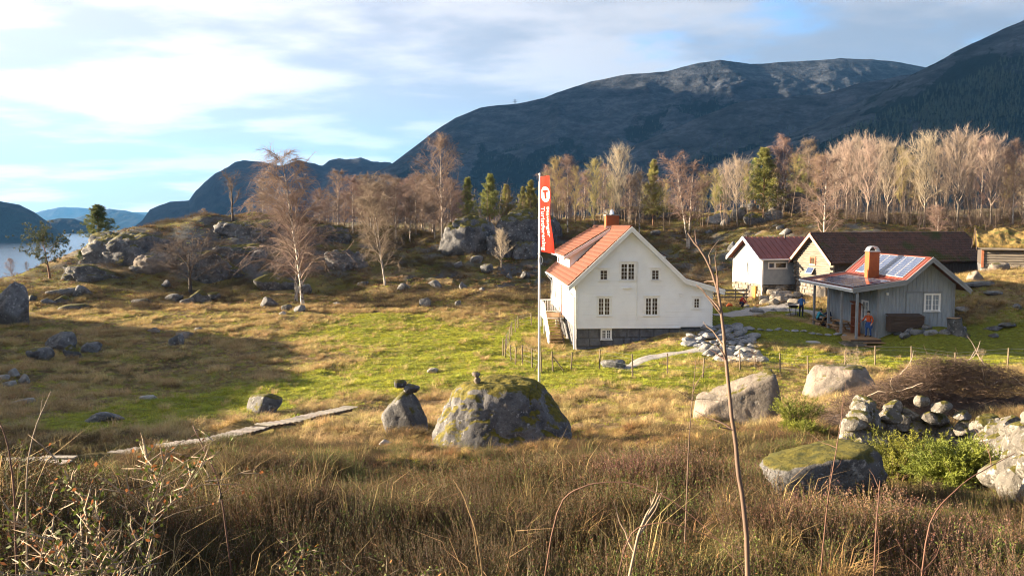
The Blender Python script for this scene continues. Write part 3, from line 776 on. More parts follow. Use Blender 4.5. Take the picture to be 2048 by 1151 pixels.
def vboards(parent, W, top, z0, a0, a1, bw, mat, holes=(), batten=.045, proud=.022, name='board', gap=.006):
    """vertical board-and-batten cladding, each board an own piece carrying its batten."""
    a = a0; r = random.Random(int(a1 * 31 + bw * 100))
    while a < a1 - .02:
        b = min(a + bw * r.uniform(.85, 1.15), a1)
        if a1 - b < .08: b = a1
        mb = MB()
        def strip(x0, x1, o0, o1):
            spans = [(z0, None)]
            hs = [h for h in holes if h[0] < (x0 + x1) / 2 < h[1]]
            lo = z0
            for h in sorted(hs, key=lambda q: q[2]):
                if h[2] > lo + .02: mb.hexa([W(x0, lo, o0), W(x1, lo, o0), W(x0, lo, o1), W(x1, lo, o1), W(x0, h[2], o0), W(x1, h[2], o0), W(x0, h[2], o1), W(x1, h[2], o1)])
                lo = h[3]
            t0, t1 = top(x0), top(x1)
            if min(t0, t1) > lo + .02: mb.hexa([W(x0, lo, o0), W(x1, lo, o0), W(x0, lo, o1), W(x1, lo, o1), W(x0, t0, o0), W(x1, t1, o0), W(x0, t0, o1), W(x1, t1, o1)])
        strip(a + gap / 2, b - gap / 2, 0, proud)
        if b < a1 - .03: strip(b - batten / 2, b + batten / 2, proud + .002, proud + .022)
        if mb.v: mb.build(name, mat, parent)
        a = b
def roof_line(pts):
    xs = [p[0] for p in pts]; zs = [p[1] for p in pts]
    return lambda a: float(np.interp(a, xs, zs))

# ------------------------------------------------------------------ white farmhouse
TH = math.radians(2.5)
H0 = Vector((128 / F * 52, 52.0, -8.2))
house = empty('farmhouse', H0, TH, 'white clapboard farmhouse with orange tiled roof and stone foundation', 'house')
HL, HW, HC = 16.0, 7.1, 3.55          # length, main width, half width
ZB, ZE, ZK, ZA = 1.48, 4.41, 3.86, 7.72   # boarding foot, eave, catslide eave, apex (undersides)
W_F = Wall2D((0, 0, 0), (1, 0, 0), (0, -1, 0)); W_B = Wall2D((9.0, HL, 0), (-1, 0, 0), (0, 1, 0))
W_L = Wall2D((0, HL, 0), (0, -1, 0), (-1, 0, 0)); W_R = Wall2D((9.0, 0, 0), (0, 1, 0), (1, 0, 0))
fw = [(1.86, 2.28, .78, 1.14), (4.98, 2.28, .84, 1.14)]            # ground floor windows (a, z, w, h)
fu = [(1.82, 4.58, .52, .66, 1, 2, 3), (3.38, 4.58, .92, 1.08, 2, 2, 4), (5.20, 4.58, .52, .66, 1, 2, 3)]
fl = (7.95, 2.72, .40, .66)
holes = [(a - w / 2 - .1, a + w / 2 + .1, z - .02, z + h + .05) for a, z, w, h in fw] + [(q[0] - q[2] / 2 - .1, q[0] + q[2] / 2 + .1, q[1] - .02, q[1] + q[3] + .05) for q in fu] + [(fl[0] - .3, fl[0] + .3, fl[1] - .02, fl[1] + fl[3] + .05)]
gable = [(0, ZB), (9.0, ZB), (9.0, ZK), (7.1, ZE), (HC, ZA), (0, ZE)]
wall = clapboard(W_F, poly_top(gable), ZB, .17, holes).build('gable_wall', M['white'], house)
tag(wall, kind=None)
def main_gable(z):
    return poly_top([(0, ZB), (9.0, ZB), (9.0, ZK), (7.1, ZE), (HC, ZA), (0, ZE)])(z)
clapboard(Wall2D((9.0, HL, 0), (-1, 0, 0), (0, 1, 0)), poly_top([(0, ZB), (9.0, ZB), (9.0, ZE), (9.0 - HC, ZA), (1.9, ZE), (0, ZK)]), ZB, .17, []).build('rear_gable_wall', M['white'], house)
side_w = [(3.0, 2.28, .84, 1.14), (5.6, 2.28, .84, 1.14), (10.6, 2.28, .84, 1.14), (13.4, 2.28, .84, 1.14)]
sh = [(a - w / 2 - .1, a + w / 2 + .1, z - .02, z + h + .05) for a, z, w, h in side_w] + [(HL - 8.1 - .5, HL - 8.1 + .5, 1.4, 3.75)]
clapboard(W_L, lambda z: [(0, HL)] if z < ZE else [], ZB, .17, sh).build('entrance_wall', M['white'], house)
clapboard(W_R, lambda z: [(0, HL)] if z < ZK else [], ZB, .17, []).build('lean_to_wall', M['white'], house)
for a, z, w, h in fw: window(house, W_F, a, z, w, h, 2, 2, 4)
for a, z, w, h, c, n, r in fu: window(house, W_F, a, z, w, h, c, n, r)
window(house, W_F, *fl, casements=1, cols=2, rows=3)
for a, z, w, h in side_w: window(house, W_L, a, z, w, h, 2, 2, 4)
# corner boards, base board, vent box, downpipe
for W, a in ((W_F, .07), (W_L, HL - .07)): wbox(MB(), W, a - .075, a + .075, ZB - .03, ZE - .02, .022, .048).build('corner_board', M['trim'], house)
wbox(MB(), W_F, 8.93 - .06, 9.0, ZB - .03, ZK - .06, .022, .045).build('corner_board', M['trim'], house)
wbox(MB(), W_F, -.03, 6.9, ZB - .07, ZB - .002, -.02, .05).build('base_board', M['trim'], house)
wbox(MB(), W_F, 6.905, 9.03, ZB + .03, ZB + .09, .024, .06).build('base_board', M['trim'], house)
wbox(MB(), W_F, 3.1, 3.62, 4.02, 4.13, .024, .16).build('vent_hood', M['trim'], house)
wbox(MB(), W_F, 6.78, 6.95, 3.48, 3.66, .024, .08).build('wall_box', M['trim'], house)
cable = MB(); cable.tube([W_F(4.02, 5.75, .05), W_F(4.0, 4.3, .05), W_F(4.0, 1.9, .05)], .028, 6); cable.build('downpipe', M['trim'], house)
dp = MB(); dp.tube([(-.42, -.1, ZE - .55), (-.10, -.07, ZE - .95), (-.10, -.07, .1)], .045, 8); dp.build('downpipe', M['trim'], house)
dp = MB(); dp.tube([(-.42, HL + .1, ZE - .55), (-.10, HL, ZE - .95), (-.10, HL, .1)], .045, 8); dp.build('downpipe', M['trim'], house)
# foundation with its stones
core = MB(); core.bb(.06, 8.9, .1, HL - .06, -1.6, ZB - .072); fnd = core.build('foundation', M['mortar'], house)
cw = (2.03, .72, .60, .60)
stones_wall(fnd, Wall2D((0, .1, 0), (1, 0, 0), (0, -1, 0)), .04, 8.96, -.9, ZB - .08, M['found'], .62, .05, irregular=.16, skip=[(cw[0] - .4, cw[0] + .4, cw[1] - .05, cw[1] + .8)])
stones_wall(fnd, Wall2D((.06, HL, 0), (0, -1, 0), (-1, 0, 0)), .04, HL - .02, -.9, ZB - .08, M['found'], .80, .05, irregular=.16)
window(house, Wall2D((0, .1, 0), (1, 0, 0), (0, -1, 0)), cw[0], cw[1], cw[2], cw[3], 2, 2, 3, casing=.07, head=False)
# roof: slabs, tiles, bargeboards, gutters
OV, OG = .50, .38                       # eave and gable overhang
tn = (ZA - ZE) / HC; tk = (ZE - ZK) / 1.9
ra = ZA + .24
def zl(x): return ra - abs(x - HC) * tn if x <= 7.1 else ra - HC * tn - (x - 7.1) * tk
y0, y1 = -OG, HL + OG
L0, R0, K0 = Vector((-OV, 0, zl(-OV))), Vector((HC, 0, ra)), Vector((7.1, 0, zl(7.1)))
E0 = Vector((9.62, 0, zl(9.62)))
Y = lambda p, y: Vector((p.x, y, p.z))
roof = slab(house, 'roof', M['trim'], Y(L0, y0), Y(L0, y1), Y(R0, y1), Y(R0, y0), .16)
slab(house, 'roof_slope', M['trim'], Y(K0, y0), Y(K0, y1), Y(R0, y1), Y(R0, y0), .16)
slab(house, 'catslide_roof', M['trim'], Y(E0, y0), Y(E0, y1), Y(K0, y1), Y(K0, y0), .14)
def tiles(parent, a, b, ylen0, ylen1, mat, name='roof_tiles', tw=.24, th=.34):
    a, b = Vector(a), Vector(b); up = (b - a); run = up.length; up.normalize()
    al = Vector((0, 1, 0)) ; n = al.cross(up).normalized(); n = n if n.z > 0 else -n
    v, f = pantiles(a + n * .045 + Vector((0, ylen0, 0)), al, up, ylen1 - ylen0, run, tw, th)
    return tag(link(name, mesh_np(name, v, [f], True), mat, parent), kind='stuff')
tiles(house, L0, R0, y0 + .12, y1 - .12, M['tile'])
tiles(house, K0, R0, y0 + .12, y1 - .12, M['tile'])
tiles(house, E0, K0, y0 + .12, y1 - .12, M['tile'])
rg = MB()
for i in range(42):
    ya = y0 + .1 + i * .394; rg.tube([(HC, ya, ra + .04), (HC, ya + .41, ra + .055)], [.13, .115], 8)
tag(rg.build('ridge_tiles', M['tile'], house), kind='stuff')
def barge(parent, p, q, y, dz=.30, th=.05, mat=None, name='bargeboard'):
    mb = MB(); p, q = Vector(p), Vector(q)
    for k, (t0, t1, o) in enumerate(((.055, -.09, .03), (-.09, -.30, 0))):
        yy = y - (.035 if k == 0 else 0) if y < 5 else y + (.035 if k == 0 else 0)
        P = [Vector((p.x, yy - th / 2, p.z + t1)), Vector((q.x, yy - th / 2, q.z + t1)), Vector((p.x, yy + th / 2, p.z + t1)), Vector((q.x, yy + th / 2, q.z + t1)),
             Vector((p.x, yy - th / 2, p.z + t0)), Vector((q.x, yy - th / 2, q.z + t0)), Vector((p.x, yy + th / 2, p.z + t0)), Vector((q.x, yy + th / 2, q.z + t0))]
        mb.hexa(P)
    return mb.build(name, mat or M['trim'], parent)
for yy in (y0 - .03, y1 + .03):
    barge(house, L0 + Vector((-.04, 0, -.05)), R0 + Vector((0, 0, .04)), yy); barge(house, R0 + Vector((0, 0, .04)), K0, yy)
    barge(house, K0, E0 + Vector((.05, 0, 0)), yy)
for x, z in ((L0.x - .07, L0.z - .06), (E0.x + .06, E0.z - .06)):
    g = MB(); g.tube([(x, y0, z), (x, y1, z)], .065, 8); g.build('gutter', M['trim'], house)
# long shed dormers
def dormer(sgn, t0, t1, wins):
    fx = lambda x: HC - sgn * (HC - x)       # mirror for the far side
    xw, xe, ze = .30, -.12, zl(-.5) + 1.66
    zr = ra - .10; xr = HC - .35
    sl = (zr - ze) / (xr - xe); zt = lambda x: ze + (x - xe) * sl
    ev, rv = Vector((fx(xe), 0, ze)), Vector((fx(xr), 0, zr))
    d = slab(house, 'dormer', M['trim'], Y(ev, t0 - .25), Y(ev, t1 + .25), Y(rv, t1 + .25), Y(rv, t0 - .25), .12)
    tl = (rv - ev)
    tiles(d, ev, rv, t0 - .18, t1 + .18, M['tile'])
    for yc in (t0, t1):                       # cheeks
        mb = MB(); sg = -1 if yc == t0 else 1
        xi = xw + .02; pts = []
        # triangle between dormer roof and main roof
        xm = (zr - sl * xr - (ra - HC * tn)) / (tn - sl) if abs(tn - sl) > 1e-6 else xr
        poly = [Vector((fx(xw), yc, zl(xw) - .05)), Vector((fx(xr), yc, zl(xr) - .05)), Vector((fx(xr), yc, zt(xr) - .13)), Vector((fx(xw), yc, zt(xw) - .13))]
        mb.prism(poly, (0, -sg * .08, 0)); mb.build('dormer_cheek', M['white'], d)
        bq = MB()
        for (za, zb, o) in ((.03, -.10, .05), (-.10, -.24, .02)):
            yb = yc + sg * (.25 + o); P = []
            for zz_ in (zb, za):
                for oy in (-.02, .02):
                    for p in (ev, rv): P.append(Vector((p.x, yb + oy, p.z + zz_)))
            bq.hexa(P)
        bq.build('dormer_bargeboard', M['trim'], d)
    Wd = Wall2D((fx(xw), t1 if sgn > 0 else t0, 0), (0, -1 if sgn > 0 else 1, 0), (-sgn, 0, 0))
    zs, zt_ = zl(xw) - .05, zt(xw) - .1; ln = t1 - t0
    hs = [(a - w / 2 - .08, a + w / 2 + .08, z, z + h) for a, z, w, h in wins]
    mb = MB(); cur = 0.0
    for h in sorted(hs):
        wbox(mb, Wd, cur, h[0], zs, zt_, -.06, 0); wbox(mb, Wd, h[0], h[1], zs, h[2], -.06, 0); wbox(mb, Wd, h[0], h[1], h[3], zt_, -.06, 0); cur = h[1]
    wbox(mb, Wd, cur, ln, zs, zt_, -.06, 0); mb.build('dormer_front', M['white'], d)
    for a, z, w, h in wins: window(d, Wd, a, z, w, h, 2, 2, 2, casing=.07, head=False)
    g = MB(); g.tube([(ev.x - sgn * .06, t0 - .25, ze - .05), (ev.x - sgn * .06, t1 + .25, ze - .05)], .055, 8); g.build('gutter', M['trim'], d)
zw = zl(.3) + .18
# (windows are sub-parts: the dormer is the part)
_win = window
def window_flat(parent, W, a, z, w, h, *k, **kw):
    t = .05; mb = MB()
    for c in (0, 1):
        c0, c1 = a - w / 2 + c * w / 2, a + (c) * w / 2
        wbox(mb, W, c0, c0 + t, z, z + h, -.05, .03); wbox(mb, W, c1 - t, c1, z, z + h, -.05, .03); wbox(mb, W, c0 + t, c1 - t, z, z + t, -.05, .03); wbox(mb, W, c0 + t, c1 - t, z + h - t, z + h, -.05, .03)
        wbox(mb, W, c0 + t, c1 - t, z + h / 2 - .012, z + h / 2 + .012, -.04, .012)
    mb.build('window_frame', M['trim'], parent)
    pb = MB(); wbox(pb, W, a - w / 2 + t, a + w / 2 - t, z + t, z + h - t, -.045, -.03); pb.build('window_pane', M['glass'], parent)
window = window_flat
dormer(1, 6.3, 15.2, [(1.2, zw, .8, .62), (3.4, zw, .8, .62), (5.6, zw, .8, .62), (7.9, zw, .8, .62)])
dormer(-1, 6.3, 15.2, [(1.2, zw, .8, .62), (7.9, zw, .8, .62)])
window = _win
# chimney
cy = 7.4
ch = MB(); ch.bb(HC - .48, HC + .48, cy - .42, cy + .42, ra - .5, ra + .86); ch = ch.build('chimney', M['brick'], house)
cp = MB(); cp.bb(HC - .53, HC + .53, cy - .47, cy + .47, ra + .862, ra + .93); cp.build('chimney_crown', M['concrete'], ch)
cp = MB(); cp.tube([(HC, cy - .3, ra + .95), (HC, cy - .28, ra + 1.08), (HC, cy, ra + 1.2), (HC, cy + .28, ra + 1.08), (HC, cy + .3, ra + .95)], .13, 8); cp.build('chimney_cowl', M['metal'], ch)
wbox(MB(), Wall2D((HC - .55, cy - .5, 0), (1, 0, 0), (0, -1, 0)), 0, 1.1, ra - .12, ra + .10, -.02, .02).build('chimney_flashing', M['metal'], ch)
# door, balcony, stair on the entrance side
DA = HL - 8.1                                       # along W_L
dr = MB(); wbox(dr, W_L, DA - .42, DA + .42, 1.5, 3.62, -.02, .035); dr = dr.build('door', M['reddoor'], house)
fr = MB()
for a in (DA - .5, DA + .5): wbox(fr, W_L, a - .06, a + .06, 1.5, 3.70, 0, .06)
wbox(fr, W_L, DA - .56, DA + .56, 3.702, 3.80, 0, .065); fr.build('door_frame', M['trim'], dr)
hd = MB(); hd.tube([W_L(DA + .3, 2.5, .04), W_L(DA + .3, 2.5, .09), W_L(DA + .18, 2.5, .09)], .012, 6); hd.build('door_handle', M['blackmetal'], dr)
LY0, LY1, LZ, LX = 6.6, 9.6, 1.44, -1.55             # landing extents (local y), deck height, outer x
ld = empty('landing', (0, 0, 0)); ld.parent = house
bpy.data.objects.remove(ld)
lnd = MB(); lnd.bb(LX, -.05, LY0, LY1, LZ - .16, LZ - .05); lnd = lnd.build('balcony', M['trim'], house)
for i in range(10):
    a = LX + i * .15; MB().bb(a + .004, a + .146, LY0 - .03, LY1 + .03, LZ - .048, LZ - .012).build('deck_board', M['deck'], lnd)
for (x, y) in ((LX + .08, LY0 + .1), (LX + .08, LY1 - .1), (-.3, LY1 - .1)):
    MB().bb(x - .06, x + .06, y - .06, y + .06, -.6, LZ - .16).build('post', M['trim'], lnd)
rl = MB()
for (p, q) in (((LX, LY0, 0), (LX, LY1, 0)), ((LX, LY1, 0), (-.06, LY1, 0))):
    p, q = Vector(p), Vector(q)
    rl.beam(p + Vector((0, 0, LZ + .98)), q + Vector((0, 0, LZ + .98)), .10, .06); rl.beam(p + Vector((0, 0, LZ + .10)), q + Vector((0, 0, LZ + .10)), .05, .07)
    n = int((q - p).length / .125)
    for i in range(n + 1):
        c = p + (q - p) * (i / n); rl.bb(c.x - .045 * abs((q - p).normalized().y) - .012, c.x + .045 * abs((q - p).normalized().y) + .012, c.y - .045 * abs((q - p).normalized().x) - .012, c.y + .045 * abs((q - p).normalized().x) + .012, LZ + .136, LZ + .948)
rl.bb(LX - .05, LX + .05, LY0 - .06, LY0 + .04, LZ - .02, LZ + 1.06); rl.build('railing', M['trim'], lnd)
# stair runs from the landing towards the viewer
n = 11; rise, go = (LZ + .18) / n, .40; st = MB()
ys, zs = LY0 - .06, LZ - .12
ye, ze = ys - go * n, zs - rise * n
stair = MB()
for x in (LX + .10, -.42): stair.beam((x, ys, zs), (x, ye, ze), .05, .24)
stair = stair.build('stair', M['darkwood'], house)
for i in range(n):
    y = ys - go * (i + .5); z = zs + .02 - rise * (i + .45)
    MB().bb(LX + .13, -.45, y - .15, y + .15, z, z + .045).build('step', M['deck'], stair)
hr = MB(); X = LX + .02
hr.beam((X, ys, zs + 1.12), (X, ye - .1, ze + 1.05), .07, .12); hr.beam((X, ys, zs + .42), (X, ye - .1, ze + .32), .05, .52)
hr.bb(X - .05, X + .05, ye - .16, ye - .06, ze - .1, ze + 1.12); hr.build('handrail', M['trim'], stair)
bk = MB(); X = -.40
bk.beam((X, ys, zs + .9), (X, ye, ze + .9), .04, .05)
for i in range(8): bk.beam((X, ys - i * .55, zs - i * .55 * rise / go), (X, ys - i * .55, zs + .9 - i * .55 * rise / go), .02, .02)
bk.build('inner_handrail', M['blackmetal'], stair)
pl = MB(); pl.bb(LX - .35, .2, ye - 1.3, ye + .3, ze - .16, ze - .02); pl.build('stair_pad', M['concrete'], house)
lm = MB(); lm.tube([W_L(DA + .75, 3.95, .03), W_L(DA + .75, 4.0, .16), W_L(DA + .75, 3.86, .17)], [.02, .03, .055], 8); lm.build('wall_lamp', M['blackmetal'], house)

# ------------------------------------------------------------------ grey cabin with porch
cabin = empty('cabin', (24.4, 53.5, -7.55), math.radians(0.5), 'blue-grey board cabin with solar panels, orange chimney and open porch', 'cabin')
CW, CL = 5.2, 8.2
prof = [(-2.0, 3.32), (1.5, 3.85), (3.2, 5.34), (5.8, 3.25)]           # roof top profile
rt = roof_line(prof); und = lambda a: rt(a) - .17
WF = Wall2D((0, 0, 0), (1, 0, 0), (0, -1, 0)); WL = Wall2D((0, CL, 0), (0, -1, 0), (-1, 0, 0)); WR = Wall2D((CW, 0, 0), (0, 1, 0), (1, 0, 0)); WB = Wall2D((CW, CL, 0), (-1, 0, 0), (0, 1, 0))
def wall_core(parent, name, W, pts, mat, thick=.12, hole=None):
    mb = MB(); mb.prism([W(a, z, -thick) for a, z in pts], W.n * (thick - .003)); return mb.build(name, mat, parent)
gw = wall_core(cabin, 'gable_wall', WF, [(0, -.7), (CW, -.7), (CW, und(CW)), (3.2, und(3.2)), (1.5, und(1.5)), (0, und(0))], M['grey'])
wh = (3.70, 1.78, .95, 1.10)
vboards(gw, WF, lambda a: und(a) - .01, -.7, 0, CW, .26, M['grey'])
lw = wall_core(cabin, 'porch_wall', WL, [(0, -.5), (CL, -.5), (CL, und(0)), (0, und(0))], M['grey'])
vboards(lw, WL, lambda a: und(0) - .01, -.5, 0, CL, .26, M['grey'])
wall_core(cabin, 'right_wall', WR, [(0, -.7), (CL, -.7), (CL, und(CW)), (0, und(CW))], M['grey'])
wall_core(cabin, 'rear_wall', WB, [(0, -.7), (CW, -.7), (CW, und(0)), (CW - 1.5, und(1.5)), (CW - 3.2, und(3.2)), (0, und(CW))], M['grey'])
WF2 = Wall2D((0, -.03, 0), (1, 0, 0), (0, -1, 0)); WL2 = Wall2D((-.03, CL, 0), (0, -1, 0), (-1, 0, 0))
window(cabin, WF2, *wh, casements=2, cols=2, rows=3, casing=.07, head=False)
window(cabin, WL2, CL - 1.6, 1.05, .95, 1.2, 2, 2, 4, casing=.07, head=False)
sd = MB(); wbox(sd, WF2, 1.93, 3.02, .05, 2.98, .012, .05); sd = sd.build('shutter_door', M['grey'], cabin)
for i in range(5): wbox(MB(), WF2, 1.96 + i * .21, 2.14 + i * .21, .08, 2.95, .052, .066).build('door_board', M['grey'], sd)
wbox(MB(), WF2, 1.90, 4.32, 3.02, 3.08, .012, .09).build('door_rail', M['greytrim'], cabin)
wbox(MB(), WF2, .58, .72, 2.82, 3.0, .012, .10).build('wall_lamp', M['trim'], cabin)
hb = MB(); hb.tube([WF2(2.02, 1.5, .07), WF2(2.02, 1.5, .11), WF2(2.10, 1.5, .11)], .012, 6); hb.build('door_handle', M['blackmetal'], sd)
for a in (.05, CW - .05): wbox(MB(), WF2, a - .06, a + .06, -.7, und(a) - .03, .03, .05).build('corner_board', M['greytrim'], cabin)
yA, yB = -.85, CL + .45
V3 = lambda x, y: Vector((x, y, rt(x)))
rf = slab(cabin, 'roof', M['orangemetal'], V3(1.5, yA), V3(1.5, yB), V3(3.2, yB), V3(3.2, yA), .12)
slab(cabin, 'rear_roof_slope', M['orangemetal'], V3(5.8, yA), V3(5.8, yB), V3(3.2, yB), V3(3.2, yA), .12)
pr = slab(cabin, 'porch_roof', M['orangemetal'], V3(-2.0, yA), V3(-2.0, yB), V3(1.5, yB), V3(1.5, yA), .12)
def seams(parent, x0, x1, step, y0, y1):
    mb = MB(); y = y0
    while y < y1: mb.beam((x0, y, rt(x0) + .012), (x1, y, rt(x1) + .012), .025, .03); y += step
    tag(mb.build('roof_seams', M['orangemetal'], parent), kind='stuff')
seams(cabin, 1.5, 3.2, .5, yA + .3, yB); seams(cabin, -2.0, 1.5, .5, yA + .3, yB)
rc = MB(); rc.beam((3.2, yA, 5.36), (3.2, yB, 5.36), .22, .05); rc.build('ridge_cap', M['orangemetal'], cabin)
for p, q in zip(prof[:-1], prof[1:]):
    for yy in (yA - .03, yB + .03):
        barge(cabin, (p[0], 0, p[1] + .01), (q[0], 0, q[1] + .01), yy, mat=M['greytrim'])
for x, mt in ((-2.06, 'trim'), (5.86, 'greytrim')):
    g = MB(); g.tube([(x, yA, rt(max(min(x, 5.8), -2)) - .07), (x, yB, rt(max(min(x, 5.8), -2)) - .07)], .065, 8); g.build('gutter', M[mt], cabin)
MB().bb(-2.0, -1.94, yA, yB, 3.07, 3.25).build('porch_fascia', M['trim'], cabin)
ch = MB(); ch.bb(.85, 1.58, 3.2, 3.9, 3.5, 5.62); ch = ch.build('chimney', M['brick'], cabin)
cc = MB(); n = 10; pts = []
for i in range(n + 1):
    a = math.pi * i / n; pts.append((1.215 - math.cos(a) * .36, 0, 5.66 + math.sin(a) * .34))
for y in (3.22, 3.86): pass
for i in range(n):
    p, q = pts[i], pts[i + 1]
    cc.hexa([(p[0], 3.2, p[2] - .02), (p[0], 3.9, p[2] - .02), (q[0], 3.2, q[2] - .02), (q[0], 3.9, q[2] - .02), (p[0], 3.2, p[2] + .01), (p[0], 3.9, p[2] + .01), (q[0], 3.2, q[2] + .01), (q[0], 3.9, q[2] + .01)])
cc.build('chimney_cowl', M['metal'], ch)
MB().bb(.80, 1.63, 3.15, 3.95, 5.60, 5.66).build('chimney_crown', M['metal'], ch)
def solar(parent, xa, xb, y, w, top, lift=.07):
    a, b = Vector((xa, 0, top(xa) + lift)), Vector((xb, 0, top(xb) + lift))
    fr = MB(); fr.hexa([(a.x, y, a.z - .03), (a.x, y + w, a.z - .03), (b.x, y, b.z - .03), (b.x, y + w, b.z - .03), (a.x, y, a.z), (a.x, y + w, a.z), (b.x, y, b.z), (b.x, y + w, b.z)])
    fr = fr.build('solar_panel', M['alu'], parent)
    m = .035; ce = MB(); nx_, ny_ = 10, 6
    for i in range(nx_):
        for j in range(ny_):
            u0, u1 = (i + .04) / nx_, (i + .96) / nx_; v0, v1 = m + (w - 2 * m) * (j + .04) / ny_, m + (w - 2 * m) * (j + .96) / ny_
            P0, P1 = a.lerp(b, .02 + .96 * u0), a.lerp(b, .02 + .96 * u1)
            ce.quad((P0.x, y + v0, P0.z + .004), (P1.x, y + v0, P1.z + .004), (P1.x, y + v1, P1.z + .004), (P0.x, y + v1, P0.z + .004))
    tag(ce.build('solar_cells', M['solar'], fr), kind='stuff')
for i in range(6): solar(cabin, 1.62, 3.10, -.1 + i * 1.22, 1.18, rt)
for i in range(6): solar(cabin, -1.8, .72, -.3 + i * 1.16, 1.12, rt)
dk = MB(); dk.bb(-2.05, -.05, -.95, CL, -.30, -.06); dk = dk.build('porch_deck', M['darkwood'], cabin)
for i in range(14):
    x = -2.05 + i * .143; MB().bb(x + .005, x + .138, -.97, CL, -.058, -.012).build('deck_board', M['deck'], dk)
MB().bb(-2.12, -2.06, -.97, CL, -.30, -.015).build('deck_edge', M['deck'], dk)
for (y, z0) in ((-.72, -.9), (1.7, -.01), (3.9, -.01), (6.6, -.01)):
    MB().bb(-1.70, -1.56, y - .07, y + .07, z0, rt(-1.63) - .26).build('post', M['greytrim'], cabin)
MB().bb(-1.72, -1.54, yA + .1, yB - .3, rt(-1.63) - .255, rt(-1.63) - .125).build('porch_beam', M['greytrim'], cabin)
for i in range(3):
    st = MB(); st.bb(-1.35, .55 + .15 * i, -1.32 - i * .36, -.98 - i * .36, -.24 - i * .17, -.19 - i * .17); st.build('step', M['deck'], cabin)
    MB().bb(-1.33, .53 + .15 * i, -1.02 - i * .36, -.985 - i * .36, -.42 - i * .17, -.245 - i * .17).build('step_riser', M['darkwood'], cabin)
# bench chest of dark planks in front of the gable
bx = empty('wood_chest', cabin.matrix_basis @ Vector((1.62, -.62, .72)), 0, 'long dark brown plank chest standing against the grey cabin gable', 'chest')
MB().bb(-1.08, 1.08, -.36, .36, -.25, .74).build('body', M['darkwood'], bx)
for k in range(4): MB().bb(-1.1, 1.1, -.395, -.365, -.22 + k * .24, .0 + k * .24).build('plank', M['darkwood'], bx)
MB().hexa([(-1.13, -.43, .74), (1.13, -.43, .74), (-1.13, .37, .86), (1.13, .37, .86), (-1.13, -.43, .78), (1.13, -.43, .78), (-1.13, .37, .90), (1.13, .37, .90)]).build('lid', M['darkwood'], bx)
# picnic tables and a sawn trunk on the porch
def picnic(loc, rz, label):
    t = empty('picnic_table', loc, rz, label, 'table', 'picnic tables on the porch')
    for i in range(4): MB().bb(-.9, .9, -.36 + i * .18 + .005, -.36 + (i + 1) * .18 - .005, .70, .74).build('table_board', M['deck'], t)
    for s in (-1, 1):
        for k in range(2): MB().bb(-.9, .9, s * .62 - .15 + k * .15 + .004, s * .62 - .15 + (k + 1) * .15 - .004, .42, .46).build('bench_board', M['deck'], t)
        MB().beam((s * .65, -.62, .02), (s * .65, -.2, .69), .05, .10).build('leg', M['deck'], t); MB().beam((s * .65, .62, .02), (s * .65, .2, .69), .05, .10).build('leg', M['deck'], t)
        MB().bb(s * .65 - .06 * s - .025, s * .65 - .06 * s + .025, -.78, .78, .34, .42).build('crossbar', M['deck'], t)
    return t
cb = cabin.matrix_basis
picnic(cb @ Vector((-.98, 3.2, -.01)), math.pi / 2, 'wooden picnic table on the cabin porch nearest the grey gable')
picnic(cb @ Vector((-1.0, 6.3, -.01)), math.pi / 2, 'wooden picnic table at the far end of the cabin porch')
tk_ = MB(); tk_.tube([(0, 0, 0), (.01, 0, .5), (0, .01, .85), (.02, 0, .92)], [.20, .17, .18, .17], 10); 
tag(tk_.build('tree_trunk_seat', M['redbrown'], None, True, cb @ Vector((-.9, .75, -.01))), 'red-brown upright log beside the porch post of the grey cabin', 'log')
rk = empty('porch_rack', cb @ Vector((-.55, 1.9, -.01)), 0, 'tall red-brown wooden rack by the porch wall of the cabin', 'rack')
for s in (-1, 1): MB().bb(-.18, .18, s * .35 - .03, s * .35 + .03, 0, 2.0).build('side', M['redbrown'], rk)
MB().beam((0, -.5, 2.05), (0, .5, 2.2), .5, .05).build('roof', M['redbrown'], rk)
for z in (.5, 1.1): MB().bb(-.17, .17, -.32, .32, z, z + .03).build('shelf', M['redbrown'], rk)

# ------------------------------------------------------------------ long barn
PB = math.radians(16.5)
barn = empty('barn', (28.3, 71.0, -6.8), PB, 'long old timber barn with dark mossy tiled roof and pink bargeboards', 'barn')
BW, BL, BE, BA = 5.2, 16.9, 3.5, 5.72
WG = Wall2D((0, BW, 0), (0, -1, 0), (-1, 0, 0)); WS = Wall2D((0, 0, 0), (1, 0, 0), (0, -1, 0)); WG2 = Wall2D((BL, 0, 0), (0, 1, 0), (1, 0, 0)); WN2 = Wall2D((BL, BW, 0), (-1, 0, 0), (0, 1, 0))
gp = [(0, 1.9), (BW, 1.9), (BW, BE), (BW / 2, BA), (0, BE)]
mb = MB(); ft = poly_top(gp); z = 1.9; r = random.Random(3); k = 0
while ft(z + .01):
    a0, a1 = ft(z + .01)[0]; zt = z + .215; e = ft(zt - .01)
    b0, b1 = e[0] if e else ((a0 + a1) / 2 - .02, (a0 + a1) / 2 + .02)
    low = z < BE - .1; x = .20 * (1 if k % 2 else .0) if low else 0
    mb.hexa([WG(a0 - x, z, -.15), WG(a1 + x, z, -.15), WG(a0 - x, z, .0), WG(a1 + x, z, .0), WG(b0 - x, zt - .015, -.15), WG(b1 + x, zt - .015, -.15), WG(b0 - x, zt - .015, .0), WG(b1 + x, zt - .015, .0)])
    m_ = (z + zt) / 2
    mb.hexa([WG(a0 - x, z + .02, 0), WG(a1 + x, z + .02, 0), WG(a0 - x, m_, .045), WG(a1 + x, m_, .045), WG(b0 - x, zt - .03, -.01), WG(b1 + x, zt - .03, -.01), WG(b0 - x, m_ + .02, .045), WG(b1 + x, m_ + .02, .045)])
    z = zt; k += 1
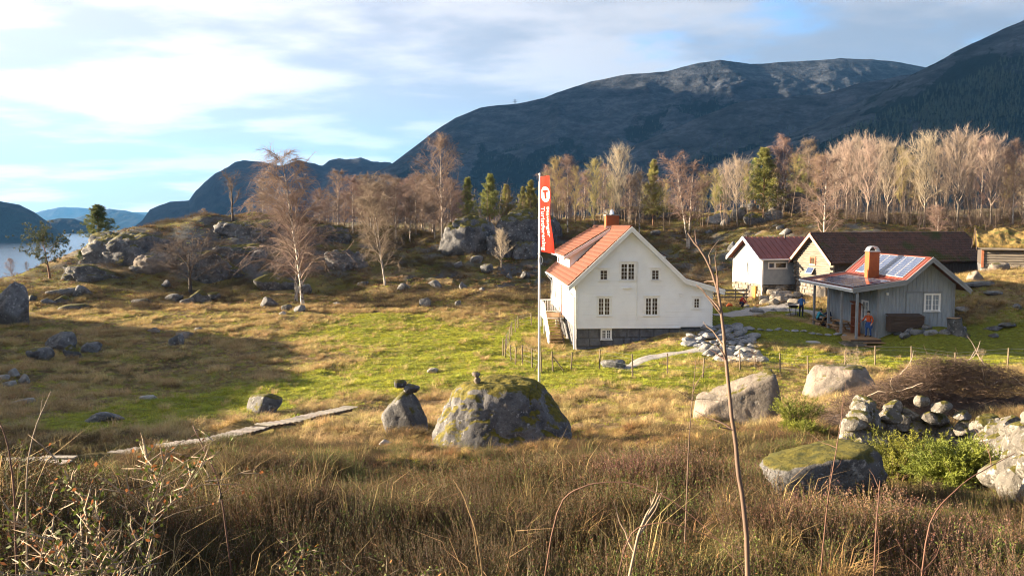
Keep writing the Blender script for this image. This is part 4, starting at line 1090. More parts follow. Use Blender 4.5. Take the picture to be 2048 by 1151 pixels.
lg = mb.build('log_gable', M['oldwood'], barn)
mb = MB(); z = 1.9; k = 0
while z < BE - .1:                           # ends of the side logs poke through at the corners
    if k % 2 == 0:
        for a in (.08, BW - .08): wbox(mb, WG, a - .09, a + .09, z + .01, z + .2, -.3, .22)
    z += .215; k += 1
mb.build('notched_corner', M['oldwood'], barn)
sb = MB(); sb.bb(.15, BL - .1, .1, BW - .1, -1.6, 1.88); sb = sb.build('stone_base', M['mortar'], barn)
stones_wall(sb, Wall2D((.15, BW, 0), (0, -1, 0), (-1, 0, 0)), -.15, BW + .15, -.8, 1.88, M['drystone'], .42, .1, irregular=.5, skip=[(3.1, 4.5, -.9, 1.7)])
stones_wall(sb, Wall2D((0, .1, 0), (1, 0, 0), (0, -1, 0)), .05, 5.5, -.8, 1.88, M['drystone'], .5, .1, irregular=.5)
dd = MB(); wbox(dd, WG, 3.12, 4.48, -.2, 1.7, -.1, .0); dd = dd.build('plank_door', M['oldboard'], barn)
for i in range(6): wbox(MB(), WG, 3.14 + i * .222, 3.345 + i * .222, -.2, 1.68, .002, .03).build('plank', M['oldboard'], dd)
fr = MB(); wbox(fr, WG, 2.18, 2.30, 3.15, 3.85, .04, .09); wbox(fr, WG, 2.90, 3.02, 3.15, 3.85, .04, .09); wbox(fr, WG, 2.30, 2.90, 3.73, 3.85, .04, .085); fr = fr.build('window', M['redbrown'], barn)
wbox(MB(), WG, 2.2, 3.0, 3.08, 3.148, .04, .12).build('sill', M['trim'], fr); wbox(MB(), WG, 2.30, 2.90, 3.15, 3.73, .04, .052).build('pane', M['glass'], fr)
sp = MB(); A_, B_ = (2.75, .08), (2.25, .42)
sp.hexa([WG(2.0, B_[0], B_[1]), WG(2.95, B_[0], B_[1]), WG(2.0, A_[0] + .05, A_[1]), WG(2.95, A_[0] + .05, A_[1]), WG(2.0, B_[0] + .04, B_[1] + .03), WG(2.95, B_[0] + .04, B_[1] + .03), WG(2.0, A_[0] + .09, A_[1] + .03), WG(2.95, A_[0] + .09, A_[1] + .03)])
sp = sp.build('solar_panel', M['alu'], barn)
pc = MB(); pc.quad(WG(2.04, B_[0] + .065, B_[1] + .012), WG(2.91, B_[0] + .065, B_[1] + .012), WG(2.91, A_[0] + .078, A_[1] + .056), WG(2.04, A_[0] + .078, A_[1] + .056)); pc.build('solar_cell_sheet', M['solar'], sp)
sw = wall_core(barn, 'side_wall', WS, [(0, 1.88), (BL, 1.88), (BL, BE), (0, BE)], M['darkboard'])
vboards(sw, WS, lambda a: BE, 1.7, .25, BL, .34, M['darkboard'])
wall_core(barn, 'rear_wall', WN2, [(0, 0), (BL, 0), (BL, BE), (0, BE)], M['darkboard'])
wall_core(barn, 'far_gable', WG2, [(0, 0), (BW, 0), (BW, BE), (BW / 2, BA), (0, BE)], M['darkboard'])
tb = (BA - BE) / (BW / 2); zr = BA + .2; x0, x1, eo = -.45, BL + .4, .45
bt = lambda y: zr - abs(y - BW / 2) * tb
e0, e1, r0, r1 = (Vector((x0, -eo, bt(-eo))), Vector((x1, -eo, bt(-eo))), Vector((x0, BW / 2, zr)), Vector((x1, BW / 2, zr)))
roof = slab(barn, 'roof', M['darkwood'], e0, e1, r1, r0, .14)
f0, f1 = Vector((x0, BW + eo, bt(-eo))), Vector((x1, BW + eo, bt(-eo)))
slab(barn, 'rear_roof_slope', M['darkwood'], f0, f1, r1, r0, .14)
def xtiles(parent, a0, a1, b0, mat, tw=.26, th=.33):
    up = (b0 - a0); run = up.length; up.normalize(); al = (a1 - a0); ln = al.length; al.normalize(); n = al.cross(up).normalized(); n = n if n.z > 0 else -n
    v, f = pantiles(a0 + n * .045 + al * .08, al, up, ln - .16, run, tw, th, .03, .035)
    v = v + rng.normal(0, .006, v.shape)
    return tag(link('roof_tiles', mesh_np('roof_tiles', v, [f], True), mat, parent), kind='stuff')
xtiles(barn, e0, e1, r0, M['oldtile']); xtiles(barn, f0, f1, r0, M['oldtile'])
rg = MB()
for i in range(int((x1 - x0) / .4)):
    xa = x0 + i * .4; rg.tube([(xa, BW / 2, zr + .04), (xa + .42, BW / 2, zr + .06)], [.13, .115], 8)
tag(rg.build('ridge_tiles', M['oldtile'], barn), kind='stuff')
def xbarge(parent, p, q, x, mat):
    mb = MB(); p, q = Vector(p), Vector(q)
    mb.hexa([(x - .03, p.y, p.z - .24), (x + .03, p.y, p.z - .24), (x - .03, q.y, q.z - .24), (x + .03, q.y, q.z - .24), (x - .03, p.y, p.z + .07), (x + .03, p.y, p.z + .07), (x - .03, q.y, q.z + .07), (x + .03, q.y, q.z + .07)])
    mb.build('bargeboard', mat, parent)
xbarge(barn, e0, r0, x0 - .03, M['salmon']); xbarge(barn, f0, r0, x0 - .03, M['salmon']); xbarge(barn, e1, r1, x1 + .03, M['darkwood']); xbarge(barn, f1, r1, x1 + .03, M['darkwood'])

# ------------------------------------------------------------------ store house with red sheet roof
PH = math.radians(14.0)
store = empty('storehouse', (23.7, 76.0, -7.5), PH, 'pale storehouse with red sheet metal roof on a stone basement', 'storehouse')
SW, SL, SB, SE, SA = 5.4, 8.0, 1.78, 4.32, 6.10
WG = Wall2D((0, SW, 0), (0, -1, 0), (-1, 0, 0)); WS = Wall2D((0, 0, 0), (1, 0, 0), (0, -1, 0))
M['palewall'] = pmat('pale_grey_white_paint', (0.28, 0.272, 0.252), (0.21, 0.205, 0.192), 2.4, 0.65, 0.004, 26)
M['greyclap'] = pmat('slate_grey_paint', (0.30, 0.33, 0.36), (0.25, 0.28, 0.31), 2.4, 0.65)
sg = [(0, SB), (SW, SB), (SW, SE), (SW / 2, SA), (0, SE)]
clapboard(WG, poly_top(sg), SB, .15, [(2.55, 2.95, 2.72, 3.85)]).build('gable_wall', M['palewall'], store)
window(store, WG, 2.75, 2.75, .26, 1.05, 1, 1, 2, mat=M['greyclap'], casing=.07, head=False)
clapboard(WS, lambda z: [(0, SL)] if z < SE else [], SB, .15, [(.55, 2.65, 3.28, 3.92)]).build('side_wall', M['greyclap'], store)
window(store, WS, .98, 3.32, .62, .55, 1, 1, 1, casing=.06, head=False); window(store, WS, 1.98, 3.32, 1.2, .55, 1, 1, 1, casing=.06, head=False)
clapboard(Wall2D((SL, SW, 0), (-1, 0, 0), (0, 1, 0)), lambda z: [(0, SL)] if z < SE else [], SB, .3, []).build('rear_wall', M['greyclap'], store)
clapboard(Wall2D((SL, 0, 0), (0, 1, 0), (1, 0, 0)), poly_top(sg), SB, .3, []).build('far_gable', M['greyclap'], store)
for W, a in ((WG, SW - .06), (WG, .06), (WS, .06)): wbox(MB(), W, a - .06, a + .06, SB - .02, SE - .05, .022, .045).build('corner_board', M['trim'], store)
bs_ = MB(); bs_.bb(.12, SL - .1, .1, SW - .1, -1.5, SB - .02); bs_ = bs_.build('stone_basement', M['mortar'], store)
stones_wall(bs_, Wall2D((.1, SW, 0), (0, -1, 0), (-1, 0, 0)), -.2, SW + .15, -.8, SB - .03, M['drystone'], .46, .1, irregular=.5, skip=[(3.2, 4.4, -.9, 1.5)])
stones_wall(bs_, Wall2D((0, .1, 0), (1, 0, 0), (0, -1, 0)), .0, 4.2, -.8, SB - .03, M['drystone'], .46, .1, irregular=.5)
dd = MB(); wbox(dd, WG, 3.25, 4.35, -.2, 1.5, -.18, -.10); dd = dd.build('basement_door', M['redbrown'], store)
wbox(MB(), WG, 3.98, 4.42, -.2, 1.55, -.12, .10).build('door_jamb', M['yellowdoor'], dd)
ts = (SA - SE) / (SW / 2); zr = SA + .16; x0, x1, eo = -.55, SL + .3, .42
bt = lambda y: zr - abs(y - SW / 2) * ts
e0, e1, r0, r1 = (Vector((x0, -eo, bt(-eo))), Vector((x1, -eo, bt(-eo))), Vector((x0, SW / 2, zr)), Vector((x1, SW / 2, zr)))
f0, f1 = Vector((x0, SW + eo, bt(-eo))), Vector((x1, SW + eo, bt(-eo)))
slab(store, 'roof', M['redmetal'], e0, e1, r1, r0, .10); slab(store, 'rear_roof_slope', M['redmetal'], f0, f1, r1, r0, .10)
sm = MB(); x = x0 + .35
while x < x1: sm.beam((x, -eo, bt(-eo) + .015), (x, SW / 2, zr + .015), .025, .045); x += .58
tag(sm.build('roof_seams', M['redmetal'], store), kind='stuff')
for p, q in ((e0, r0), (f0, r0)): xbarge(store, p, q, x0 - .03, M['trim'])
g = MB(); g.tube([e0 + Vector((0, -.06, -.04)), e1 + Vector((0, -.06, -.04))], .06, 8); g.build('gutter', M['trim'], store)
g = MB(); g.tube([e0 + Vector((.3, -.06, -.08)), (-.05, -.08, SE - .6), (-.05, -.08, .8)], .04, 8); g.build('downpipe', M['trim'], store)
vt = MB(); vt.tube([(3.9, SW / 2 - .25, zr - .25), (3.9, SW / 2 - .25, zr + .28)], .07, 8); vt.build('roof_vent', M['blackmetal'], store)

# ------------------------------------------------------------------ turf-roofed shed on the right
SD = math.radians(-26)
p = at(1962, 541, 68)
shed = empty('turf_shed', p, SD, 'old log shed with a golden turf roof at the right edge', 'shed')
zE = 1.85
sbm = MB(); sbm.bb(0, 6.5, 0, 4.4, -1.5, .55); sbm = sbm.build('stone_base', M['mortar'], shed)
stones_wall(sbm, Wall2D((0, 0, 0), (1, 0, 0), (0, -1, 0)), -.05, 6.5, -.7, .58, M['drystone'], .42, .06, irregular=.5)
mb = MB(); z = .58
while z < zE - .05:
    zt = z + .21; mb.hexa([(0, -.0, z), (6.5, -.0, z), (0, .2, z), (6.5, .2, z), (0, .0, zt - .02), (6.5, .0, zt - .02), (0, .2, zt), (6.5, .2, zt)])
    mb.hexa([(0, -.05, z + .04), (6.5, -.05, z + .04), (0, .0, z + .02), (6.5, .0, z + .02), (0, -.05, zt - .06), (6.5, -.05, zt - .06), (0, .0, zt - .03), (6.5, .0, zt - .03)]); z = zt
mb.build('log_wall', M['oldwood'], shed)
mb = MB(); mb.prism([(0, .2, .58), (0, 4.4, .58), (0, 4.4, zE), (0, 2.2, zE + 1.25), (0, .2, zE)], (.18, 0, 0)); mb.build('gable', M['darkboard'], shed)
mb = MB(); mb.beam((-.35, -.38, zE + .02), (6.8, -.38, zE + .02), .16, .16); mb.build('turf_log', M['oldwood'], shed)
MB().bb(-.02, .16, -.12, .06, .3, zE).build('corner_post', M['redbrown'], shed)
xs, ys_ = np.meshgrid(np.linspace(-.4, 6.8, 60), np.linspace(-.35, 4.75, 46))
zz_ = zE + .25 + 1.35 * (1 - np.abs(ys_ - 2.2) / 2.55) + .55 * (fbm2(xs * 1.6, ys_ * 1.6, 4, 5) - .5) + .35 * (fbm2(xs * .6, ys_ * .6, 2, 15) - .4)
v = np.stack([xs, ys_, zz_], -1).reshape(-1, 3); i = np.arange(60 * 46).reshape(46, 60)
v2 = v.copy(); v2[:, 2] = (zE - .02 + 1.3 * (1 - np.abs(ys_ - 2.2) / 2.55)).ravel()
fc = np.stack([i[:-1, :-1], i[:-1, 1:], i[1:, 1:], i[1:, :-1]], -1).reshape(-1, 4)
n = len(v); ring = np.concatenate([i[0, :], i[1:, -1], i[-1, -2::-1], i[-2:0:-1, 0]]); rn = np.roll(ring, -1)
M['turfroof'] = pmat('golden_turf', (0.20, 0.13, 0.04), (0.11, 0.085, 0.025), 3.0, .95, .08, 7, c3=(.07, .075, .015), s3=1.3)
turf = link('turf_roof', mesh_np('turf_roof', np.concatenate([v, v2]), [fc, fc[:, ::-1] + n, np.stack([ring, ring + n, rn + n, rn], -1)], True), M['turfroof'], shed)
MB().beam((-.42, -.5, zE - .05), (-.42, 2.2, zE + 1.75), .05, .22).build('verge_board', M['darkwood'], shed)
MB().beam((-.42, 2.2, zE + 1.75), (-.42, 4.85, zE - .05), .05, .22).build('verge_board', M['darkwood'], shed)

# ------------------------------------------------------------------ rocks
import bmesh
_ico = {}
def ico(sub):
    if sub not in _ico:
        b = bmesh.new(); bmesh.ops.create_icosphere(b, subdivisions=sub, radius=1.0)
        v = np.array([x.co[:] for x in b.verts]); f = np.array([[q.index for q in x.verts] for x in b.faces]); b.free(); _ico[sub] = (v, f)
    return _ico[sub]
def rock_mesh(seed, planes=None, sub=4, nplanes=11, rough=.10, soft=.10, scale=(1, 1, 1)):
    """faceted boulder: sphere directions cut by planes, then worn and pitted. Result fits a unit box."""
    r = np.random.default_rng(seed); d, f = ico(sub)
    if planes is None:
        n = r.normal(size=(nplanes, 3)); n /= np.linalg.norm(n, axis=1)[:, None]; h = r.uniform(.62, 1.0, nplanes)
        n = np.vstack([n, [[0, 0, -1]]]); h = np.append(h, .7)
    else:
        n = np.array([p[:3] for p in planes], float); n /= np.linalg.norm(n, axis=1)[:, None]; h = np.array([p[3] for p in planes], float)
    t = np.einsum('ij,kj->ki', n, d); t = np.where(t > .04, h[None] / np.maximum(t, .04), 9.0)
    t = np.concatenate([t, np.full((len(d), 1), 1.25)], 1)
    k = soft * .5
    rad = -k * np.log(np.exp(-t / k).sum(1))
    v = d * rad[:, None]
    v += d * (rough * 1.6 * (fbm3(v * 2.0 + seed, 4, seed) - .5) + rough * .55 * (fbm3(v * 7 + seed, 3, seed + 3) - .5))[:, None]
    if sub >= 4:                                            # cracks
        pc = v * 1.7 + seed * 3.1; rdg = 1 - np.abs(2 * fbm3(pc, 3, seed + 9) - 1)
        v -= d * (rough * .35 * np.clip((rdg - .92) / .08, 0, 1))[:, None]
    lo, hi = v.min(0), v.max(0); v = (v - (lo + hi) / 2) / (hi - lo)
    return mesh_np('rock', v * np.array(scale), [f], True)
RV = [rock_mesh(100 + i, sub=4, nplanes=9 + i % 5, rough=.08 + .015 * (i % 4)) for i in range(9)]
SV = [rock_mesh(200 + i, sub=3, nplanes=9, rough=.07, soft=.04) for i in range(7)]
AV = [rock_mesh(230 + i, sub=3, nplanes=8, rough=.035, soft=.02) for i in range(7)]
for m_ in AV: m_.polygons.foreach_set('use_smooth', np.zeros(len(m_.polygons), bool))
_rc = {}
def with_mat(me, mat):
    k = (me.name, mat.name)
    if k not in _rc:
        c = me.copy(); c.materials.clear(); c.materials.append(mat); _rc[k] = c
    return _rc[k]
def rock(u, v, w, h, label, mat='rock', var=None, depth=.8, sink=.28, rz=None, tilt=0.0, group=None, name='boulder', cat='boulder', dmin=2.5):
    P = gpix(u, v, dmin); s = math.hypot(P.y, 0) / F; i = int(u * 7 + v * 3)
    me = RV[(var if var is not None else i) % len(RV)]
    W_, H_ = w * s, h * s / (1 - sink); De = W_ * depth
    o = link(name, with_mat(me, M[mat]))
    o.location = P + Vector((0, De * .35, H_ * (.5 - sink)))
    o.scale = (W_, De, H_); o.rotation_euler = (tilt, tilt * .5, (i % 7 - 3) * .12 if rz is None else rz)
    return tag(o, label, cat, group)
# ---- the large ones
P = gpix(1005, 905); s = P.y / F
big = link('boulder', rock_mesh(7, [(0, 0, 1, .80), (-.85, -.25, .42, .82), (.80, -.15, .50, .80), (.62, -.75, .40, .86), (-.35, -.9, .38, .80), (.1, -1, .42, .80), (-.5, .8, .3, .9), (.5, .8, .4, .9), (0, 1, .2, .9), (.25, -.1, 1, .86), (-.5, -.1, .9, .92), (0, 0, -1, .6), (1, .2, .1, 1.02), (-1, .1, .1, 1.02)], 6, rough=.11, soft=.16), M['bigrock'])
big.location = P + Vector((0, 1.0, .58)); big.scale = (315 * s, 2.6, 160 * s * 1.15)
tag(big, 'huge blue-grey boulder with yellow moss in front of the flagpole', 'boulder')
BIG = big
P = gpix(1490, 852); s = P.y / F
o = link('boulder', rock_mesh(17, [(-.46, -.18, .88, .62), (1, -.05, .16, .80), (-.30, -1, .40, .62), (-.9, -.2, .5, .95), (.2, 1, .2, .8), (0, 0, -1, .6), (.6, -.8, .1, .92), (-.2, .5, .8, .8)], 5, rough=.07, soft=.05), M['warmrock'])
o.location = P + Vector((0, .8, .62)); o.scale = (188 * s, 2.1, 118 * s * 1.2); tag(o, 'tan slab-sided boulder tilting up to a sharp right edge', 'boulder')
P = gpix(1690, 792); s = P.y / F
o = link('boulder', rock_mesh(27, [(-.6, -.4, .75, .66), (.6, -.5, .7, .8), (0, -1, .3, .8), (0, 0, 1, .75), (1, 0, .2, .9), (-1, 0, .3, 1.0), (0, 1, 0, .9), (0, 0, -1, .6)], 5, rough=.08), M['warmrock'])
o.location = P + Vector((.2, .8, .28)); o.scale = (150 * s, 2.0, 66 * s * 1.2); tag(o, 'tan boulder half hidden behind the left end of the brush pile', 'boulder')
rock(1655, 1004, 250, 105, 'low mossy boulder with a smooth grey right side among the heather', 'mossrock', 3, .75, .02, .1)
rock(806, 862, 98, 78, 'rounded dark boulder carrying two small stones, left of the huge boulder', 'mossrock', 1, .9, .22)
rock(520, 826, 74, 36, 'dark cluster-like boulder in the meadow beyond the boardwalk', 'mossrock', 4, .8, .2)
rock(4, 650, 80, 86, 'grey cliff-like rock at the left edge of the view', 'rock', 2, 1.0, .2, 0.3)
rock(1385, 957, 84, 20, 'flat grey stone showing in the heather below the tan boulder', 'mossrock', 5, .8, .4)
rock(1228, 736, 54, 18, 'broad low grey rock inside the fence before the farmhouse', 'rock', 6, .7, .3)
rock(773, 893, 34, 13, 'small white stone left of the huge boulder', 'palerock', 0, .8, .3)
rock(865, 745, 24, 8, 'single pale stone lying in the sunlit green meadow', 'palerock', 7, .8, .3)
rock(200, 842, 76, 18, 'long flat dark rock in the shaded meadow above the boardwalk', 'rock', 8, .6, .35)
rock(40, 809, 46, 12, 'flat pale rock in the shaded meadow near the left edge', 'palerock', 3, .6, .35)
rock(293, 799, 40, 8, 'thin pale rock barely rising from the brown meadow', 'palerock', 6, .7, .4)
for k, (u, v, w, h, l) in enumerate([(24, 752, 24, 15, 'highest of the white stones heaped at the left edge'), (42, 768, 28, 21, 'rightmost and largest of the white stones heaped at the left edge'), (14, 773, 24, 12, 'lowest of the white stones heaped at the left edge'), (5, 760, 20, 11, 'leftmost tan white stone of the heap at the left edge')]):
    rock(u, v, w, h, l, 'palerock', k + 1, .9, .15, group='white stones in the meadow')
L_ = [(112, 702, 64, 40, 'largest angular grey rock of the shaded group below the left cliff', 'rock', 2), (74, 720, 50, 24, 'lowest left grey rock of the shaded group below the left cliff', 'rock', 5),
 (143, 715, 34, 26, 'dark upright rock in the middle of the shaded group below the left cliff', 'mossrock', 0), (178, 704, 40, 20, 'smooth pale rock on the right of the shaded group below the left cliff', 'rock', 7),
 (350, 690, 30, 22, 'upright grey block in the sunlit strip of the meadow', 'rock', 3), (365, 676, 36, 12, 'flat layered stone in the sunlit strip of the meadow', 'warmrock', 4), (396, 664, 18, 10, 'small round stone in the sunlit strip of the meadow', 'rock', 6), (305, 664, 26, 8, 'low tan stone in the sunlit strip, left of the layered stone', 'warmrock', 1),
 (158, 592, 40, 22, 'white-topped boulder below the windswept pine', 'rock', 8), (118, 590, 66, 14, 'long flat boulder below the windswept pine', 'rock', 3), (122, 606, 34, 15, 'yellow-mossed boulder below the windswept pine', 'mossrock', 1), (95, 608, 28, 12, 'small grey boulder at the left of the group below the windswept pine', 'rock', 0),
 (60, 602, 20, 12, 'small boulder standing apart left of the windswept pine group', 'mossrock', 4), (275, 547, 38, 17, 'square white-grey boulder at the foot of the rocky knoll', 'rock', 5), (328, 574, 26, 14, 'angular boulder below the rocky knoll, left of the dark apple tree', 'rock', 2), (278, 608, 40, 11, 'flat pale boulder in the brown grass below the knoll', 'rock', 6),
 (140, 622, 60, 13, 'low turf-covered rock on the shaded slope near the left edge', 'mossrock', 7),
 (345, 602, 36, 14, 'left pale stone of the heap under the dark apple tree', 'rock', 7), (395, 604, 44, 24, 'mossy stone in the heap under the dark apple tree', 'mossrock', 1), (372, 608, 28, 13, 'middle stone of the heap under the dark apple tree', 'rock', 3), (424, 600, 30, 16, 'right stone of the heap under the dark apple tree', 'mossrock', 5),
 (535, 614, 40, 21, 'sunlit round boulder left of the tall twin birch', 'rock', 8), (597, 624, 28, 15, 'grey boulder leaning at the foot of the tall twin birch', 'rock', 2), (572, 622, 24, 14, 'brown boulder just left of the foot of the tall twin birch', 'mossrock', 6), (565, 629, 16, 7, 'small white stone below the tall twin birch', 'palerock', 1), (672, 610, 13, 6, 'tiny white stone right of the tall twin birch', 'palerock', 4),
 (550, 580, 92, 34, 'mossy green rock hump behind the tall twin birch', 'mossrock', 0), (605, 588, 34, 20, 'pale rock against the mossy hump behind the twin birch', 'rock', 5), (515, 522, 36, 22, 'white-speckled boulder on the knoll slope left of the twin birch', 'rock', 7),
 (725, 572, 22, 10, 'small pale boulder on the slope left of the forked birch', 'rock', 3), (806, 580, 34, 14, 'white-topped boulder right of the forked birch foot', 'rock', 8), (868, 574, 34, 14, 'grey boulder on the slope below the dark crag', 'rock', 1), (850, 613, 25, 17, 'bright lichened boulder at the top of the meadow', 'rock', 4), (916, 613, 14, 13, 'small dark boulder at the top of the meadow', 'rock', 6),
 (926, 578, 17, 15, 'round boulder right of the path over the slope', 'rock', 0), (963, 582, 12, 8, 'small stone on the slope between the crag and the flagpole', 'rock', 2), (974, 546, 26, 19, 'pale round boulder below the small bare ash tree', 'rock', 5), (952, 526, 30, 14, 'flat-topped pale rock below the dark crag', 'rock', 7), (915, 534, 18, 12, 'stubby rock below the left side of the dark crag', 'rock', 3), (1051, 558, 28, 15, 'broad boulder just left of the flagpole banner foot', 'rock', 8), (1018, 556, 13, 10, 'small boulder between the ash tree and the flagpole', 'rock', 1),
 (1440, 450, 46, 26, 'brown-sided rock at the left of the boulder field behind the storehouse', 'rock', 2), (1480, 440, 36, 26, 'bulging rock on top of the boulder field behind the storehouse', 'rock', 5), (1514, 448, 46, 24, 'broad mossy rock right of centre in the boulder field behind the storehouse', 'mossrock', 0), (1452, 452, 22, 14, 'small broken rock below the boulder field behind the storehouse', 'rock', 7), (1552, 438, 42, 18, 'pale rock at the right of the boulder field behind the storehouse', 'rock', 4), (1500, 420, 34, 14, 'flat rock behind the boulder field at the edge of the trees', 'rock', 6),
 (1576, 468, 26, 11, 'white boulder on the slope above the storehouse roof', 'rock', 8), (1561, 458, 16, 8, 'small pale boulder above the white one on the storehouse slope', 'rock', 3), (1467, 502, 21, 19, 'round pale boulder just left of the storehouse gable', 'rock', 1), (1418, 468, 14, 8, 'small boulder on the slope below the forked roadside birch', 'rock', 2), (1312, 470, 22, 9, 'low pale boulder right of the farmhouse ridge', 'rock', 5),
 (1956, 562, 34, 20, 'egg-shaped boulder on the slope behind the grey cabin', 'warmrock', 1), (2004, 545, 46, 20, 'large tan boulder in front of the turf shed', 'warmrock', 5), (2012, 532, 30, 16, 'pointed boulder leaning on the tan boulder by the turf shed', 'warmrock', 2), (1952, 536, 44, 26, 'grey boulder at the left corner of the turf shed', 'rock', 7),
 (1962, 572, 62, 10, 'flat slab below the egg-shaped boulder', 'rock', 3), (1990, 590, 40, 8, 'thin ledge of bare rock on the right slope', 'rock', 6), (2040, 618, 22, 12, 'small pale rock on the slope at the right edge', 'rock', 0), (1932, 622, 34, 8, 'pale leaning slab right of the cabin gable', 'palerock', 4), (2020, 655, 40, 9, 'flat stone in the ruined wall at the right edge', 'rock', 5), (1994, 660, 36, 8, 'flat stone at the left of the ruined wall at the right edge', 'rock', 8), (1990, 676, 18, 9, 'small stone below the ruined wall at the right edge', 'rock', 2)]
for u, v, w, h, l, m, va in L_: rock(u, v, w, h, l, m, va, .8, .25)
# ---- crags
CV = [rock_mesh(300 + i, sub=5, nplanes=16, rough=.26, soft=.05) for i in range(5)]
C_ = [(232, 528, 175, 62, 'slanting bare crag at the left end of the rocky knoll', 'rock', 4, .5, .05), (430, 562, 120, 58, 'dark fissured crag in the middle of the rocky knoll', 'rock', 0, .6, 0), (300, 548, 90, 44, 'pale sloping crag on the left part of the knoll', 'warmrock', 2, .6, 0), (488, 474, 120, 34, 'long dark rock ledge under the bare tree on the knoll top', 'rock', 8, .5, 0), (470, 515, 90, 26, 'broken rock band across the knoll', 'rock', 3, .5, 0),
 (182, 560, 120, 30, 'layered rock shelf beside the windswept pine', 'rock', 5, .5, 0), (690, 540, 80, 40, 'shaded crag between the twin birch and the forked birch', 'rock', 1, .6, 0), (650, 480, 90, 30, 'mossy crag on the skyline behind the twin birch', 'mossrock', 6, .6, 0),
 (936, 508, 128, 76, 'large furrowed crag beside the birches left of the flagpole', 'rock', 7, .7, 0), (1052, 490, 150, 70, 'big dark crag behind the flagpole banner', 'rock', 2, .6, 0), (1000, 512, 56, 42, 'pale lichened block behind the small ash tree', 'rock', 5, .8, 0), (1052, 518, 52, 34, 'white-spotted block below the big dark crag', 'rock', 4, .8, 0), (1290, 440, 150, 30, 'low rock band in the trees above the farmhouse ridge', 'rock', 3, .5, 0), (1600, 425, 120, 40, 'shadowed crag among the trees above the storehouse', 'rock', 0, .5, 0)]
RVs, RV = RV, CV
for u, v, w, h, l, m, va, de, ti in C_: rock(u, v, w * 1.1, h * 1.05, l, 'crag' if m == 'rock' else m, va, de, .38, 0.1, ti, name='crag', cat='rock outcrop')
RV = RVs
# ---- balanced stones
def on_mesh(o, x, y):
    """top of object o at world x, y."""
    me = o.data; n = len(me.vertices); v = np.zeros(n * 3); me.vertices.foreach_get('co', v); v = v.reshape(-1, 3)
    Mx = np.array(Matrix.LocRotScale(o.location, o.rotation_euler, o.scale)); w = v @ Mx[:3, :3].T + Mx[:3, 3]
    d = np.hypot(w[:, 0] - x, w[:, 1] - y); c = w[d < max(.22, d.min() * 1.5)]
    return float(c[:, 2].max())
def small_stone(loc, dim, mat, label, rz=0.0, var=0, group=None, cat='stone'):
    o = link('stone', with_mat(SV[var], M[mat])); o.location = Vector(loc) + Vector((0, 0, dim[2] * .45)); o.scale = dim; o.rotation_euler = (0, 0, rz)
    return tag(o, label, cat, group)
bx_ = BIG.location.x + (953 - 1005) / F * BIG.location.y; by_ = BIG.location.y - .1
tz = on_mesh(BIG, bx_, by_)
small_stone((bx_, by_, tz - .03), (.20, .20, .22), 'warmrock', 'lower tan stone balanced on the huge boulder', .3, 1)
small_stone((bx_ - .01, by_, tz + .15), (.27, .24, .15), 'warmrock', 'upper tan stone of the pair balanced on the huge boulder', 1.0, 3)
rb = [o for o in COL.objects if o.get('label', '').startswith('rounded dark boulder')][0]
for dx_, dm, l, va in ((-.10, (.42, .36, .26), 'dark rough stone on top of the rounded boulder', 2), (.22, (.50, .40, .28), 'smooth grey stone on the right of the rounded boulder top', 4)):
    x, y = rb.location.x + dx_, rb.location.y - .05; small_stone((x, y, on_mesh(rb, x, y) - .06 + (.16 if dx_ < 0 else 0)), dm, 'mossrock' if dx_ < 0 else 'rock', l, .4, va)

# ------------------------------------------------------------------ stone terrace, retaining stones, steps
def poly_in(p, poly):
    x, y = p; r = False
    for (a, b), (c, d) in zip(poly, poly[1:] + poly[:1]):
        if (b > y) != (d > y) and x < (c - a) * (y - b) / (d - b) + a: r = not r
    return r
ter = empty('stone_terrace', gpix(1450, 690), 0, 'heap of pale grey stone slabs on the slope beside the farmhouse', 'stone terrace')
poly = [tuple(gpix(u, v)[:2]) for u, v in ((1362, 690), (1400, 668), (1440, 652), (1512, 662), (1508, 690), (1525, 722), (1470, 727), (1415, 712), (1400, 700))]
xs = [p[0] for p in poly]; ys = [p[1] for p in poly]; r = random.Random(9); pl_ = []
for k in range(2600):
    p = (r.uniform(min(xs), max(xs)), r.uniform(min(ys), max(ys)))
    if not poly_in(p, poly): continue
    sz = r.uniform(.38, .95)
    if any(math.hypot(p[0] - q[0], p[1] - q[1]) < (sz + q[2]) * .36 for q in pl_): continue
    pl_.append((p[0], p[1], sz))
for x, y, sz in pl_:
    low = y < 48.3
    o = link('slab', with_mat(AV[r.randrange(7)], M['palerock' if low else 'slab']), None, ter)
    hgt = sz * (r.uniform(.40, .6) if low else r.uniform(.28, .5))
    o.location = Vector((x, y, hz(x, y) + hgt * .32)) - ter.location
    o.scale = (sz * 1.15, sz * r.uniform(.6, .95), hgt); o.rotation_euler = (r.uniform(-.12, .12), r.uniform(-.12, .12), r.uniform(-.5, .5))
edge = empty('stone_edging', gpix(1600, 664), 0, 'thin line of flat stones crossing the shaded lawn', 'stone edging')
a, b = gpix(1522, 660), gpix(1690, 672); n = 11
for i in range(n):
    p = a.lerp(b, i / (n - 1)); o = link('slab', with_mat(AV[i % 7], M['slab']), None, edge); o.location = Vector((p.x, p.y, hz(p.x, p.y) + .05)) - edge.location; o.scale = ((b - a).length / n * .95, .32, .16)
ret = empty('retaining_stones', gpix(1850, 668), 0, 'low row of grey stones holding the bank before the grey cabin', 'retaining wall')
r = random.Random(4)
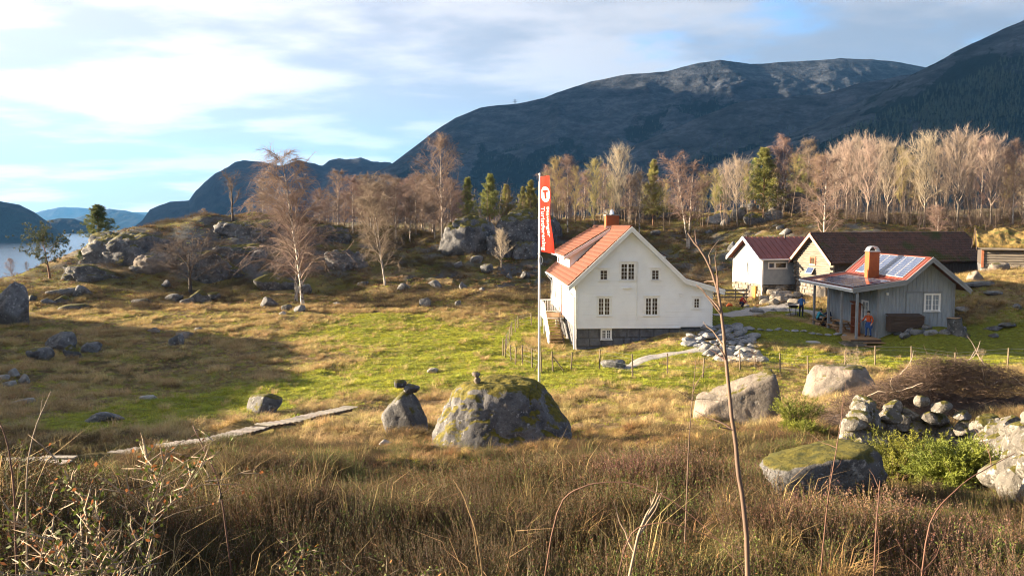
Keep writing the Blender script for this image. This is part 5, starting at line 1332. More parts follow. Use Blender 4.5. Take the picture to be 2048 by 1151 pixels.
for (u, v, w) in [(1790, 662, 22), (1806, 660, 26), (1800, 668, 24), (1822, 667, 22), (1840, 668, 30), (1815, 675, 26), (1866, 670, 30), (1893, 668, 26), (1912, 666, 22), (1782, 656, 20), (1830, 658, 18), (1856, 659, 18), (1928, 662, 18)]:
    p = gpix(u, v); s = p.y / F; o = link('stone', with_mat(SV[r.randrange(7)], M['rock' if r.random() < .6 else 'slab']), None, ret)
    o.location = p + Vector((0, .15, .10)) - ret.location; o.scale = (w * s * 1.1, .5, 14 * s); o.rotation_euler = (0, 0, r.uniform(-.3, .3))
# rubble steps between the storehouse and the barn
rs = empty('stone_steps', gpix(1560, 606), 0, 'rough stone steps and rubble between storehouse and barn', 'steps')
for i in range(34):
    u, v = r.uniform(1528, 1598), r.uniform(582, 610); p = gpix(u, v); s = p.y / F; w = r.uniform(12, 30) * s
    o = link('stone', with_mat(SV[r.randrange(7)], M['drystone']), None, rs); o.location = p + Vector((0, 0, .12 + max(0, (1560 - abs(u - 1560) - 1530)) * .012)) - rs.location; o.scale = (w, w * .7, w * .55); o.rotation_euler = (0, 0, r.uniform(-.4, .4))
for k in range(4):
    p = gpix(1566, 606); o = MB(); o.bb(-.8, .8, -.25, .25, -.3, .0); o = o.build('tread', M['concrete'], rs); o.location = p + Vector((.1 + k * .12, .35 + k * .45, .25 + k * .22)) - rs.location; o.rotation_euler = (0, 0, PH)
for k, (u, v, w) in enumerate([(1516, 626, 30), (1548, 622, 14), (1568, 620, 12), (1580, 633, 16), (1590, 631, 14), (1494, 614, 12)]):
    rock(u, v, w, w * .42, ('largest pale stone beside the gravel yard', 'small stone at the edge of the gravel yard, right of the largest', 'rightmost small stone edging the gravel yard', 'left stone by the grill', 'right stone by the grill', 'small stone beside the crouching person')[k], 'palerock', k, .8, .2, name='stone', cat='stone')

# ------------------------------------------------------------------ dry stone wall in the right foreground
dw = empty('dry_stone_wall', gpix(1850, 905), 0, 'tumbled lichened dry stone wall running behind the green junipers', 'stone wall')
line = [gpix(u, v) for u, v in ((1745, 850), (1722, 880), (1712, 915), (1790, 908), (1880, 908), (1960, 930), (2050, 985), (2130, 1050))]
r = random.Random(21); k = 0
for a, b in zip(line[:-1], line[1:]):
    ln = math.hypot(b.x - a.x, b.y - a.y); n = max(2, int(ln / .25))
    for i in range(n):
        t = i / n; x, y = a.x + (b.x - a.x) * t, a.y + (b.y - a.y) * t; z = hz(x, y)
        for lev in range(4 if r.random() < .45 else 3):
            w = r.uniform(.34, .52) * (1.22 - .17 * lev)
            o = link('stone', with_mat(AV[r.randrange(7)], M['wallstone']), None, dw)
            o.location = Vector((x + r.uniform(-.08, .08), y + r.uniform(-.12, .12), z + .12 + lev * .25 + r.uniform(-.03, .03))) - dw.location
            o.scale = (w * r.uniform(.9, 1.25), w, w * r.uniform(.62, .85)); o.rotation_euler = (r.uniform(-.3, .3), r.uniform(-.3, .3), r.uniform(0, 6.28)); k += 1

# ------------------------------------------------------------------ gravel paths
def path(name, pts, w, label, mat):
    P = [gpix(u, v) for u, v in pts]; C = []
    for a, b in zip(P[:-1], P[1:]):
        n = max(2, int((b - a).length / .4))
        for i in range(n): C.append(a.lerp(b, i / n))
    C.append(P[-1]); V, Fq = [], []
    for i, c in enumerate(C):
        d = C[min(i + 2, len(C) - 1)] - C[max(i - 2, 0)]; d.z = 0; d.normalize(); nrm = Vector((-d.y, d.x, 0)); ww = w * (1 + .25 * (noise2(np.array([i * .35]), np.array([3.0]), 5)[0] - .5))
        for k in range(7):
            q = c + nrm * ww * (k / 6 - .5); V.append((q.x, q.y, hz(q.x, q.y) + .035 - (.05 if k in (0, 6) else 0)))
    for i in range(len(C) - 1):
        for k in range(6): Fq.append((i * 7 + k, i * 7 + k + 1, i * 7 + 8 + k, i * 7 + 7 + k))
    tag(link(name, mesh_np(name, V, [np.array(Fq)], True), mat), label, None, None, 'structure')
path('path', [(1245, 738), (1275, 724), (1310, 714), (1350, 706), (1400, 700)], 1.0, 'narrow gravel path below the farmhouse', M['gravel'])
path('gravel_yard', [(1440, 632), (1475, 628), (1520, 617), (1560, 612), (1600, 604)], 2.6, 'pale gravel yard before the storehouse', M['gravel'])
path('gravel_path', [(1500, 622), (1560, 618), (1610, 620), (1650, 636)], 1.4, 'gravel path from the yard to the porch', M['gravel'])

# ------------------------------------------------------------------ flagpole and banner
fp = gpix(1079, 771); fp = Vector((55 / F * 38, 38.0, hz(55 / F * 38, 38.0)))
ztop = at(1079, 350, 38).z - fp.z
pole = empty('flagpole', fp, 0, 'tall white flagpole standing on the grassy mound', 'flagpole')
mb = MB(); mb.tube([(0, 0, -.2), (0, 0, 3), (0, 0, ztop)], [.062, .052, .032], 12); mb.build('pole', M['trim'], pole, True)
mb = MB(); mb.tube([(0, 0, ztop), (0, 0, ztop + .05), (0, 0, ztop + .1)], [.045, .055, .01], 10); mb.build('finial', M['trim'], pole, True)
mb = MB(); mb.bb(-.14, .14, -.14, .14, -.15, .06); mb.build('foot', M['concrete'], pole)
mb = MB(); zc = at(1079, 520, 38).z - fp.z
mb.tube([(.05 + .09 * math.sin(t), -.03, zc + .20 * math.cos(t)) for t in np.linspace(0, 2 * math.pi, 14)], .014, 6); mb.build('rope_coil', M['trim'], pole)
mb = MB(); mb.tube([(-.05, -.05, .9), (-.06, -.05, zc), (-.05, -.04, ztop - .3)], .006, 5); mb.build('halyard', M['trim'], pole)
for z in (.88, 1.02, 1.16): pass
M['flagred'] = pmat('orange_red_flag_cloth', (0.40, 0.022, 0.010), (0.36, 0.02, 0.009), 2.0, .8, spec=.1, trans=.15)
M['flagwhite'] = pmat('white_flag_print', (0.62, 0.61, 0.60), (0.58, 0.57, 0.56), 2.0, .8)
bt0, bt1 = at(1079, 354, 38).z, at(1079, 503, 38).z; BH = bt0 - bt1; BWD = .84
def cloth(a, b, off=0.0):
    """a 0..1 from the pole outwards, b 0..1 downwards."""
    ang = math.radians(-64 + 26 * b ** 1.6); r_ = .05 + a * BWD
    d = Vector((math.cos(ang), math.sin(ang), 0)); n = Vector((math.sin(ang), -math.cos(ang), 0))
    wv = .05 * math.sin(a * 5 + b * 4.2) * a + .03 * math.sin(b * 11 + a * 2) * a
    return Vector((fp.x, fp.y, 0)) + d * r_ + n * (wv + off) + Vector((0, 0, bt0 - b * BH - .10 * a * (b - .25)))
NA, NB = 14, 60
V = [cloth(i / NA, j / NB) for j in range(NB + 1) for i in range(NA + 1)]
V2 = [cloth(i / NA, j / NB, -.004) for j in range(NB + 1) for i in range(NA + 1)]
ii = np.arange((NA + 1) * (NB + 1)).reshape(NB + 1, NA + 1); fc = np.stack([ii[:-1, :-1], ii[:-1, 1:], ii[1:, 1:], ii[1:, :-1]], -1).reshape(-1, 4)
ban = empty('banner', fp, 0, 'long red banner with white emblem and vertical lettering on the flagpole', 'banner')
V = [v - fp for v in V]; V2 = [v - fp for v in V2]
link('cloth', mesh_np('cloth', V + V2, [fc, fc[:, ::-1] + len(V)], True), M['flagred'], ban)
def onto(verts, faces, name, mat, off):
    V = [cloth(a, b, off) - fp for a, b in verts]; return link(name, mesh_np(name, V, [np.array(f) for f in faces]), mat, ban)
def ellipse_tri(ca, cb, ra_, rb_, n=48, rings=8):
    vs, fs = [(ca, cb)], []
    for r_ in range(1, rings + 1):
        for i in range(n): vs.append((ca + ra_ * r_ / rings * math.cos(2 * math.pi * i / n), cb + rb_ * r_ / rings * math.sin(2 * math.pi * i / n)))
    tri = [(0, 1 + i, 1 + (i + 1) % n) for i in range(n)]; qd = []
    for r_ in range(rings - 1):
        for i in range(n): qd.append((1 + r_ * n + i, 1 + (r_ + 1) * n + i, 1 + (r_ + 1) * n + (i + 1) % n, 1 + r_ * n + (i + 1) % n))
    return vs, [tri, qd]
v, f = ellipse_tri(.54, .235, .40, .40 * BWD / BH * 1.03); onto(v, f, 'emblem_disc', M['flagwhite'], .012)
def gridrect(a0, a1, b0, b1, n=8, m=8):
    vs = [(a0 + (a1 - a0) * i / n, b0 + (b1 - b0) * j / m) for j in range(m + 1) for i in range(n + 1)]
    q = np.arange((n + 1) * (m + 1)).reshape(m + 1, n + 1); return vs, [np.stack([q[:-1, :-1], q[:-1, 1:], q[1:, 1:], q[1:, :-1]], -1).reshape(-1, 4)]
v, f = gridrect(.30, .78, .182, .208); onto(v, f, 'letter_t_bar', M['flagred'], .022)
v, f = gridrect(.46, .62, .2082, .295); onto(v, f, 'letter_t_stem', M['flagred'], .022)
def lettering(text, name, a_base, size, b0):
    cu = bpy.data.curves.new('letters', 'FONT'); cu.body = text; cu.size = 1.0; cu.resolution_u = 3; cu.offset = .012; cu.space_character = 1.06
    o = bpy.data.objects.new('letters', cu); COL.objects.link(o); bpy.context.view_layer.update()
    me = bpy.data.meshes.new_from_object(o.evaluated_get(bpy.context.evaluated_depsgraph_get())); bpy.data.objects.remove(o)
    bm = bmesh.new(); bm.from_mesh(me); bmesh.ops.triangulate(bm, faces=bm.faces[:])
    for it in range(2): bmesh.ops.subdivide_edges(bm, edges=[e for e in bm.edges if e.calc_length() > .25], cuts=1)
    bm.to_mesh(me); bm.free()
    for vt in me.vertices:                                  # reads downwards: letter tops face away from the pole
        x, y = vt.co.x, vt.co.y
        vt.co = cloth(a_base + y * size / BWD, b0 + x * size / BH, .016) - fp
    me.update(); link(name, me, M['flagwhite'], ban)
lettering('Stavanger', 'lettering_upper_line', .60, .33, .395)
lettering('Turistforening', 'lettering_lower_line', .14, .33, .395)
# rope rings holding the banner
mb = MB()
for v_ in (398, 435, 470, 507):
    z = at(1079, v_, 38).z - fp.z; mb.tube([(-.02 + .06 * math.cos(t), .06 * math.sin(t), z) for t in np.linspace(0, 2 * math.pi, 10)], .012, 5)
mb.build('rings', M['trim'], ban)

# ------------------------------------------------------------------ wire fence
M['post'] = pmat('grey_fence_post', (0.20, 0.155, 0.105), (0.13, 0.10, 0.07), 4.0, .9, .006, 20, stretch=(4, 4, .5))
def fence(pts, label, hgt=1.05):
    f0 = gpix(*pts[0]); f = empty('wire_fence', f0, 0, label, 'fence'); r = random.Random(len(pts)); tops = []
    for (u, v) in pts:
        p = gpix(u, v); h = hgt * r.uniform(.9, 1.1); tl = Vector((r.uniform(-.06, .06), r.uniform(-.05, .05), h)); q = p - f0
        mb = MB(); mb.tube([q + Vector((0, 0, -.3)), q, q + tl], [.045, .042, .036], 7); mb.build('post', M['post'], f); tops.append((q, tl))
    for k in (.25, .5, .78, .96):
        mb = MB(); mb.tube([q + t * k for q, t in tops], .0045, 4); mb.build('wire', M['metal'], f)
    return f
fence([(1063, 652), (1036, 657), (1031, 664), (1024, 672), (1019, 683), (1013, 698), (1006, 712)], 'wire fence climbing behind the flagpole left of the farmhouse')
ff = fence([(1010, 713), (1022, 722), (1031, 730), (1045, 728), (1064, 735), (1083, 744)], 'short wire fence run between the flagpole and the corner gate')
ff2 = fence([(1106, 744), (1142, 739), (1199, 739), (1265, 753), (1335, 748), (1406, 755), (1480, 741), (1560, 745), (1616, 750), (1690, 738), (1750, 730), (1822, 733), (1910, 739), (2015, 737), (2090, 735)], 'long wire fence crossing the foot of the lawn to the right edge')
for (u, v, du) in ((1083, 744, -14), (1106, 744, 22)):
    p, q = gpix(u, v), gpix(u + du, v - 1); o = ff if du < 0 else ff2
    MB().beam(p + Vector((0, 0, .85)) - o.location, q - o.location, .05, .05).build('brace', M['post'], o)

# ------------------------------------------------------------------ boardwalk
M['plank'] = pmat('silver_grey_plank', (0.32, 0.285, 0.245), (0.22, 0.195, 0.165), 3.0, .85, .006, 20, stretch=(.6, 4, 4), rnd=.18)
bw = empty('boardwalk', gpix(480, 868), 0, 'narrow boardwalk of grey planks across the meadow edge', 'boardwalk')
P = [gpix(u, v) for u, v in ((242, 906), (330, 893), (420, 882), (480, 868), (560, 852), (630, 840), (700, 829))]
P = [P[0].lerp(P[-1], i / 6) * .8 + P[i] * .2 for i in range(7)]
L3 = [0]
for a, b in zip(P[:-1], P[1:]): L3.append(L3[-1] + (b - a).length)
tot = L3[-1]; n = int(tot / .30); pm_ = None; prev = None
def along(t):
    for i in range(len(P) - 1):
        if t <= L3[i + 1] or i == len(P) - 2: return P[i].lerp(P[i + 1], (t - L3[i]) / (L3[i + 1] - L3[i])), (P[i + 1] - P[i]).normalized()
r = random.Random(2); pm_ = MB().box((0, 0, 0), (.155, .64, .024)).mesh('plank')
ctr = []
for i in range(n + 1):
    p, d = along(min(i * tot / n, tot - 1e-3)); z = float(np.mean(height(np.linspace(p.x - 3 * d.x, p.x + 3 * d.x, 15), np.linspace(p.y - 3 * d.y, p.y + 3 * d.y, 15)))) + .26; ctr.append(Vector((p.x, p.y, z)))
    o = link('plank', pm_, M['plank'], bw); o.location = Vector((p.x, p.y, z)) - bw.location; o.rotation_euler = (r.uniform(-.02, .02), r.uniform(-.03, .03), math.atan2(d.y, d.x) + r.uniform(-.025, .025)); o.scale = (1, r.uniform(.92, 1.06), 1)
for s in (-1, 1):
    mb = MB()
    for a, b in zip(ctr[:-1:4], ctr[4::4]):
        d = (b - a).normalized(); nn = Vector((-d.y, d.x, 0)) * .22 * s; mb.beam(a + nn - bw.location + Vector((0, 0, -.075)), b + nn - bw.location + Vector((0, 0, -.075)), .06, .10)
    mb.build('runner', M['darkwood'], bw)
b2 = empty('plank_bridge', gpix(60, 948), 0, 'short piece of pale planking low at the left edge', 'boardwalk')
a, b = gpix(22, 950), gpix(118, 940)
for i in range(9):
    p = a.lerp(b, i / 8); o = link('plank', pm_, M['plank'], b2); o.location = Vector((p.x, p.y, hz(p.x, p.y) + .24)) - b2.location; o.rotation_euler = (0, 0, math.atan2(b.y - a.y, b.x - a.x) + r.uniform(-.08, .08))

# ------------------------------------------------------------------ small things round the buildings
p = gpix(1626, 686); mb = MB(); mb.tube([(0, 0, -.05), (0, 0, .09), (0, 0, .11)], [.45, .45, .40], 20); tag(mb.build('well_cover', M['concrete'], None, False, p), 'round pale concrete cover lying on the shaded lawn', 'well cover')
p = gpix(1705, 690); mb = MB(); mb.bb(-.75, .75, -.4, .4, -.2, .16); mb.bb(-.6, .9, -.25, .35, .162, .24)
tag(mb.build('stone_slab_step', M['warmrock'], None, False, p, .1), 'flat brown stone slab below the porch steps', 'stone slab')
p = gpix(1912, 668); st = empty('tree_stump', p + Vector((0, .2, 0)), 0, 'thick dark tree stump with a fresh pale cut right of the cabin', 'tree stump')
mb = MB(); mb.tube([(.25, 0, -.3), (.1, 0, .1), (0, 0, .6), (-.05, 0, 1.0)], [.75, .52, .42, .44], 14, cap=False); mb.build('bark', M['mossrock'], st, True)
mb = MB(); mb.tube([(-.05, 0, .985), (-.05, 0, 1.0)], [.43, .43], 14); mb.build('cut', M['deck'], st)
g = gpix(1586, 634); gr_ = empty('grill', g, 0, 'black barbecue grill beside the person in blue', 'grill')
for x, y in ((-.22, -.15), (.22, -.15), (-.22, .15), (.22, .15)): MB().beam((x * 1.3, y * 1.3, 0), (x, y, .75), .03, .03).build('leg', M['blackmetal'], gr_)
mb = MB(); mb.hexa([(-.24, -.18, .74), (.24, -.18, .74), (-.24, .18, .74), (.24, .18, .74), (-.34, -.26, .95), (.34, -.26, .95), (-.34, .26, .95), (.34, .26, .95)]); mb.build('fire_bowl', M['blackmetal'], gr_)
MB().beam((-.34, 0, .93), (-.62, 0, .98), .03, .03).build('handle', M['blackmetal'], gr_)
f = empty('rail_fence', gpix(1462, 602), 0, 'weathered wooden rail fence left of the storehouse', 'fence')
for i in range(4):
    x = -1.6 + i * 1.0; MB().bb(x - .06, x + .06, -.06, .06, -.3, 1.2).build('post', M['post'], f)
for k in range(3): MB().bb(-1.8, 1.6, -.10, -.065, .3 + k * .32, .46 + k * .32).build('rail', M['oldwood'], f)
p = gpix(1474, 613); mb = MB(); mb.tube([(-.25, 0, .04), (-.05, .02, .16), (.2, 0, .12), (.3, 0, .03)], [.05, .16, .15, .05], 8)
M['orange'] = pmat('orange_nylon', (0.62, 0.13, 0.02), (0.5, 0.1, 0.02), 4, .7)
tag(mb.build('rucksack', M['orange'], None, True, p + Vector((-.7, -.1, 0))), 'orange bag lying on the grass by the crouching person', 'bag')
# far pylon on the skyline
p = at(1030, 213, 2500); py_ = empty('pylon', p, 0, 'tiny electricity pylon on the mountain skyline', 'pylon')
mb = MB()
for s in (-1, 1): mb.beam((s * 4, 0, -8), (s * .8, 0, 22), .8, .8)
mb.build('mast', M['blackmetal'], py_)
for z in (14, 19): MB().beam((-7, 0, z), (7, 0, z), .7, .7).build('crossarm', M['blackmetal'], py_)

# ------------------------------------------------------------------ trees
M['birchbark'] = pmat('white_birch_bark', (0.50, 0.45, 0.39), (0.27, 0.23, 0.19), 2.2, .8, c3=(.06, .05, .045), s3=4.0, t3=(.53, .60), stretch=(1, 1, .8))
M['birchtwig'] = pmat('red_brown_birch_twig', (0.235, 0.165, 0.128), (0.165, 0.115, 0.09), 2.0, .8, rnd=.12)
M['paletwig'] = pmat('pale_tan_twig', (0.37, 0.30, 0.235), (0.28, 0.22, 0.17), 2.0, .8, rnd=.12)
M['olivetwig'] = pmat('olive_twig', (0.30, 0.245, 0.10), (0.22, 0.175, 0.075), 2.0, .8, rnd=.12)
M['greybark'] = pmat('grey_bark', (0.19, 0.16, 0.13), (0.10, 0.085, 0.07), 3.0, .9, .01, 12)
M['darkbark'] = pmat('dark_bark', (0.085, 0.068, 0.055), (0.05, 0.04, 0.034), 3.0, .9, .01, 12)
M['darktwig'] = pmat('dark_twig', (0.11, 0.08, 0.062), (0.075, 0.055, 0.045), 2.0, .85, rnd=.1)
M['pinebark'] = pmat('orange_pine_bark', (0.26, 0.13, 0.07), (0.14, 0.085, 0.06), 3.0, .9, .01, 12)
M['needle'] = pmat('pine_needles', (0.15, 0.18, 0.045), (0.085, 0.115, 0.032), 1.2, .7, trans=.2, rnd=.15)
M['darkneedle'] = pmat('dark_pine_needles', (0.075, 0.09, 0.03), (0.04, 0.052, 0.02), 1.2, .7, trans=.15)
M['needle2'] = pmat('yellow_green_needles', (0.27, 0.255, 0.065), (0.15, 0.155, 0.045), 1.2, .7, trans=.25, rnd=.12)

def np_tubes(paths, sides):
    """paths: list of (pts (n,3), radii (n,)) -> verts, quads"""
    V, Q, off = [], [], 0
    ang = np.arange(sides) * 2 * np.pi / sides
    for pts, rad in paths:
        pts = np.asarray(pts, float); n = len(pts); d = np.gradient(pts, axis=0); d /= np.linalg.norm(d, axis=1)[:, None] + 1e-9
        ref = np.array([.31, .87, .13]); a = np.cross(d, ref); a /= np.linalg.norm(a, axis=1)[:, None] + 1e-9; b = np.cross(d, a)
        r = np.asarray(rad)[:, None, None]
        V.append((pts[:, None] + r * (np.cos(ang)[None, :, None] * a[:, None] + np.sin(ang)[None, :, None] * b[:, None])).reshape(-1, 3))
        i = np.arange(n - 1)[:, None] * sides + np.arange(sides)[None]; j = np.arange(n - 1)[:, None] * sides + (np.arange(sides)[None] + 1) % sides
        Q.append((np.stack([i, j, j + sides, i + sides], -1) + off).reshape(-1, 4)); off += n * sides
    return (np.concatenate(V), np.concatenate(Q)) if V else (np.zeros((0, 3)), np.zeros((0, 4), int))
def np_twigs(base, d, ln, r, bend, seg=2):
    """thin three-sided twigs; bend (n,3) is added at the tip."""
    n = len(base); ref = np.array([.21, .45, .86]); a = np.cross(d, ref); a /= np.linalg.norm(a, axis=1)[:, None] + 1e-9; b = np.cross(d, a)
    V = []; ang = np.arange(3) * 2 * np.pi / 3
    for k in range(seg):
        t = k / seg; c = base + d * (ln * t)[:, None] + bend * (t * t); rr = (r * (1 - .6 * t))
        for q in ang: V.append(c + (np.cos(q) * a + np.sin(q) * b) * rr[:, None])
    V.append(base + d * ln[:, None] + bend)
    m = 3 * seg + 1; V = np.stack(V, 1).reshape(-1, 3); o = np.arange(n)[:, None] * m
    Q, T = [], []
    for k in range(seg - 1):
        for q in range(3): Q.append(o + np.array([[k * 3 + q, k * 3 + (q + 1) % 3, (k + 1) * 3 + (q + 1) % 3, (k + 1) * 3 + q]]))
    for q in range(3): T.append(o + np.array([[(seg - 1) * 3 + q, (seg - 1) * 3 + (q + 1) % 3, 3 * seg]]))
    return V, (np.concatenate(Q) if Q else np.zeros((0, 4), int)), np.concatenate(T)
def unit(v): return v / (np.linalg.norm(v, axis=-1, keepdims=True) + 1e-9)
def wander(r, p, d, ln, n, wob, grav):
    pts = [np.array(p, float)]; d = np.array(d, float)
    for i in range(n):
        d = unit(d + r.normal(0, wob, 3) + np.array([0, 0, grav])); pts.append(pts[-1] + d * ln / n)
    return np.array(pts)
def broad_tree(seed, H=10.0, r0=.15, start=.28, nprim=30, spread=.30, rise=.75, grav=-.05, nsec=6, ntwig=2600, twig=.75, tr=.0075, droop=-.5, trunks=1, lean=(0, 0), crownp=1.0, wob=.10, twigup=0.0, stop=1.0, fork=None):
    """bare broadleaf tree of height H: (trunk mesh data), (crown mesh data)."""
    r = np.random.default_rng(seed); trunk, br, hosts = [], [], []
    for tkn in range(trunks):
        az = r.uniform(0, 6.28) if trunks > 1 else 0
        off = np.array([math.cos(az), math.sin(az), 0]) * (.10 if trunks > 1 else 0)
        h = H * stop * (1 if tkn == 0 else r.uniform(.82, .97))
        n = 14; zt = np.linspace(0, h, n); sw = np.cumsum(r.normal(0, wob * .35, (n, 2)), 0) * H / 40; sw -= sw[0]
        out = (np.linspace(0, 1, n) ** 1.2)[:, None] * np.array([math.cos(az), math.sin(az)])[None] * (.16 * H if trunks > 1 else 0)
        ln_ = np.linspace(0, 1, n)[:, None] ** 1.3 * np.array(lean)[None]
        P = np.column_stack([off[0] + sw[:, 0] + out[:, 0] + ln_[:, 0], off[1] + sw[:, 1] + out[:, 1] + ln_[:, 1], zt])
        R = r0 * (.8 if trunks > 1 else 1) * (1 - zt / h * .93) ** .85; R[0] *= 1.35
        trunk.append((P, R))
        for k in range(nprim // trunks):
            t = start + (1 - start) * ((k + r.uniform(0, 1)) / (nprim / trunks)) ** .9
            if t > .99: t = .99
            p = np.array([np.interp(t * h, zt, P[:, q]) for q in range(3)]); rr = np.interp(t * h, zt, R)
            a = k * 2.4 + r.uniform(-.5, .5); prof = math.sin(math.pi * min(1, max(.03, ((t - start) / (1 - start))) ** crownp * .86 + .14)) ** .75
            L = H * spread * (.35 + .75 * prof) * r.uniform(.75, 1.2)
            d = unit(np.array([math.cos(a) * (1 - rise * .55), math.sin(a) * (1 - rise * .55), rise + .25 * t]))
            q = wander(r, p, d, L, 6, .14, grav); br.append((q, np.linspace(min(rr * .6, .06 * H / 10), .010, 7)))
            for s in range(nsec):
                ts = r.uniform(.25, 1); i = min(5, int(ts * 6)); b0 = q[i] + (q[i + 1] - q[i]) * (ts * 6 - i if i < 6 else 0)
                d2 = unit(unit(q[i + 1] - q[i]) + r.normal(0, .55, 3) + np.array([0, 0, .15 + twigup]))
                q2 = wander(r, b0, d2, L * r.uniform(.28, .55), 4, .16, grav * 1.5); br.append((q2, np.linspace(.016, .006, 5))); hosts.append(q2)
            hosts.append(q[2:])
        hosts.append(P[-4:])
    segA, segB = [], []
    for q in hosts: segA.append(q[:-1]); segB.append(q[1:])
    A, B = np.concatenate(segA), np.concatenate(segB); k = r.integers(0, len(A), ntwig); t = r.uniform(0, 1, (ntwig, 1))
    base = A[k] + (B[k] - A[k]) * t; d = unit(unit(B[k] - A[k]) * .8 + r.normal(0, .6, (ntwig, 3)) + np.array([0, 0, twigup]))
    ln = twig * r.uniform(.45, 1.25, ntwig); bend = np.zeros((ntwig, 3)); bend[:, 2] = droop * ln * r.uniform(.3, 1.2, ntwig); bend[:, :2] += r.normal(0, .12, (ntwig, 2)) * ln[:, None]
    v1, q1 = np_tubes(br, 4); v2, q2, t2 = np_twigs(base, d, ln, np.full(ntwig, tr), bend, 2)
    k_ = np.array([1, 1, H / max(v1[:, 2].max(), v2[:, 2].max())]); v1, v2 = v1 * k_, v2 * k_; trunk = [(p_ * k_, r_) for p_, r_ in trunk]
    crown = mesh_np('crown', np.concatenate([v1, v2]), [np.concatenate([q1, q2 + len(v1)]), t2 + len(v1)], False)
    tv, tq = np_tubes(trunk, 8)
    return mesh_np('trunk', tv, [tq], True), crown
def conifer(seed, H=10.0, r0=.16, start=.2, whorls=16, spread=.26, shape=1.0, rise=.25, tuft=26, nl=.26, nw=.022, per=6, flat=False, bare=.0, lean=(0, 0)):
    r = np.random.default_rng(seed); n = 12; zt = np.linspace(0, H, n)
    sw = np.cumsum(r.normal(0, .05, (n, 2)), 0) * H / 20; sw -= sw[0]; lx = np.linspace(0, 1, n)[:, None] ** 1.2 * np.array(lean)[None]
    P = np.column_stack([sw + lx, zt]); R = r0 * (1 - zt / H * .95) ** .9; R[0] *= 1.3; trunk = [(P, R)]; br = []; tips = []
    for w in range(whorls):
        t = start + (1 - start) * (w + .4) / whorls
        for k in range(per):
            a = k * 6.283 / per + w * 1.1 + r.uniform(-.4, .4); z = t * H + r.uniform(-.2, .2); p = np.array([np.interp(z, zt, P[:, 0]), np.interp(z, zt, P[:, 1]), z])
            x = (t - start) / (1 - start)
            L = H * spread * ((1 - x) ** shape * .95 + .10 if not flat else (math.sin(math.pi * (x * .75 + .2)) * .9 + .12)) * r.uniform(.6, 1.2)
            if r.uniform() < bare: continue
            q = wander(r, p, unit(np.array([math.cos(a), math.sin(a), rise + .5 * x])), L, 5, .12, .05); br.append((q, np.linspace(.03 * H / 10, .007, 6)))
            for m in range(2, 6):
                for s in range(3):
                    e = q[m] + unit(r.normal(0, 1, 3) * np.array([1, 1, .45])) * L * .16 * r.uniform(.2, 1.2); tips.append(e)
    for s in range(10): tips.append(P[-1] + r.normal(0, .12, 3) - np.array([0, 0, .15 * s / 3]))
    tips = np.array(tips); N_ = len(tips) * tuft; c = np.repeat(tips, tuft, 0) + r.normal(0, .07 * H / 10 + .03, (N_, 3))
    d = unit(r.normal(0, 1, (N_, 3)) + np.array([0, 0, .45])); s = unit(np.cross(d, r.normal(0, 1, (N_, 3)))); ln = nl * r.uniform(.6, 1.3, (N_, 1))
    v = np.stack([c - s * nw, c + s * nw, c + d * ln], 1).reshape(-1, 3); f = np.arange(N_ * 3).reshape(-1, 3)
    bv, bq = np_tubes(br, 4); tv, tq = np_tubes(trunk, 8)
    return mesh_np('trunk', np.concatenate([tv, bv]), [np.concatenate([tq, bq + len(tv)])], True), mesh_np('crown', v, [f], False)
def setm(pair, bark, twig):
    pair[0].materials.append(M[bark]); pair[1].materials.append(M[twig]); return pair
TV = {
 'birch': [setm(broad_tree(10 + i, 10, .10, .16, 40, .25, .85, -.05, 7, 4200, .75, .0068, -.7, wob=.2, crownp=.85), 'birchbark', 'birchtwig') for i in range(4)],
 'pale': [setm(broad_tree(30 + i, 10, .11, .24, 40, .34, .95, .06, 7, 2800, .70, .0068, .10, twigup=.45, crownp=1.1, wob=.2), 'greybark', 'paletwig') for i in range(4)],
 'olive': [setm(broad_tree(50 + i, 10, .09, .14, 34, .24, .95, .0, 7, 3200, .65, .008, -.1, twigup=.25), 'greybark', 'olivetwig') for i in range(2)],
 'twin': [setm(broad_tree(61, 10, .10, .20, 54, .27, .9, -.06, 7, 6000, .75, .006, -.7, trunks=2, wob=.2), 'birchbark', 'birchtwig'), setm(broad_tree(62, 10, .11, .24, 50, .26, .9, -.05, 7, 5200, .7, .0065, -.5, trunks=2, wob=.2), 'birchbark', 'birchtwig')],
 'tallbirch': [setm(broad_tree(64, 10, .10, .14, 60, .27, .8, -.10, 8, 5200, .8, .0046, -.7, trunks=1, lean=(-.9, 0), crownp=.62, wob=.25), 'birchbark', 'birchtwig')],
 'gnarled': [setm(broad_tree(71, 10, .30, .32, 11, .42, .9, .02, 7, 900, 1.0, .014, -.15, trunks=2, wob=.5), 'darkbark', 'darktwig')],
 'apple': [setm(broad_tree(73, 10, .28, .30, 20, .62, .55, -.02, 8, 2600, 1.2, .016, -.25, crownp=.7, stop=.8), 'darkbark', 'darktwig')],
 'ash': [setm(broad_tree(75, 10, .22, .22, 20, .40, .9, .04, 7, 1500, 1.1, .016, .1, twigup=.4), 'greybark', 'paletwig')],
 'pine': [setm(conifer(81 + i, 10, .16, .30, 13, .27, .8, .3, 24, .30, .026, 5), 'pinebark', 'needle') for i in range(2)],
 'young': [setm(conifer(85 + i, 10, .13, .12, 14, .30, .85, .45, 20, .34, .028, 6, bare=.15), 'pinebark', 'needle2') for i in range(2)],
 'bigpine': [setm(conifer(91, 10, .22, .12, 17, .34, .7, .25, 30, .30, .028, 6), 'pinebark', 'needle')],
 'flatpine': [setm(conifer(93, 10, .30, .35, 9, .85, 1, .45, 24, .50, .045, 5, True, .15, (-1.5, 0)), 'pinebark', 'darkneedle')],
}
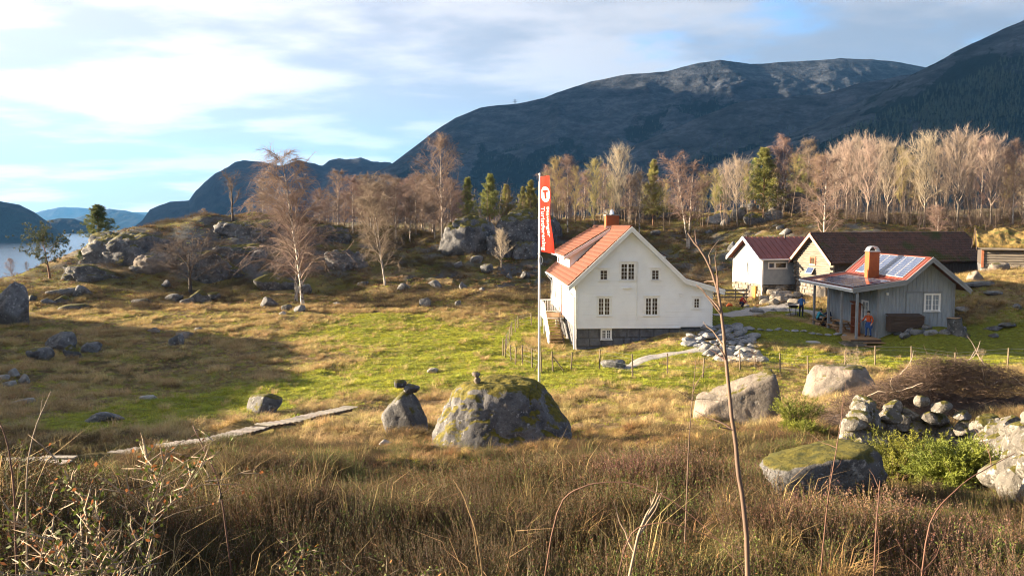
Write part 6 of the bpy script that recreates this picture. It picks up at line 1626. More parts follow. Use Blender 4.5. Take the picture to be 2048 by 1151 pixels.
def tree(u, v, vt, kind, label, D=None, wide=1.0, rz=None, var=None, group=None, name=None, cat='tree'):
    p = gpix(u, v) if D is None else gat(u, D)
    h = max(.8, at(u, vt, p.y).z - p.z); i = int(u * 13 + vt * 7); va = TV[kind]; t, c = va[(i if var is None else var) % len(va)]
    nm = name or {'pine': 'pine_tree', 'young': 'pine_tree', 'bigpine': 'pine_tree', 'flatpine': 'pine_tree', 'pale': 'aspen_tree', 'olive': 'birch_tree', 'gnarled': 'bare_tree', 'apple': 'apple_tree', 'ash': 'ash_tree'}.get(kind, 'birch_tree')
    e = empty(nm, p - Vector((0, 0, .12)), (i % 63) / 10 if rz is None else rz, label, cat, group); s = h / 10
    e.scale = (s * wide, s * wide, s)
    link('trunk', t, None, e); link('crown', c, None, e)
    return e
# ---- the single ones
tree(606, 612, 278, 'tallbirch', 'tallest birch at the meadow edge, its top leaning left above the far ridge', wide=1.12, rz=0)
tree(592, 600, 372, 'birch', 'lower bushy birch growing beside the tallest birch', wide=1.35, rz=1.0, var=1)
tree(466, 444, 332, 'gnarled', 'gnarled leafless tree standing alone on the knoll top', wide=.95, rz=.4)
tree(678, 436, 330, 'birch', 'slender birch on the skyline right of the tallest birch', D=100, wide=1.1, var=2)
tree(772, 570, 350, 'twin', 'forked white-stemmed birch at the top of the meadow', wide=1.05, rz=.2, var=0)
tree(884, 500, 256, 'birch', 'tall slim birch rising above the mountain line left of the flagpole', D=93, wide=.92, var=0)
tree(1003, 538, 447, 'ash', 'small pale leafless ash in front of the dark crag', wide=.9)
tree(381, 586, 448, 'apple', 'dark spreading bare apple tree below the knoll', wide=1.0, rz=.7)
tree(199, 535, 410, 'bigpine', 'bushy green pine on the edge of the knoll above the fjord', D=86, wide=1.45)
tree(100, 556, 476, 'flatpine', 'windswept flat-topped pine by the fjord', wide=1.0, rz=.2)
tree(1377, 494, 296, 'twin', 'wide forked birch between the farmhouse and the storehouse', D=99, wide=1.25, rz=0.0, var=1)
tree(1237, 455, 274, 'pale', 'pale upswept tree rising above the farmhouse chimney', D=106, wide=.8, var=1)
tree(1645, 475, 292, 'birch', 'white-stemmed birch behind the barn gable peak', D=88, wide=1.25, var=3)
tree(1874, 478, 405, 'birch', 'small golden birch behind the barn roof', D=89, wide=1.6, var=1)
tree(1525, 432, 298, 'young', 'yellow-green pine standing out in the wood above the storehouse', D=112, wide=1.3, var=0)
tree(1305, 440, 323, 'young', 'bright green pine right of the farmhouse chimney', D=112, wide=.8, var=1)
for u, vt, D, w, va, l in ((935, 356, 104, .9, 0, 'young pine right of the tall slim birch'), (980, 350, 106, 1.15, 1, 'pointed yellow-green pine left of the banner'), (1013, 369, 108, 1.1, 0, 'small pointed pine just left of the banner'), (1062, 362, 108, 1.1, 1, 'bushy yellow-green pine directly behind the flagpole'), (1045, 374, 112, 1.0, 0, 'low pine partly behind the one at the flagpole')):
    tree(u, 440, vt, 'young', l, D=D, wide=w, var=va)
for u, v, vt, l in ((20, 566, 512, 'thin bare birch by the fjord at the left edge'), (52, 566, 520, 'thin bare birch right of the one at the left edge'), (160, 540, 500, 'small pine beside the windswept pine')):
    tree(u, v, vt, 'birch' if u < 100 else 'pine', l, D=82, wide=1.2)
for u, v, vt, l in ((247, 530, 500, 'small round green bush on the knoll, left of the pair'), (292, 518, 490, 'small round green bush on the knoll, right of the pair')):
    tree(u, v, vt, 'young', l, wide=1.6, name='juniper_bush', cat='bush')
for u, vt, l in ((410, 412, 'tiny bare birch left of the gnarled tree on the knoll'), (528, 350, 'leafless birch behind the left side of the tallest birch'), (500, 395, 'short leafless birch right of the gnarled tree')):
    tree(u, 445, vt, 'birch', l, D=97, wide=1.1)
# ---- the woods: individuals along the hill, counted from the left
def wood(specs, group, phrase):
    specs = sorted(specs, key=lambda q: q[0]); n = len(specs)
    od = ['first', 'second', 'third', 'fourth', 'fifth', 'sixth', 'seventh', 'eighth', 'ninth', 'tenth', 'eleventh', 'twelfth', 'thirteenth', 'fourteenth', 'fifteenth', 'sixteenth', 'seventeenth', 'eighteenth', 'nineteenth', 'twentieth', 'twenty-first', 'twenty-second', 'twenty-third', 'twenty-fourth', 'twenty-fifth', 'twenty-sixth', 'twenty-seventh', 'twenty-eighth', 'twenty-ninth', 'thirtieth', 'thirty-first', 'thirty-second', 'thirty-third', 'thirty-fourth']
    for k, (u, vt, D, kind, w) in enumerate(specs):
        tree(u, 440, vt, kind, f'{phrase}, {od[k]} from the left', D=D, wide=w, group=group)
r = random.Random(8)
wood([(u, vt, D, 'birch', 1.4) for u, vt, D in ((640, 372, 98), (706, 345, 98), (722, 352, 104), (742, 360, 99), (758, 366, 108), (792, 346, 97), (812, 352, 105), (832, 340, 101), (850, 372, 110), (866, 335, 104), (902, 350, 99), (786, 372, 112), (735, 336, 112), (655, 392, 104), (690, 380, 108), (772, 338, 114), (845, 350, 116), (820, 385, 98), (915, 375, 108), (870, 380, 98), (540, 372, 104), (560, 388, 108))], 'birches on the hill left of the flagpole', 'reddish bare birch in the grove left of the flagpole')
wood([(u, vt, D, k, w) for u, vt, D, k, w in ((1098, 325, 108, 'birch', 1), (1112, 305, 104, 'olive', .9), (1135, 303, 103, 'birch', .9), (1150, 325, 112, 'olive', .9), (1168, 335, 116, 'birch', 1), (1188, 308, 108, 'olive', .9), (1206, 322, 114, 'birch', .9), (1222, 345, 118, 'olive', 1), (1258, 340, 112, 'birch', 1), (1278, 338, 106, 'birch', 1), (1330, 352, 116, 'olive', 1), (1125, 350, 120, 'olive', 1.2), (1290, 360, 122, 'olive', 1.1))], 'slim trees behind the farmhouse', 'slim bare tree of the wood behind the farmhouse')
wood([(u, vt, D, k, w) for u, vt, D, k, w in ((1405, 340, 112, 'olive', 1), (1428, 330, 118, 'olive', 1), (1450, 312, 112, 'pale', .8), (1472, 298, 108, 'pale', .9), (1490, 320, 116, 'olive', 1), (1508, 318, 120, 'pine', 1), (1548, 330, 118, 'olive', 1), (1563, 262, 112, 'birch', .9), (1585, 300, 118, 'olive', .9), (1612, 266, 110, 'birch', .8), (1600, 312, 122, 'young', 1), (1440, 350, 124, 'pine', 1), (1535, 345, 126, 'olive', 1.1), (1628, 300, 120, 'olive', 1))], 'mixed trees above the storehouse', 'bare or green tree of the wood above the storehouse')
wood([(u, vt, D, k, w) for u, vt, D, k, w in ((1668, 275, 104, 'pale', .8), (1690, 258, 100, 'pale', .85), (1712, 250, 104, 'pale', .8), (1732, 256, 98, 'pale', .85), (1752, 262, 108, 'pale', .8), (1772, 262, 97, 'pale', .9), (1798, 284, 112, 'olive', 1), (1815, 296, 116, 'birch', 1), (1846, 247, 100, 'pale', .95), (1868, 282, 110, 'birch', 1), (1890, 262, 106, 'pale', .8), (1912, 238, 99, 'pale', 1.0), (1935, 258, 107, 'pale', .8), (1958, 266, 112, 'birch', .9), (1978, 253, 100, 'pale', .9), (2000, 288, 108, 'birch', .9), (2022, 270, 98, 'birch', .75), (2042, 298, 102, 'birch', .8), (2066, 280, 106, 'pale', .9), (1700, 300, 116, 'birch', 1.1), (1784, 320, 118, 'birch', 1.1), (1832, 330, 120, 'olive', 1.1), (1925, 310, 118, 'birch', 1.1), (2010, 320, 118, 'olive', 1.1))], 'tall trees behind the barn', 'tall bare tree of the grove behind the barn')
# ---- the rest of the wood reads as one mass of thin stems and undergrowth
def thicket(n, ulo, uhi, dlo, dhi, hlo, hhi, seed):
    r = np.random.default_rng(seed); D = r.uniform(dlo, dhi, n); u = r.uniform(ulo, uhi, n); x = (u - CX) / F * D; z = height(x, D)
    h = r.uniform(hlo, hhi, n); base = np.stack([x, D, z - .1], -1); d = unit(np.stack([r.normal(0, .10, n), r.normal(0, .10, n), np.ones(n)], -1))
    v, q, t = np_twigs(base, d, h, np.full(n, .035), np.stack([r.normal(0, .3, n), r.normal(0, .3, n), np.zeros(n)], -1), 2)
    m = n * 26; k = r.integers(0, n, m); tt = r.uniform(.2, 1, (m, 1)); b2 = base[k] + d[k] * h[k][:, None] * tt
    d2 = unit(np.stack([r.normal(0, .8, m), r.normal(0, .8, m), r.uniform(.2, 1.2, m)], -1)); l2 = r.uniform(.4, 1.3, m)
    v2, q2, t2 = np_twigs(b2, d2, l2, np.full(m, .009), np.stack([r.normal(0, .15, m), r.normal(0, .15, m), r.uniform(-.3, .2, m)], -1), 2)
    return np.concatenate([v, v2]), [np.concatenate([q, q2 + len(v)]), np.concatenate([t, t2 + len(v)])]
v, f = thicket(520, 1090, 2100, 104, 150, 2.5, 7.5, 5); tag(link('undergrowth', mesh_np('undergrowth', v, f), M['birchtwig']), 'tangle of saplings and thin stems filling the wood behind the farm', None, None, 'stuff')
v, f = thicket(260, 620, 1060, 99, 130, 2.0, 6.0, 6); tag(link('undergrowth', mesh_np('undergrowth', v, f), M['birchtwig']), 'tangle of saplings under the birches left of the flagpole', None, None, 'stuff')
v, f = thicket(300, 1680, 2090, 94, 108, .8, 3.0, 7); tag(link('undergrowth', mesh_np('undergrowth', v, f), M['darktwig']), 'low dark scrub under the tall grove behind the barn', None, None, 'stuff')

# ---- conifer forest on the mountainsides (far-off wood)
def instancer(name, pts, rot, scl, idx, objs, label, kind='stuff'):
    """one object that sets copies of the given meshes on points."""
    me = bpy.data.meshes.new(name); me.vertices.add(len(pts)); me.vertices.foreach_set('co', np.asarray(pts, np.float32).ravel())
    for nm, ty, dat in (('rot', 'FLOAT_VECTOR', rot), ('scl', 'FLOAT_VECTOR', scl)):
        a = me.attributes.new(nm, ty, 'POINT'); a.data.foreach_set('vector', np.asarray(dat, np.float32).ravel())
    a = me.attributes.new('pick', 'INT', 'POINT'); a.data.foreach_set('value', np.asarray(idx, np.int32))
    o = bpy.data.objects.new(name, me); COL.objects.link(o)
    col = bpy.data.collections.new(name + '_kinds')
    for k, (m, mat) in enumerate(objs):
        if not m.materials: m.materials.append(mat)
        q = bpy.data.objects.new(f'{name}_kind_{k:02d}', m); col.objects.link(q)
    ng = bpy.data.node_groups.new(name, 'GeometryNodeTree')
    ng.interface.new_socket('Geometry', in_out='INPUT', socket_type='NodeSocketGeometry'); ng.interface.new_socket('Geometry', in_out='OUTPUT', socket_type='NodeSocketGeometry')
    n = ng.nodes; gi, go_ = n.new('NodeGroupInput'), n.new('NodeGroupOutput'); ip = n.new('GeometryNodeInstanceOnPoints'); ci = n.new('GeometryNodeCollectionInfo')
    ci.inputs['Collection'].default_value = col; ci.inputs['Separate Children'].default_value = True; ci.inputs['Reset Children'].default_value = True
    m2p = n.new('GeometryNodeMeshToPoints')
    def attr(nm, ty):
        x = n.new('GeometryNodeInputNamedAttribute'); x.data_type = ty; x.inputs['Name'].default_value = nm; return x.outputs['Attribute']
    l = ng.links; l.new(gi.outputs[0], m2p.inputs[0]); l.new(m2p.outputs[0], ip.inputs['Points']); l.new(ci.outputs[0], ip.inputs['Instance']); ip.inputs['Pick Instance'].default_value = True
    l.new(attr('pick', 'INT'), ip.inputs['Instance Index']); l.new(attr('scl', 'FLOAT_VECTOR'), ip.inputs['Scale'])
    e2r = n.new('FunctionNodeEulerToRotation'); l.new(attr('rot', 'FLOAT_VECTOR'), e2r.inputs[0]); l.new(e2r.outputs[0], ip.inputs['Rotation']); l.new(ip.outputs[0], go_.inputs[0])
    md = o.modifiers.new('scatter', 'NODES'); md.node_group = ng
    return tag(o, label, None, None, kind)
M['farconifer'] = pmat('far_conifer', (0.020, 0.030, 0.016), (0.013, 0.020, 0.012), 1.0, .9, rnd=.3)
def far_con(seed):
    r = np.random.default_rng(seed); V, Fq = [], []; n = 7
    for k in range(5):
        z0, z1, rr = k * .19, k * .19 + .30, (1 - k * .18) * .17; b = len(V)
        for i in range(n): a = 6.283 * i / n + r.uniform(-.3, .3); q = rr * r.uniform(.65, 1.3); V.append((q * math.cos(a), q * math.sin(a), z0 + r.uniform(-.04, .04)))
        V.append((r.uniform(-.02, .02), r.uniform(-.02, .02), z1)); Fq += [(b + i, b + (i + 1) % n, b + n) for i in range(n)]
    return mesh_np('conifer', V, [np.array(Fq)])
fc_ = [(far_con(i), M['farconifer']) for i in range(3)]
pts = []
rr = np.random.default_rng(77)
for V, wd, n in ((VA, wA, 5200), (VB, wB, 3800), (VC, wC, 7500)):
    R_, C2 = wd.shape; i = rr.integers(0, R_ - 1, n * 3); j = rr.integers(0, C2 - 1, n * 3)
    fi, fj = rr.uniform(0, 1, (n * 3, 1)), rr.uniform(0, 1, (n * 3, 1))
    p = V[i, j] * (1 - fi) * (1 - fj) + V[i + 1, j] * fi * (1 - fj) + V[i, j + 1] * (1 - fi) * fj + V[i + 1, j + 1] * fi * fj
    keep = (rr.uniform(0, 1, n * 3) < wd[i, j] ** 1.5 * .8 + .02) & (i < R_ * .58); pts.append(p[keep][:n])
pts = np.concatenate(pts); n = len(pts); h = rr.uniform(5, 10, n)
instancer('mountain_forest', pts - np.array([0, 0, 1.0]), np.stack([np.zeros(n), np.zeros(n), rr.uniform(0, 6.28, n)], -1), np.stack([h * 1.1, h * 1.1, h], -1), rr.integers(0, 3, n), fc_, 'dark conifer forest covering the mountainsides')

# ------------------------------------------------------------------ ground cover
M['straw'] = pmat('dry_straw_blades', (0.52, 0.395, 0.175), (0.36, 0.26, 0.12), 1.0, .8, trans=.30, rnd=.22)
M['rust'] = pmat('rusty_moor_grass', (0.225, 0.145, 0.072), (0.15, 0.098, 0.052), 1.0, .8, trans=.25, rnd=.22)
M['green'] = pmat('meadow_grass_blades', (0.42, 0.43, 0.045), (0.26, 0.29, 0.033), 1.0, .75, trans=.30, rnd=.18)
M['heather'] = pmat('heather_leaf', (0.080, 0.074, 0.016), (0.038, 0.036, 0.010), 1.0, .8, trans=.2, rnd=.30)
M['heathbrown'] = pmat('brown_heather', (0.17, 0.075, 0.028), (0.09, 0.04, 0.02), 1.0, .85, trans=.15, rnd=.25)
M['flower'] = pmat('faded_heather_flower', (0.20, 0.115, 0.085), (0.14, 0.08, 0.06), 1.0, .85, rnd=.2)
M['leafgreen'] = pmat('fresh_green_leaf', (0.12, 0.16, 0.025), (0.08, 0.115, 0.02), 1.0, .7, trans=.25, rnd=.2)
M['stem'] = pmat('grey_brown_stem', (0.17, 0.115, 0.08), (0.10, 0.068, 0.05), 3.0, .8, rnd=.15)
M['redstem'] = pmat('red_brown_stem', (0.15, 0.075, 0.05), (0.09, 0.045, 0.032), 3.0, .7)

def blades(seed, n, rad, l0, l1, w, arch, lean=.25):
    r = np.random.default_rng(seed); a = r.uniform(0, 6.283, n); q = rad * np.sqrt(r.uniform(0, 1, n)); b = np.stack([q * np.cos(a), q * np.sin(a), np.full(n, -.04)], -1)
    l = r.uniform(l0, l1, n)[:, None]; oa = a + r.normal(0, .7, n); o = np.stack([np.cos(oa), np.sin(oa), np.zeros(n)], -1)
    up = np.array([0, 0, 1.0]); mid = b + up * l * .55 + o * l * lean * r.uniform(.2, 1, (n, 1)); tip = mid + (up * (.45 - arch * r.uniform(.2, 1.2, (n, 1))) + o * (lean + arch * r.uniform(.3, 1, (n, 1)))) * l * .8
    s = np.stack([-np.sin(oa), np.cos(oa), np.zeros(n)], -1) * w * r.uniform(.6, 1.3, (n, 1))
    V = np.stack([b - s, b + s, mid - s * .7, mid + s * .7, tip], 1).reshape(-1, 3); k = np.arange(n)[:, None] * 5
    return V, k + np.array([[0, 1, 3, 2]]), k + np.array([[2, 3, 4]])
def tuft(name, *a): v, q, t = blades(*a); return mesh_np(name, v, [q, t])
def sprig_clump(seed, stems, rad, h0, h1, leaf, lw, per, spread=.35, flower=0.0, mats=('heather', 'heathbrown'), lo=.25):
    """heather-like clump: thin stems carrying many small leaves (and faded flowers near the tips)."""
    r = np.random.default_rng(seed); a = r.uniform(0, 6.283, stems); q = rad * np.sqrt(r.uniform(0, 1, stems)); b = np.stack([q * np.cos(a), q * np.sin(a), np.full(stems, -.05)], -1)
    d = unit(np.stack([np.cos(a) * spread * q / rad + r.normal(0, .16, stems), np.sin(a) * spread * q / rad + r.normal(0, .16, stems), np.ones(stems)], -1)); l = r.uniform(h0, h1, stems)
    bend = np.stack([r.normal(0, .05, stems), r.normal(0, .05, stems), np.zeros(stems)], -1)
    v, qd, tr = np_twigs(b, d, l, np.full(stems, .0022), bend, 2)
    n = stems * per; k = np.repeat(np.arange(stems), per); t = r.uniform(lo, 1.0, (n, 1)); c = b[k] + d[k] * l[k][:, None] * t + bend[k] * t * t
    ld = unit(r.normal(0, 1, (n, 3)) + d[k] * .9); sd = unit(np.cross(ld, r.normal(0, 1, (n, 3)))); ll = leaf * r.uniform(.6, 1.3, (n, 1))
    lv = np.stack([c - sd * lw, c + sd * lw, c + ld * ll], 1).reshape(-1, 3); lf = np.arange(n * 3).reshape(-1, 3) + len(v)
    me = mesh_np('sprigs', np.concatenate([v, lv]), [qd, np.concatenate([tr, lf])])
    for m in (M['stem'], M[mats[0]], M[mats[1]], M['flower']): me.materials.append(m)
    mi = np.zeros(len(me.polygons), np.int32); nq, nt = len(qd), len(tr); rn = r.uniform(0, 1, n)
    mi[nq + nt:] = np.where((t[:, 0] > .72) & (rn < flower), 3, np.where(rn > .72, 2, 1)); me.polygons.foreach_set('material_index', mi)
    return me
GK = {
 'straw': [tuft('straw', 400 + i, 46, .16, .22, .46, .0042, .55, .42) for i in range(3)],
 'rust': [tuft('rust', 410 + i, 46, .18, .16, .34, .0045, .6, .5) for i in range(2)],
 'green': [tuft('green', 420 + i, 60, .22, .06, .15, .0050, .35, .35) for i in range(3)],
 'far': [tuft('far', 430 + i, 30, .34, .16, .34, .016, .5, .5) for i in range(2)],
 'stalk': [tuft('stalk', 440 + i, 12, .14, .5, .95, .0028, .30, .25) for i in range(2)],
 'heather': [sprig_clump(450 + i, 60, .28, .20, .46, .017, .0032, 34) for i in range(3)],
 'flower': [sprig_clump(460 + i, 56, .26, .24, .48, .016, .0036, 32, .35, .75) for i in range(2)],
 'myrtle': [sprig_clump(470 + i, 30, .22, .22, .50, .022, .005, 22, .5, .10, ('leafgreen', 'heather'), .45) for i in range(2)],
}
FOOT = [(lambda x, y: (x > 3.4) & (x < 13.6) & (y > 51.6) & (y < 69.5)), (lambda x, y: (x > 22.0) & (x < 29.8) & (y > 52.0) & (y < 62)), (lambda x, y: (x > 27) & (x < 46) & (y > 70.5 + .29 * (x - 28)) & (y < 77.5 + .29 * (x - 28))), (lambda x, y: (x > 21.5) & (x < 32) & (y > 75.8 + .25 * (x - 23.7)) & (y < 83 + .25 * (x - 23.7)))]
lanes = [[gpix(u, v) for u, v in q] for q in ([(1245, 738), (1275, 724), (1310, 714), (1350, 706), (1400, 700)], [(1440, 632), (1475, 628), (1520, 617), (1560, 612), (1600, 604)], [(1500, 622), (1560, 618), (1610, 620), (1650, 636)])]
def clear_of(x, y):
    k = np.ones(len(x), bool)
    for f in FOOT: k &= ~f(x, y)
    for q, w in zip(lanes, (.55, 1.3, .7)): k &= band(x, y, [(p.x, p.y) for p in q], w * 1.5) < .5
    pg = [(p[0], p[1]) for p in poly_terrace]
    k &= ~((x > min(a for a, b in pg)) & (x < max(a for a, b in pg)) & np.array([poly_in((a, b), pg) for a, b in zip(x, y)]))
    return k
poly_terrace = [tuple(gpix(u, v)[:2]) for u, v in ((1370, 690), (1400, 670), (1440, 655), (1512, 664), (1508, 690), (1522, 720), (1470, 724), (1415, 710))]
def scatter(n, y0, y1, seed, margin=.72):
    r = np.random.default_rng(seed); y = np.sqrt(r.uniform(y0 * y0, y1 * y1, n)); x = r.uniform(-1, 1, n) * (margin * y + 1.0); k = clear_of(x, y); return x[k], y[k], r
def emit(name, x, y, kinds, pick, sc, r, label, tilt=.12, mats=None):
    objs = [(m, M[mt] if mt else None) for k, mt in kinds for m in GK[k]]; n = len(x)
    first = np.cumsum([0] + [len(GK[k]) for k, mt in kinds]); idx = np.array([first[p] for p in pick]) + np.array([r.integers(0, first[p + 1] - first[p]) for p in pick])
    z = height(x, y); s = sc * r.uniform(.7, 1.3, n)
    instancer(name, np.stack([x, y, z], -1), np.stack([r.normal(0, tilt, n), r.normal(0, tilt, n), r.uniform(0, 6.283, n)], -1), np.stack([s, s, s * r.uniform(.75, 1.15, n)], -1), idx, objs, label)
M['dullstraw'] = pmat('weathered_grass', (0.38, 0.25, 0.095), (0.19, 0.115, 0.048), 1.0, .85, trans=.2, rnd=.35)
GK['hay'] = [m.copy() for m in GK['straw']]; GK['rusty'] = [m.copy() for m in GK['rust']]
KH = [('hay', 'dullstraw'), ('rusty', 'rust'), ('green', 'green'), ('stalk', 'straw'), ('heather', None), ('flower', None), ('myrtle', None)]
KN = [('straw', 'straw'), ('rust', 'rust'), ('green', 'green'), ('stalk', 'straw'), ('heather', None), ('flower', None), ('myrtle', None)]
# near heath
P_board = [gpix(u, v) for u, v in ((225, 910), (330, 893), (420, 882), (480, 868), (560, 852), (630, 840), (705, 829))]
P_bridge = [gpix(15, 950), gpix(125, 940)]
x, y, r = scatter(30000, 2.6, 25, 1, .70)
gr, he, mo, n1, n2 = zones(x, y); hh = fbm2(x / 1.7, y / 1.7, 3, 201); u_ = r.uniform(0, 1, len(x)); fl = fbm2(x / 2.6 + 9, y / 2.6, 2, 211)
edge_ = sstep(15, 23, y + .15 * x)
pick = np.where(u_ < .30 - .16 * edge_ + 1.3 * (hh - .5), np.where((fl > .50) & (x > .8) & (y < 9.5), 5, 4), np.where(u_ < .60, np.where(hh > .46, 4, 0), np.where(u_ < .74, np.where((y < 9) & (hh > .44), 4, 0), np.where(u_ < .90, 1, np.where(u_ < .93, 6, 3)))))
nh = sstep(12, 7, y + 1.5 * (hh - .5) * 6); u2 = r.uniform(0, 1, len(x)); pick = np.where((nh > u2 * 1.25) & ((pick == 0) | (pick == 1)), np.where((fl > .50) & (x > .8), 5, np.where(u2 < .12, 6, 4)), pick)
pick = np.where((fbm2(x / 1.3 + 4, y / 1.3, 3, 251) > .57) & (u2 < .5), 2 + 4 * (u2 < .25), pick)
pick = np.where((edge_ > .5) & (u_ > .5), np.where(u_ > .9, 2, np.where(u_ > .75, 1, 0)), pick)
P_ = [(p.x, p.y) for p in P_board]
keep = (r.uniform(0, 1, len(x)) < .95 - .5 * sstep(.56, .66, fbm2(x / .9, y / .9, 3, 241))) & (band(x, y, P_, 1.2) < .3) & (band(x, y, [(p.x, p.y) for p in P_bridge], 1.3) < .3)
near_s = .62 - .10 * sstep(4.0, 14, y) + 1.0 * (hh - .5) * (1 - .5 * sstep(9, 14, y)); near_s = np.where((pick == 0) | (pick == 3), near_s * (1.0 + .25 * sstep(12, 20, y)), near_s)
for u, v, rad in ((1655, 1004, 1.5), (1600, 1010, 1.0), (1700, 1030, 1.0), (1835, 975, 1.3), (1940, 985, 1.3), (1730, 930, .9), (1000, 925, 1.8), (1490, 870, 1.5)):
    q = gpix(u, v); near_s = near_s * (1 - .55 * sstep(rad, rad * .5, np.hypot(x - q.x, y - q.y + .5)))
emit('heath', x[keep], y[keep], KH, pick[keep], near_s[keep], r, 'heather, dry grass and low scrub covering the near slope')
# meadow and lawn
x, y, r = scatter(62000, 21, 76, 2, .70)
gr, he, mo, n1, n2 = zones(x, y); u_ = r.uniform(0, 1, len(x)); tus = fbm2(x / 1.6, y / 1.6, 3, 221); rk_ = rocky(x, y)
pick = np.where(u_ < gr * .95, 2, np.where(tus > .56, 0, np.where(u_ < .55, 1, np.where(u_ < .8, 2, 0))))
lawn = (band(x, y, [(14, 57), (20, 54), (30, 50)], 6.0) > .4)
sc = np.where(pick == 2, .95, np.where(tus > .54, 1.05, .5)); sc = np.where(lawn, .55, sc); pick = np.where(lawn, 2, pick)
keep = (r.uniform(0, 1, len(x)) < .95 - .45 * rk_) & (band(x, y, P_, 1.1) < .3)
emit('meadow_grass', x[keep], y[keep], KN[:3], pick[keep], sc[keep], r, 'green and straw coloured meadow grass')
# rough hill behind
x, y, r = scatter(26000, 68, 122, 3, .70)
gr, he, mo, n1, n2 = zones(x, y); u_ = r.uniform(0, 1, len(x)); hh = fbm2(x / 4, y / 4, 3, 231)
pick = np.where(hh > .54, 1, np.where(u_ < .62, 0, 2)); keep = r.uniform(0, 1, len(x)) < .85
emit('hill_grass', x[keep], y[keep], [('far', 'rust'), ('heather', None), ('far2', 'green')] if 'far2' in GK else [('far', 'rust'), ('heather', None), ('green', 'green')], pick[keep], np.where(pick[keep] == 1, 1.15, 1.0), r, 'rough brown grass and heather on the hill')

# ------------------------------------------------------------------ shrubs one can tell apart
def shrub(name, loc, H, label, pair, cat='shrub', rz=0.0, wide=1.0, group=None, parts=('stems', 'twigs')):
    e = empty(name, loc - Vector((0, 0, .05)), rz, label, cat, group); e.scale = (H / 10 * wide, H / 10 * wide, H / 10)
    link(parts[0], pair[0], None, e); link(parts[1], pair[1], None, e); return e
def juniper(seed, label, u, v, w, h):
    """spreading juniper: fans of feathery needle sprays."""
    P = gpix(u, v); s = P.y / F; W_, H_ = w * s, h * s; r = np.random.default_rng(seed); n = 90
    a = r.uniform(0, 6.283, n); el = r.uniform(.25, 1.25, n); d = np.stack([np.cos(a) * np.cos(el), np.sin(a) * np.cos(el) * .8, np.sin(el)], -1); L = r.uniform(.6, 1.0, n) * np.where(el > .8, H_, W_ * .56)
    b = np.stack([r.normal(0, W_ * .10, n), r.normal(0, W_ * .08, n), np.full(n, -.05)], -1)
    e = empty('juniper', P + Vector((0, .3, 0)), 0, label, 'juniper')
    v1, q1, t1 = np_twigs(b, d, L, np.full(n, .007), np.stack([d[:, 0] * .1, d[:, 1] * .1, -.10 * L], -1), 3)
    link('stems', mesh_np('stems', v1, [q1, t1]), M['stem'], e)
    m = n * 20; k = np.repeat(np.arange(n), 20); t = r.uniform(.25, 1, (m, 1)); c = b[k] + d[k] * L[k][:, None] * t + np.stack([d[k][:, 0] * .1, d[k][:, 1] * .1, -.10 * L[k]], -1) * t * t
    sd = unit(d[k] * 1.1 + r.normal(0, .45, (m, 3))); sl = r.uniform(.09, .20, m)
    p = m * 12; kk_ = np.repeat(np.arange(m), 12); tt = r.uniform(.1, 1, (p, 1)); c2 = c[kk_] + sd[kk_] * sl[kk_][:, None] * tt
    nd = unit(sd[kk_] + r.normal(0, .7, (p, 3))); ns = unit(np.cross(nd, r.normal(0, 1, (p, 3)))); nl_ = r.uniform(.03, .055, (p, 1))
    V = np.stack([c2 - ns * .006, c2 + ns * .006, c2 + nd * nl_], 1).reshape(-1, 3)
    link('needles', mesh_np('needles', V, [np.arange(p * 3).reshape(-1, 3)]), M['junip'], e)
    return e
M['junip'] = pmat('juniper_green', (0.19, 0.215, 0.03), (0.10, 0.125, 0.02), 1.0, .7, trans=.25, rnd=.1)
juniper(5, 'bright green juniper on the left before the dry stone wall', 1835, 962, 165, 120)
juniper(6, 'bright green juniper on the right before the dry stone wall', 1940, 972, 150, 104)
juniper(7, 'small upright juniper between the tan boulder and the brush pile', 1600, 862, 46, 90)
juniper(8, 'little juniper at the foot of the upright one', 1622, 884, 70, 40)
# brush pile
bp0, bp1 = gpix(1620, 850), gpix(2110, 818); bc = (bp0 + bp1) / 2; bc.z = hz(bc.x, bc.y)
pile = empty('brush_pile', bc, 0, 'long heap of cut brown brushwood behind the stone wall', 'brush pile')
r = np.random.default_rng(31); n = 13000; ax = (bp1 - bp0); hl = ax.length / 2; ang = math.atan2(ax.y, ax.x)
t = np.clip(r.normal(0, .45, n), -1, 1); cr = r.normal(0, .42, n) * 1.15; top = 1.7 * np.clip(1 - np.abs(t) ** 2.2, 0, 1) ** .7 * np.exp(-(cr / 1.3) ** 2) * (.75 + .5 * noise2(t * 3 + 5, cr * 1.2, 3))
px_ = t * hl * math.cos(ang) - cr * math.sin(ang); py2 = t * hl * math.sin(ang) + cr * math.cos(ang)
gz = height(px_ + bc.x, py2 + bc.y) - bc.z
base = np.stack([px_, py2, gz + top * np.sqrt(r.uniform(.02, 1, n))], -1); d = unit(np.stack([r.normal(0, 1, n), r.normal(0, 1, n), r.normal(.2, .6, n)], -1)); ln = r.uniform(.25, .8, n)
v, q, tt = np_twigs(base - d * ln[:, None] * .5, d, ln, r.uniform(.003, .006, n), np.stack([r.normal(0, .15, n), r.normal(0, .15, n), -r.uniform(0, .25, n)], -1) * ln[:, None], 3)
M['brush'] = pmat('brushwood', (0.145, 0.098, 0.072), (0.075, 0.05, 0.038), 2.0, .85)
tag(link('twigs', mesh_np('twigs', v, [q, tt]), M['brush'], pile), kind='stuff')
xs, ys_ = np.meshgrid(np.linspace(-1, 1, 40), np.linspace(-1, 1, 16)); cx_ = xs * hl * .97; cy_ = ys_ * 1.35; zz_ = .9 * np.clip(1 - np.abs(xs) ** 2.2, 0, 1) ** .7 * np.exp(-(cy_ / .95) ** 2) + .3 * (fbm2(xs * 7, ys_ * 3, 3, 9) - .6)
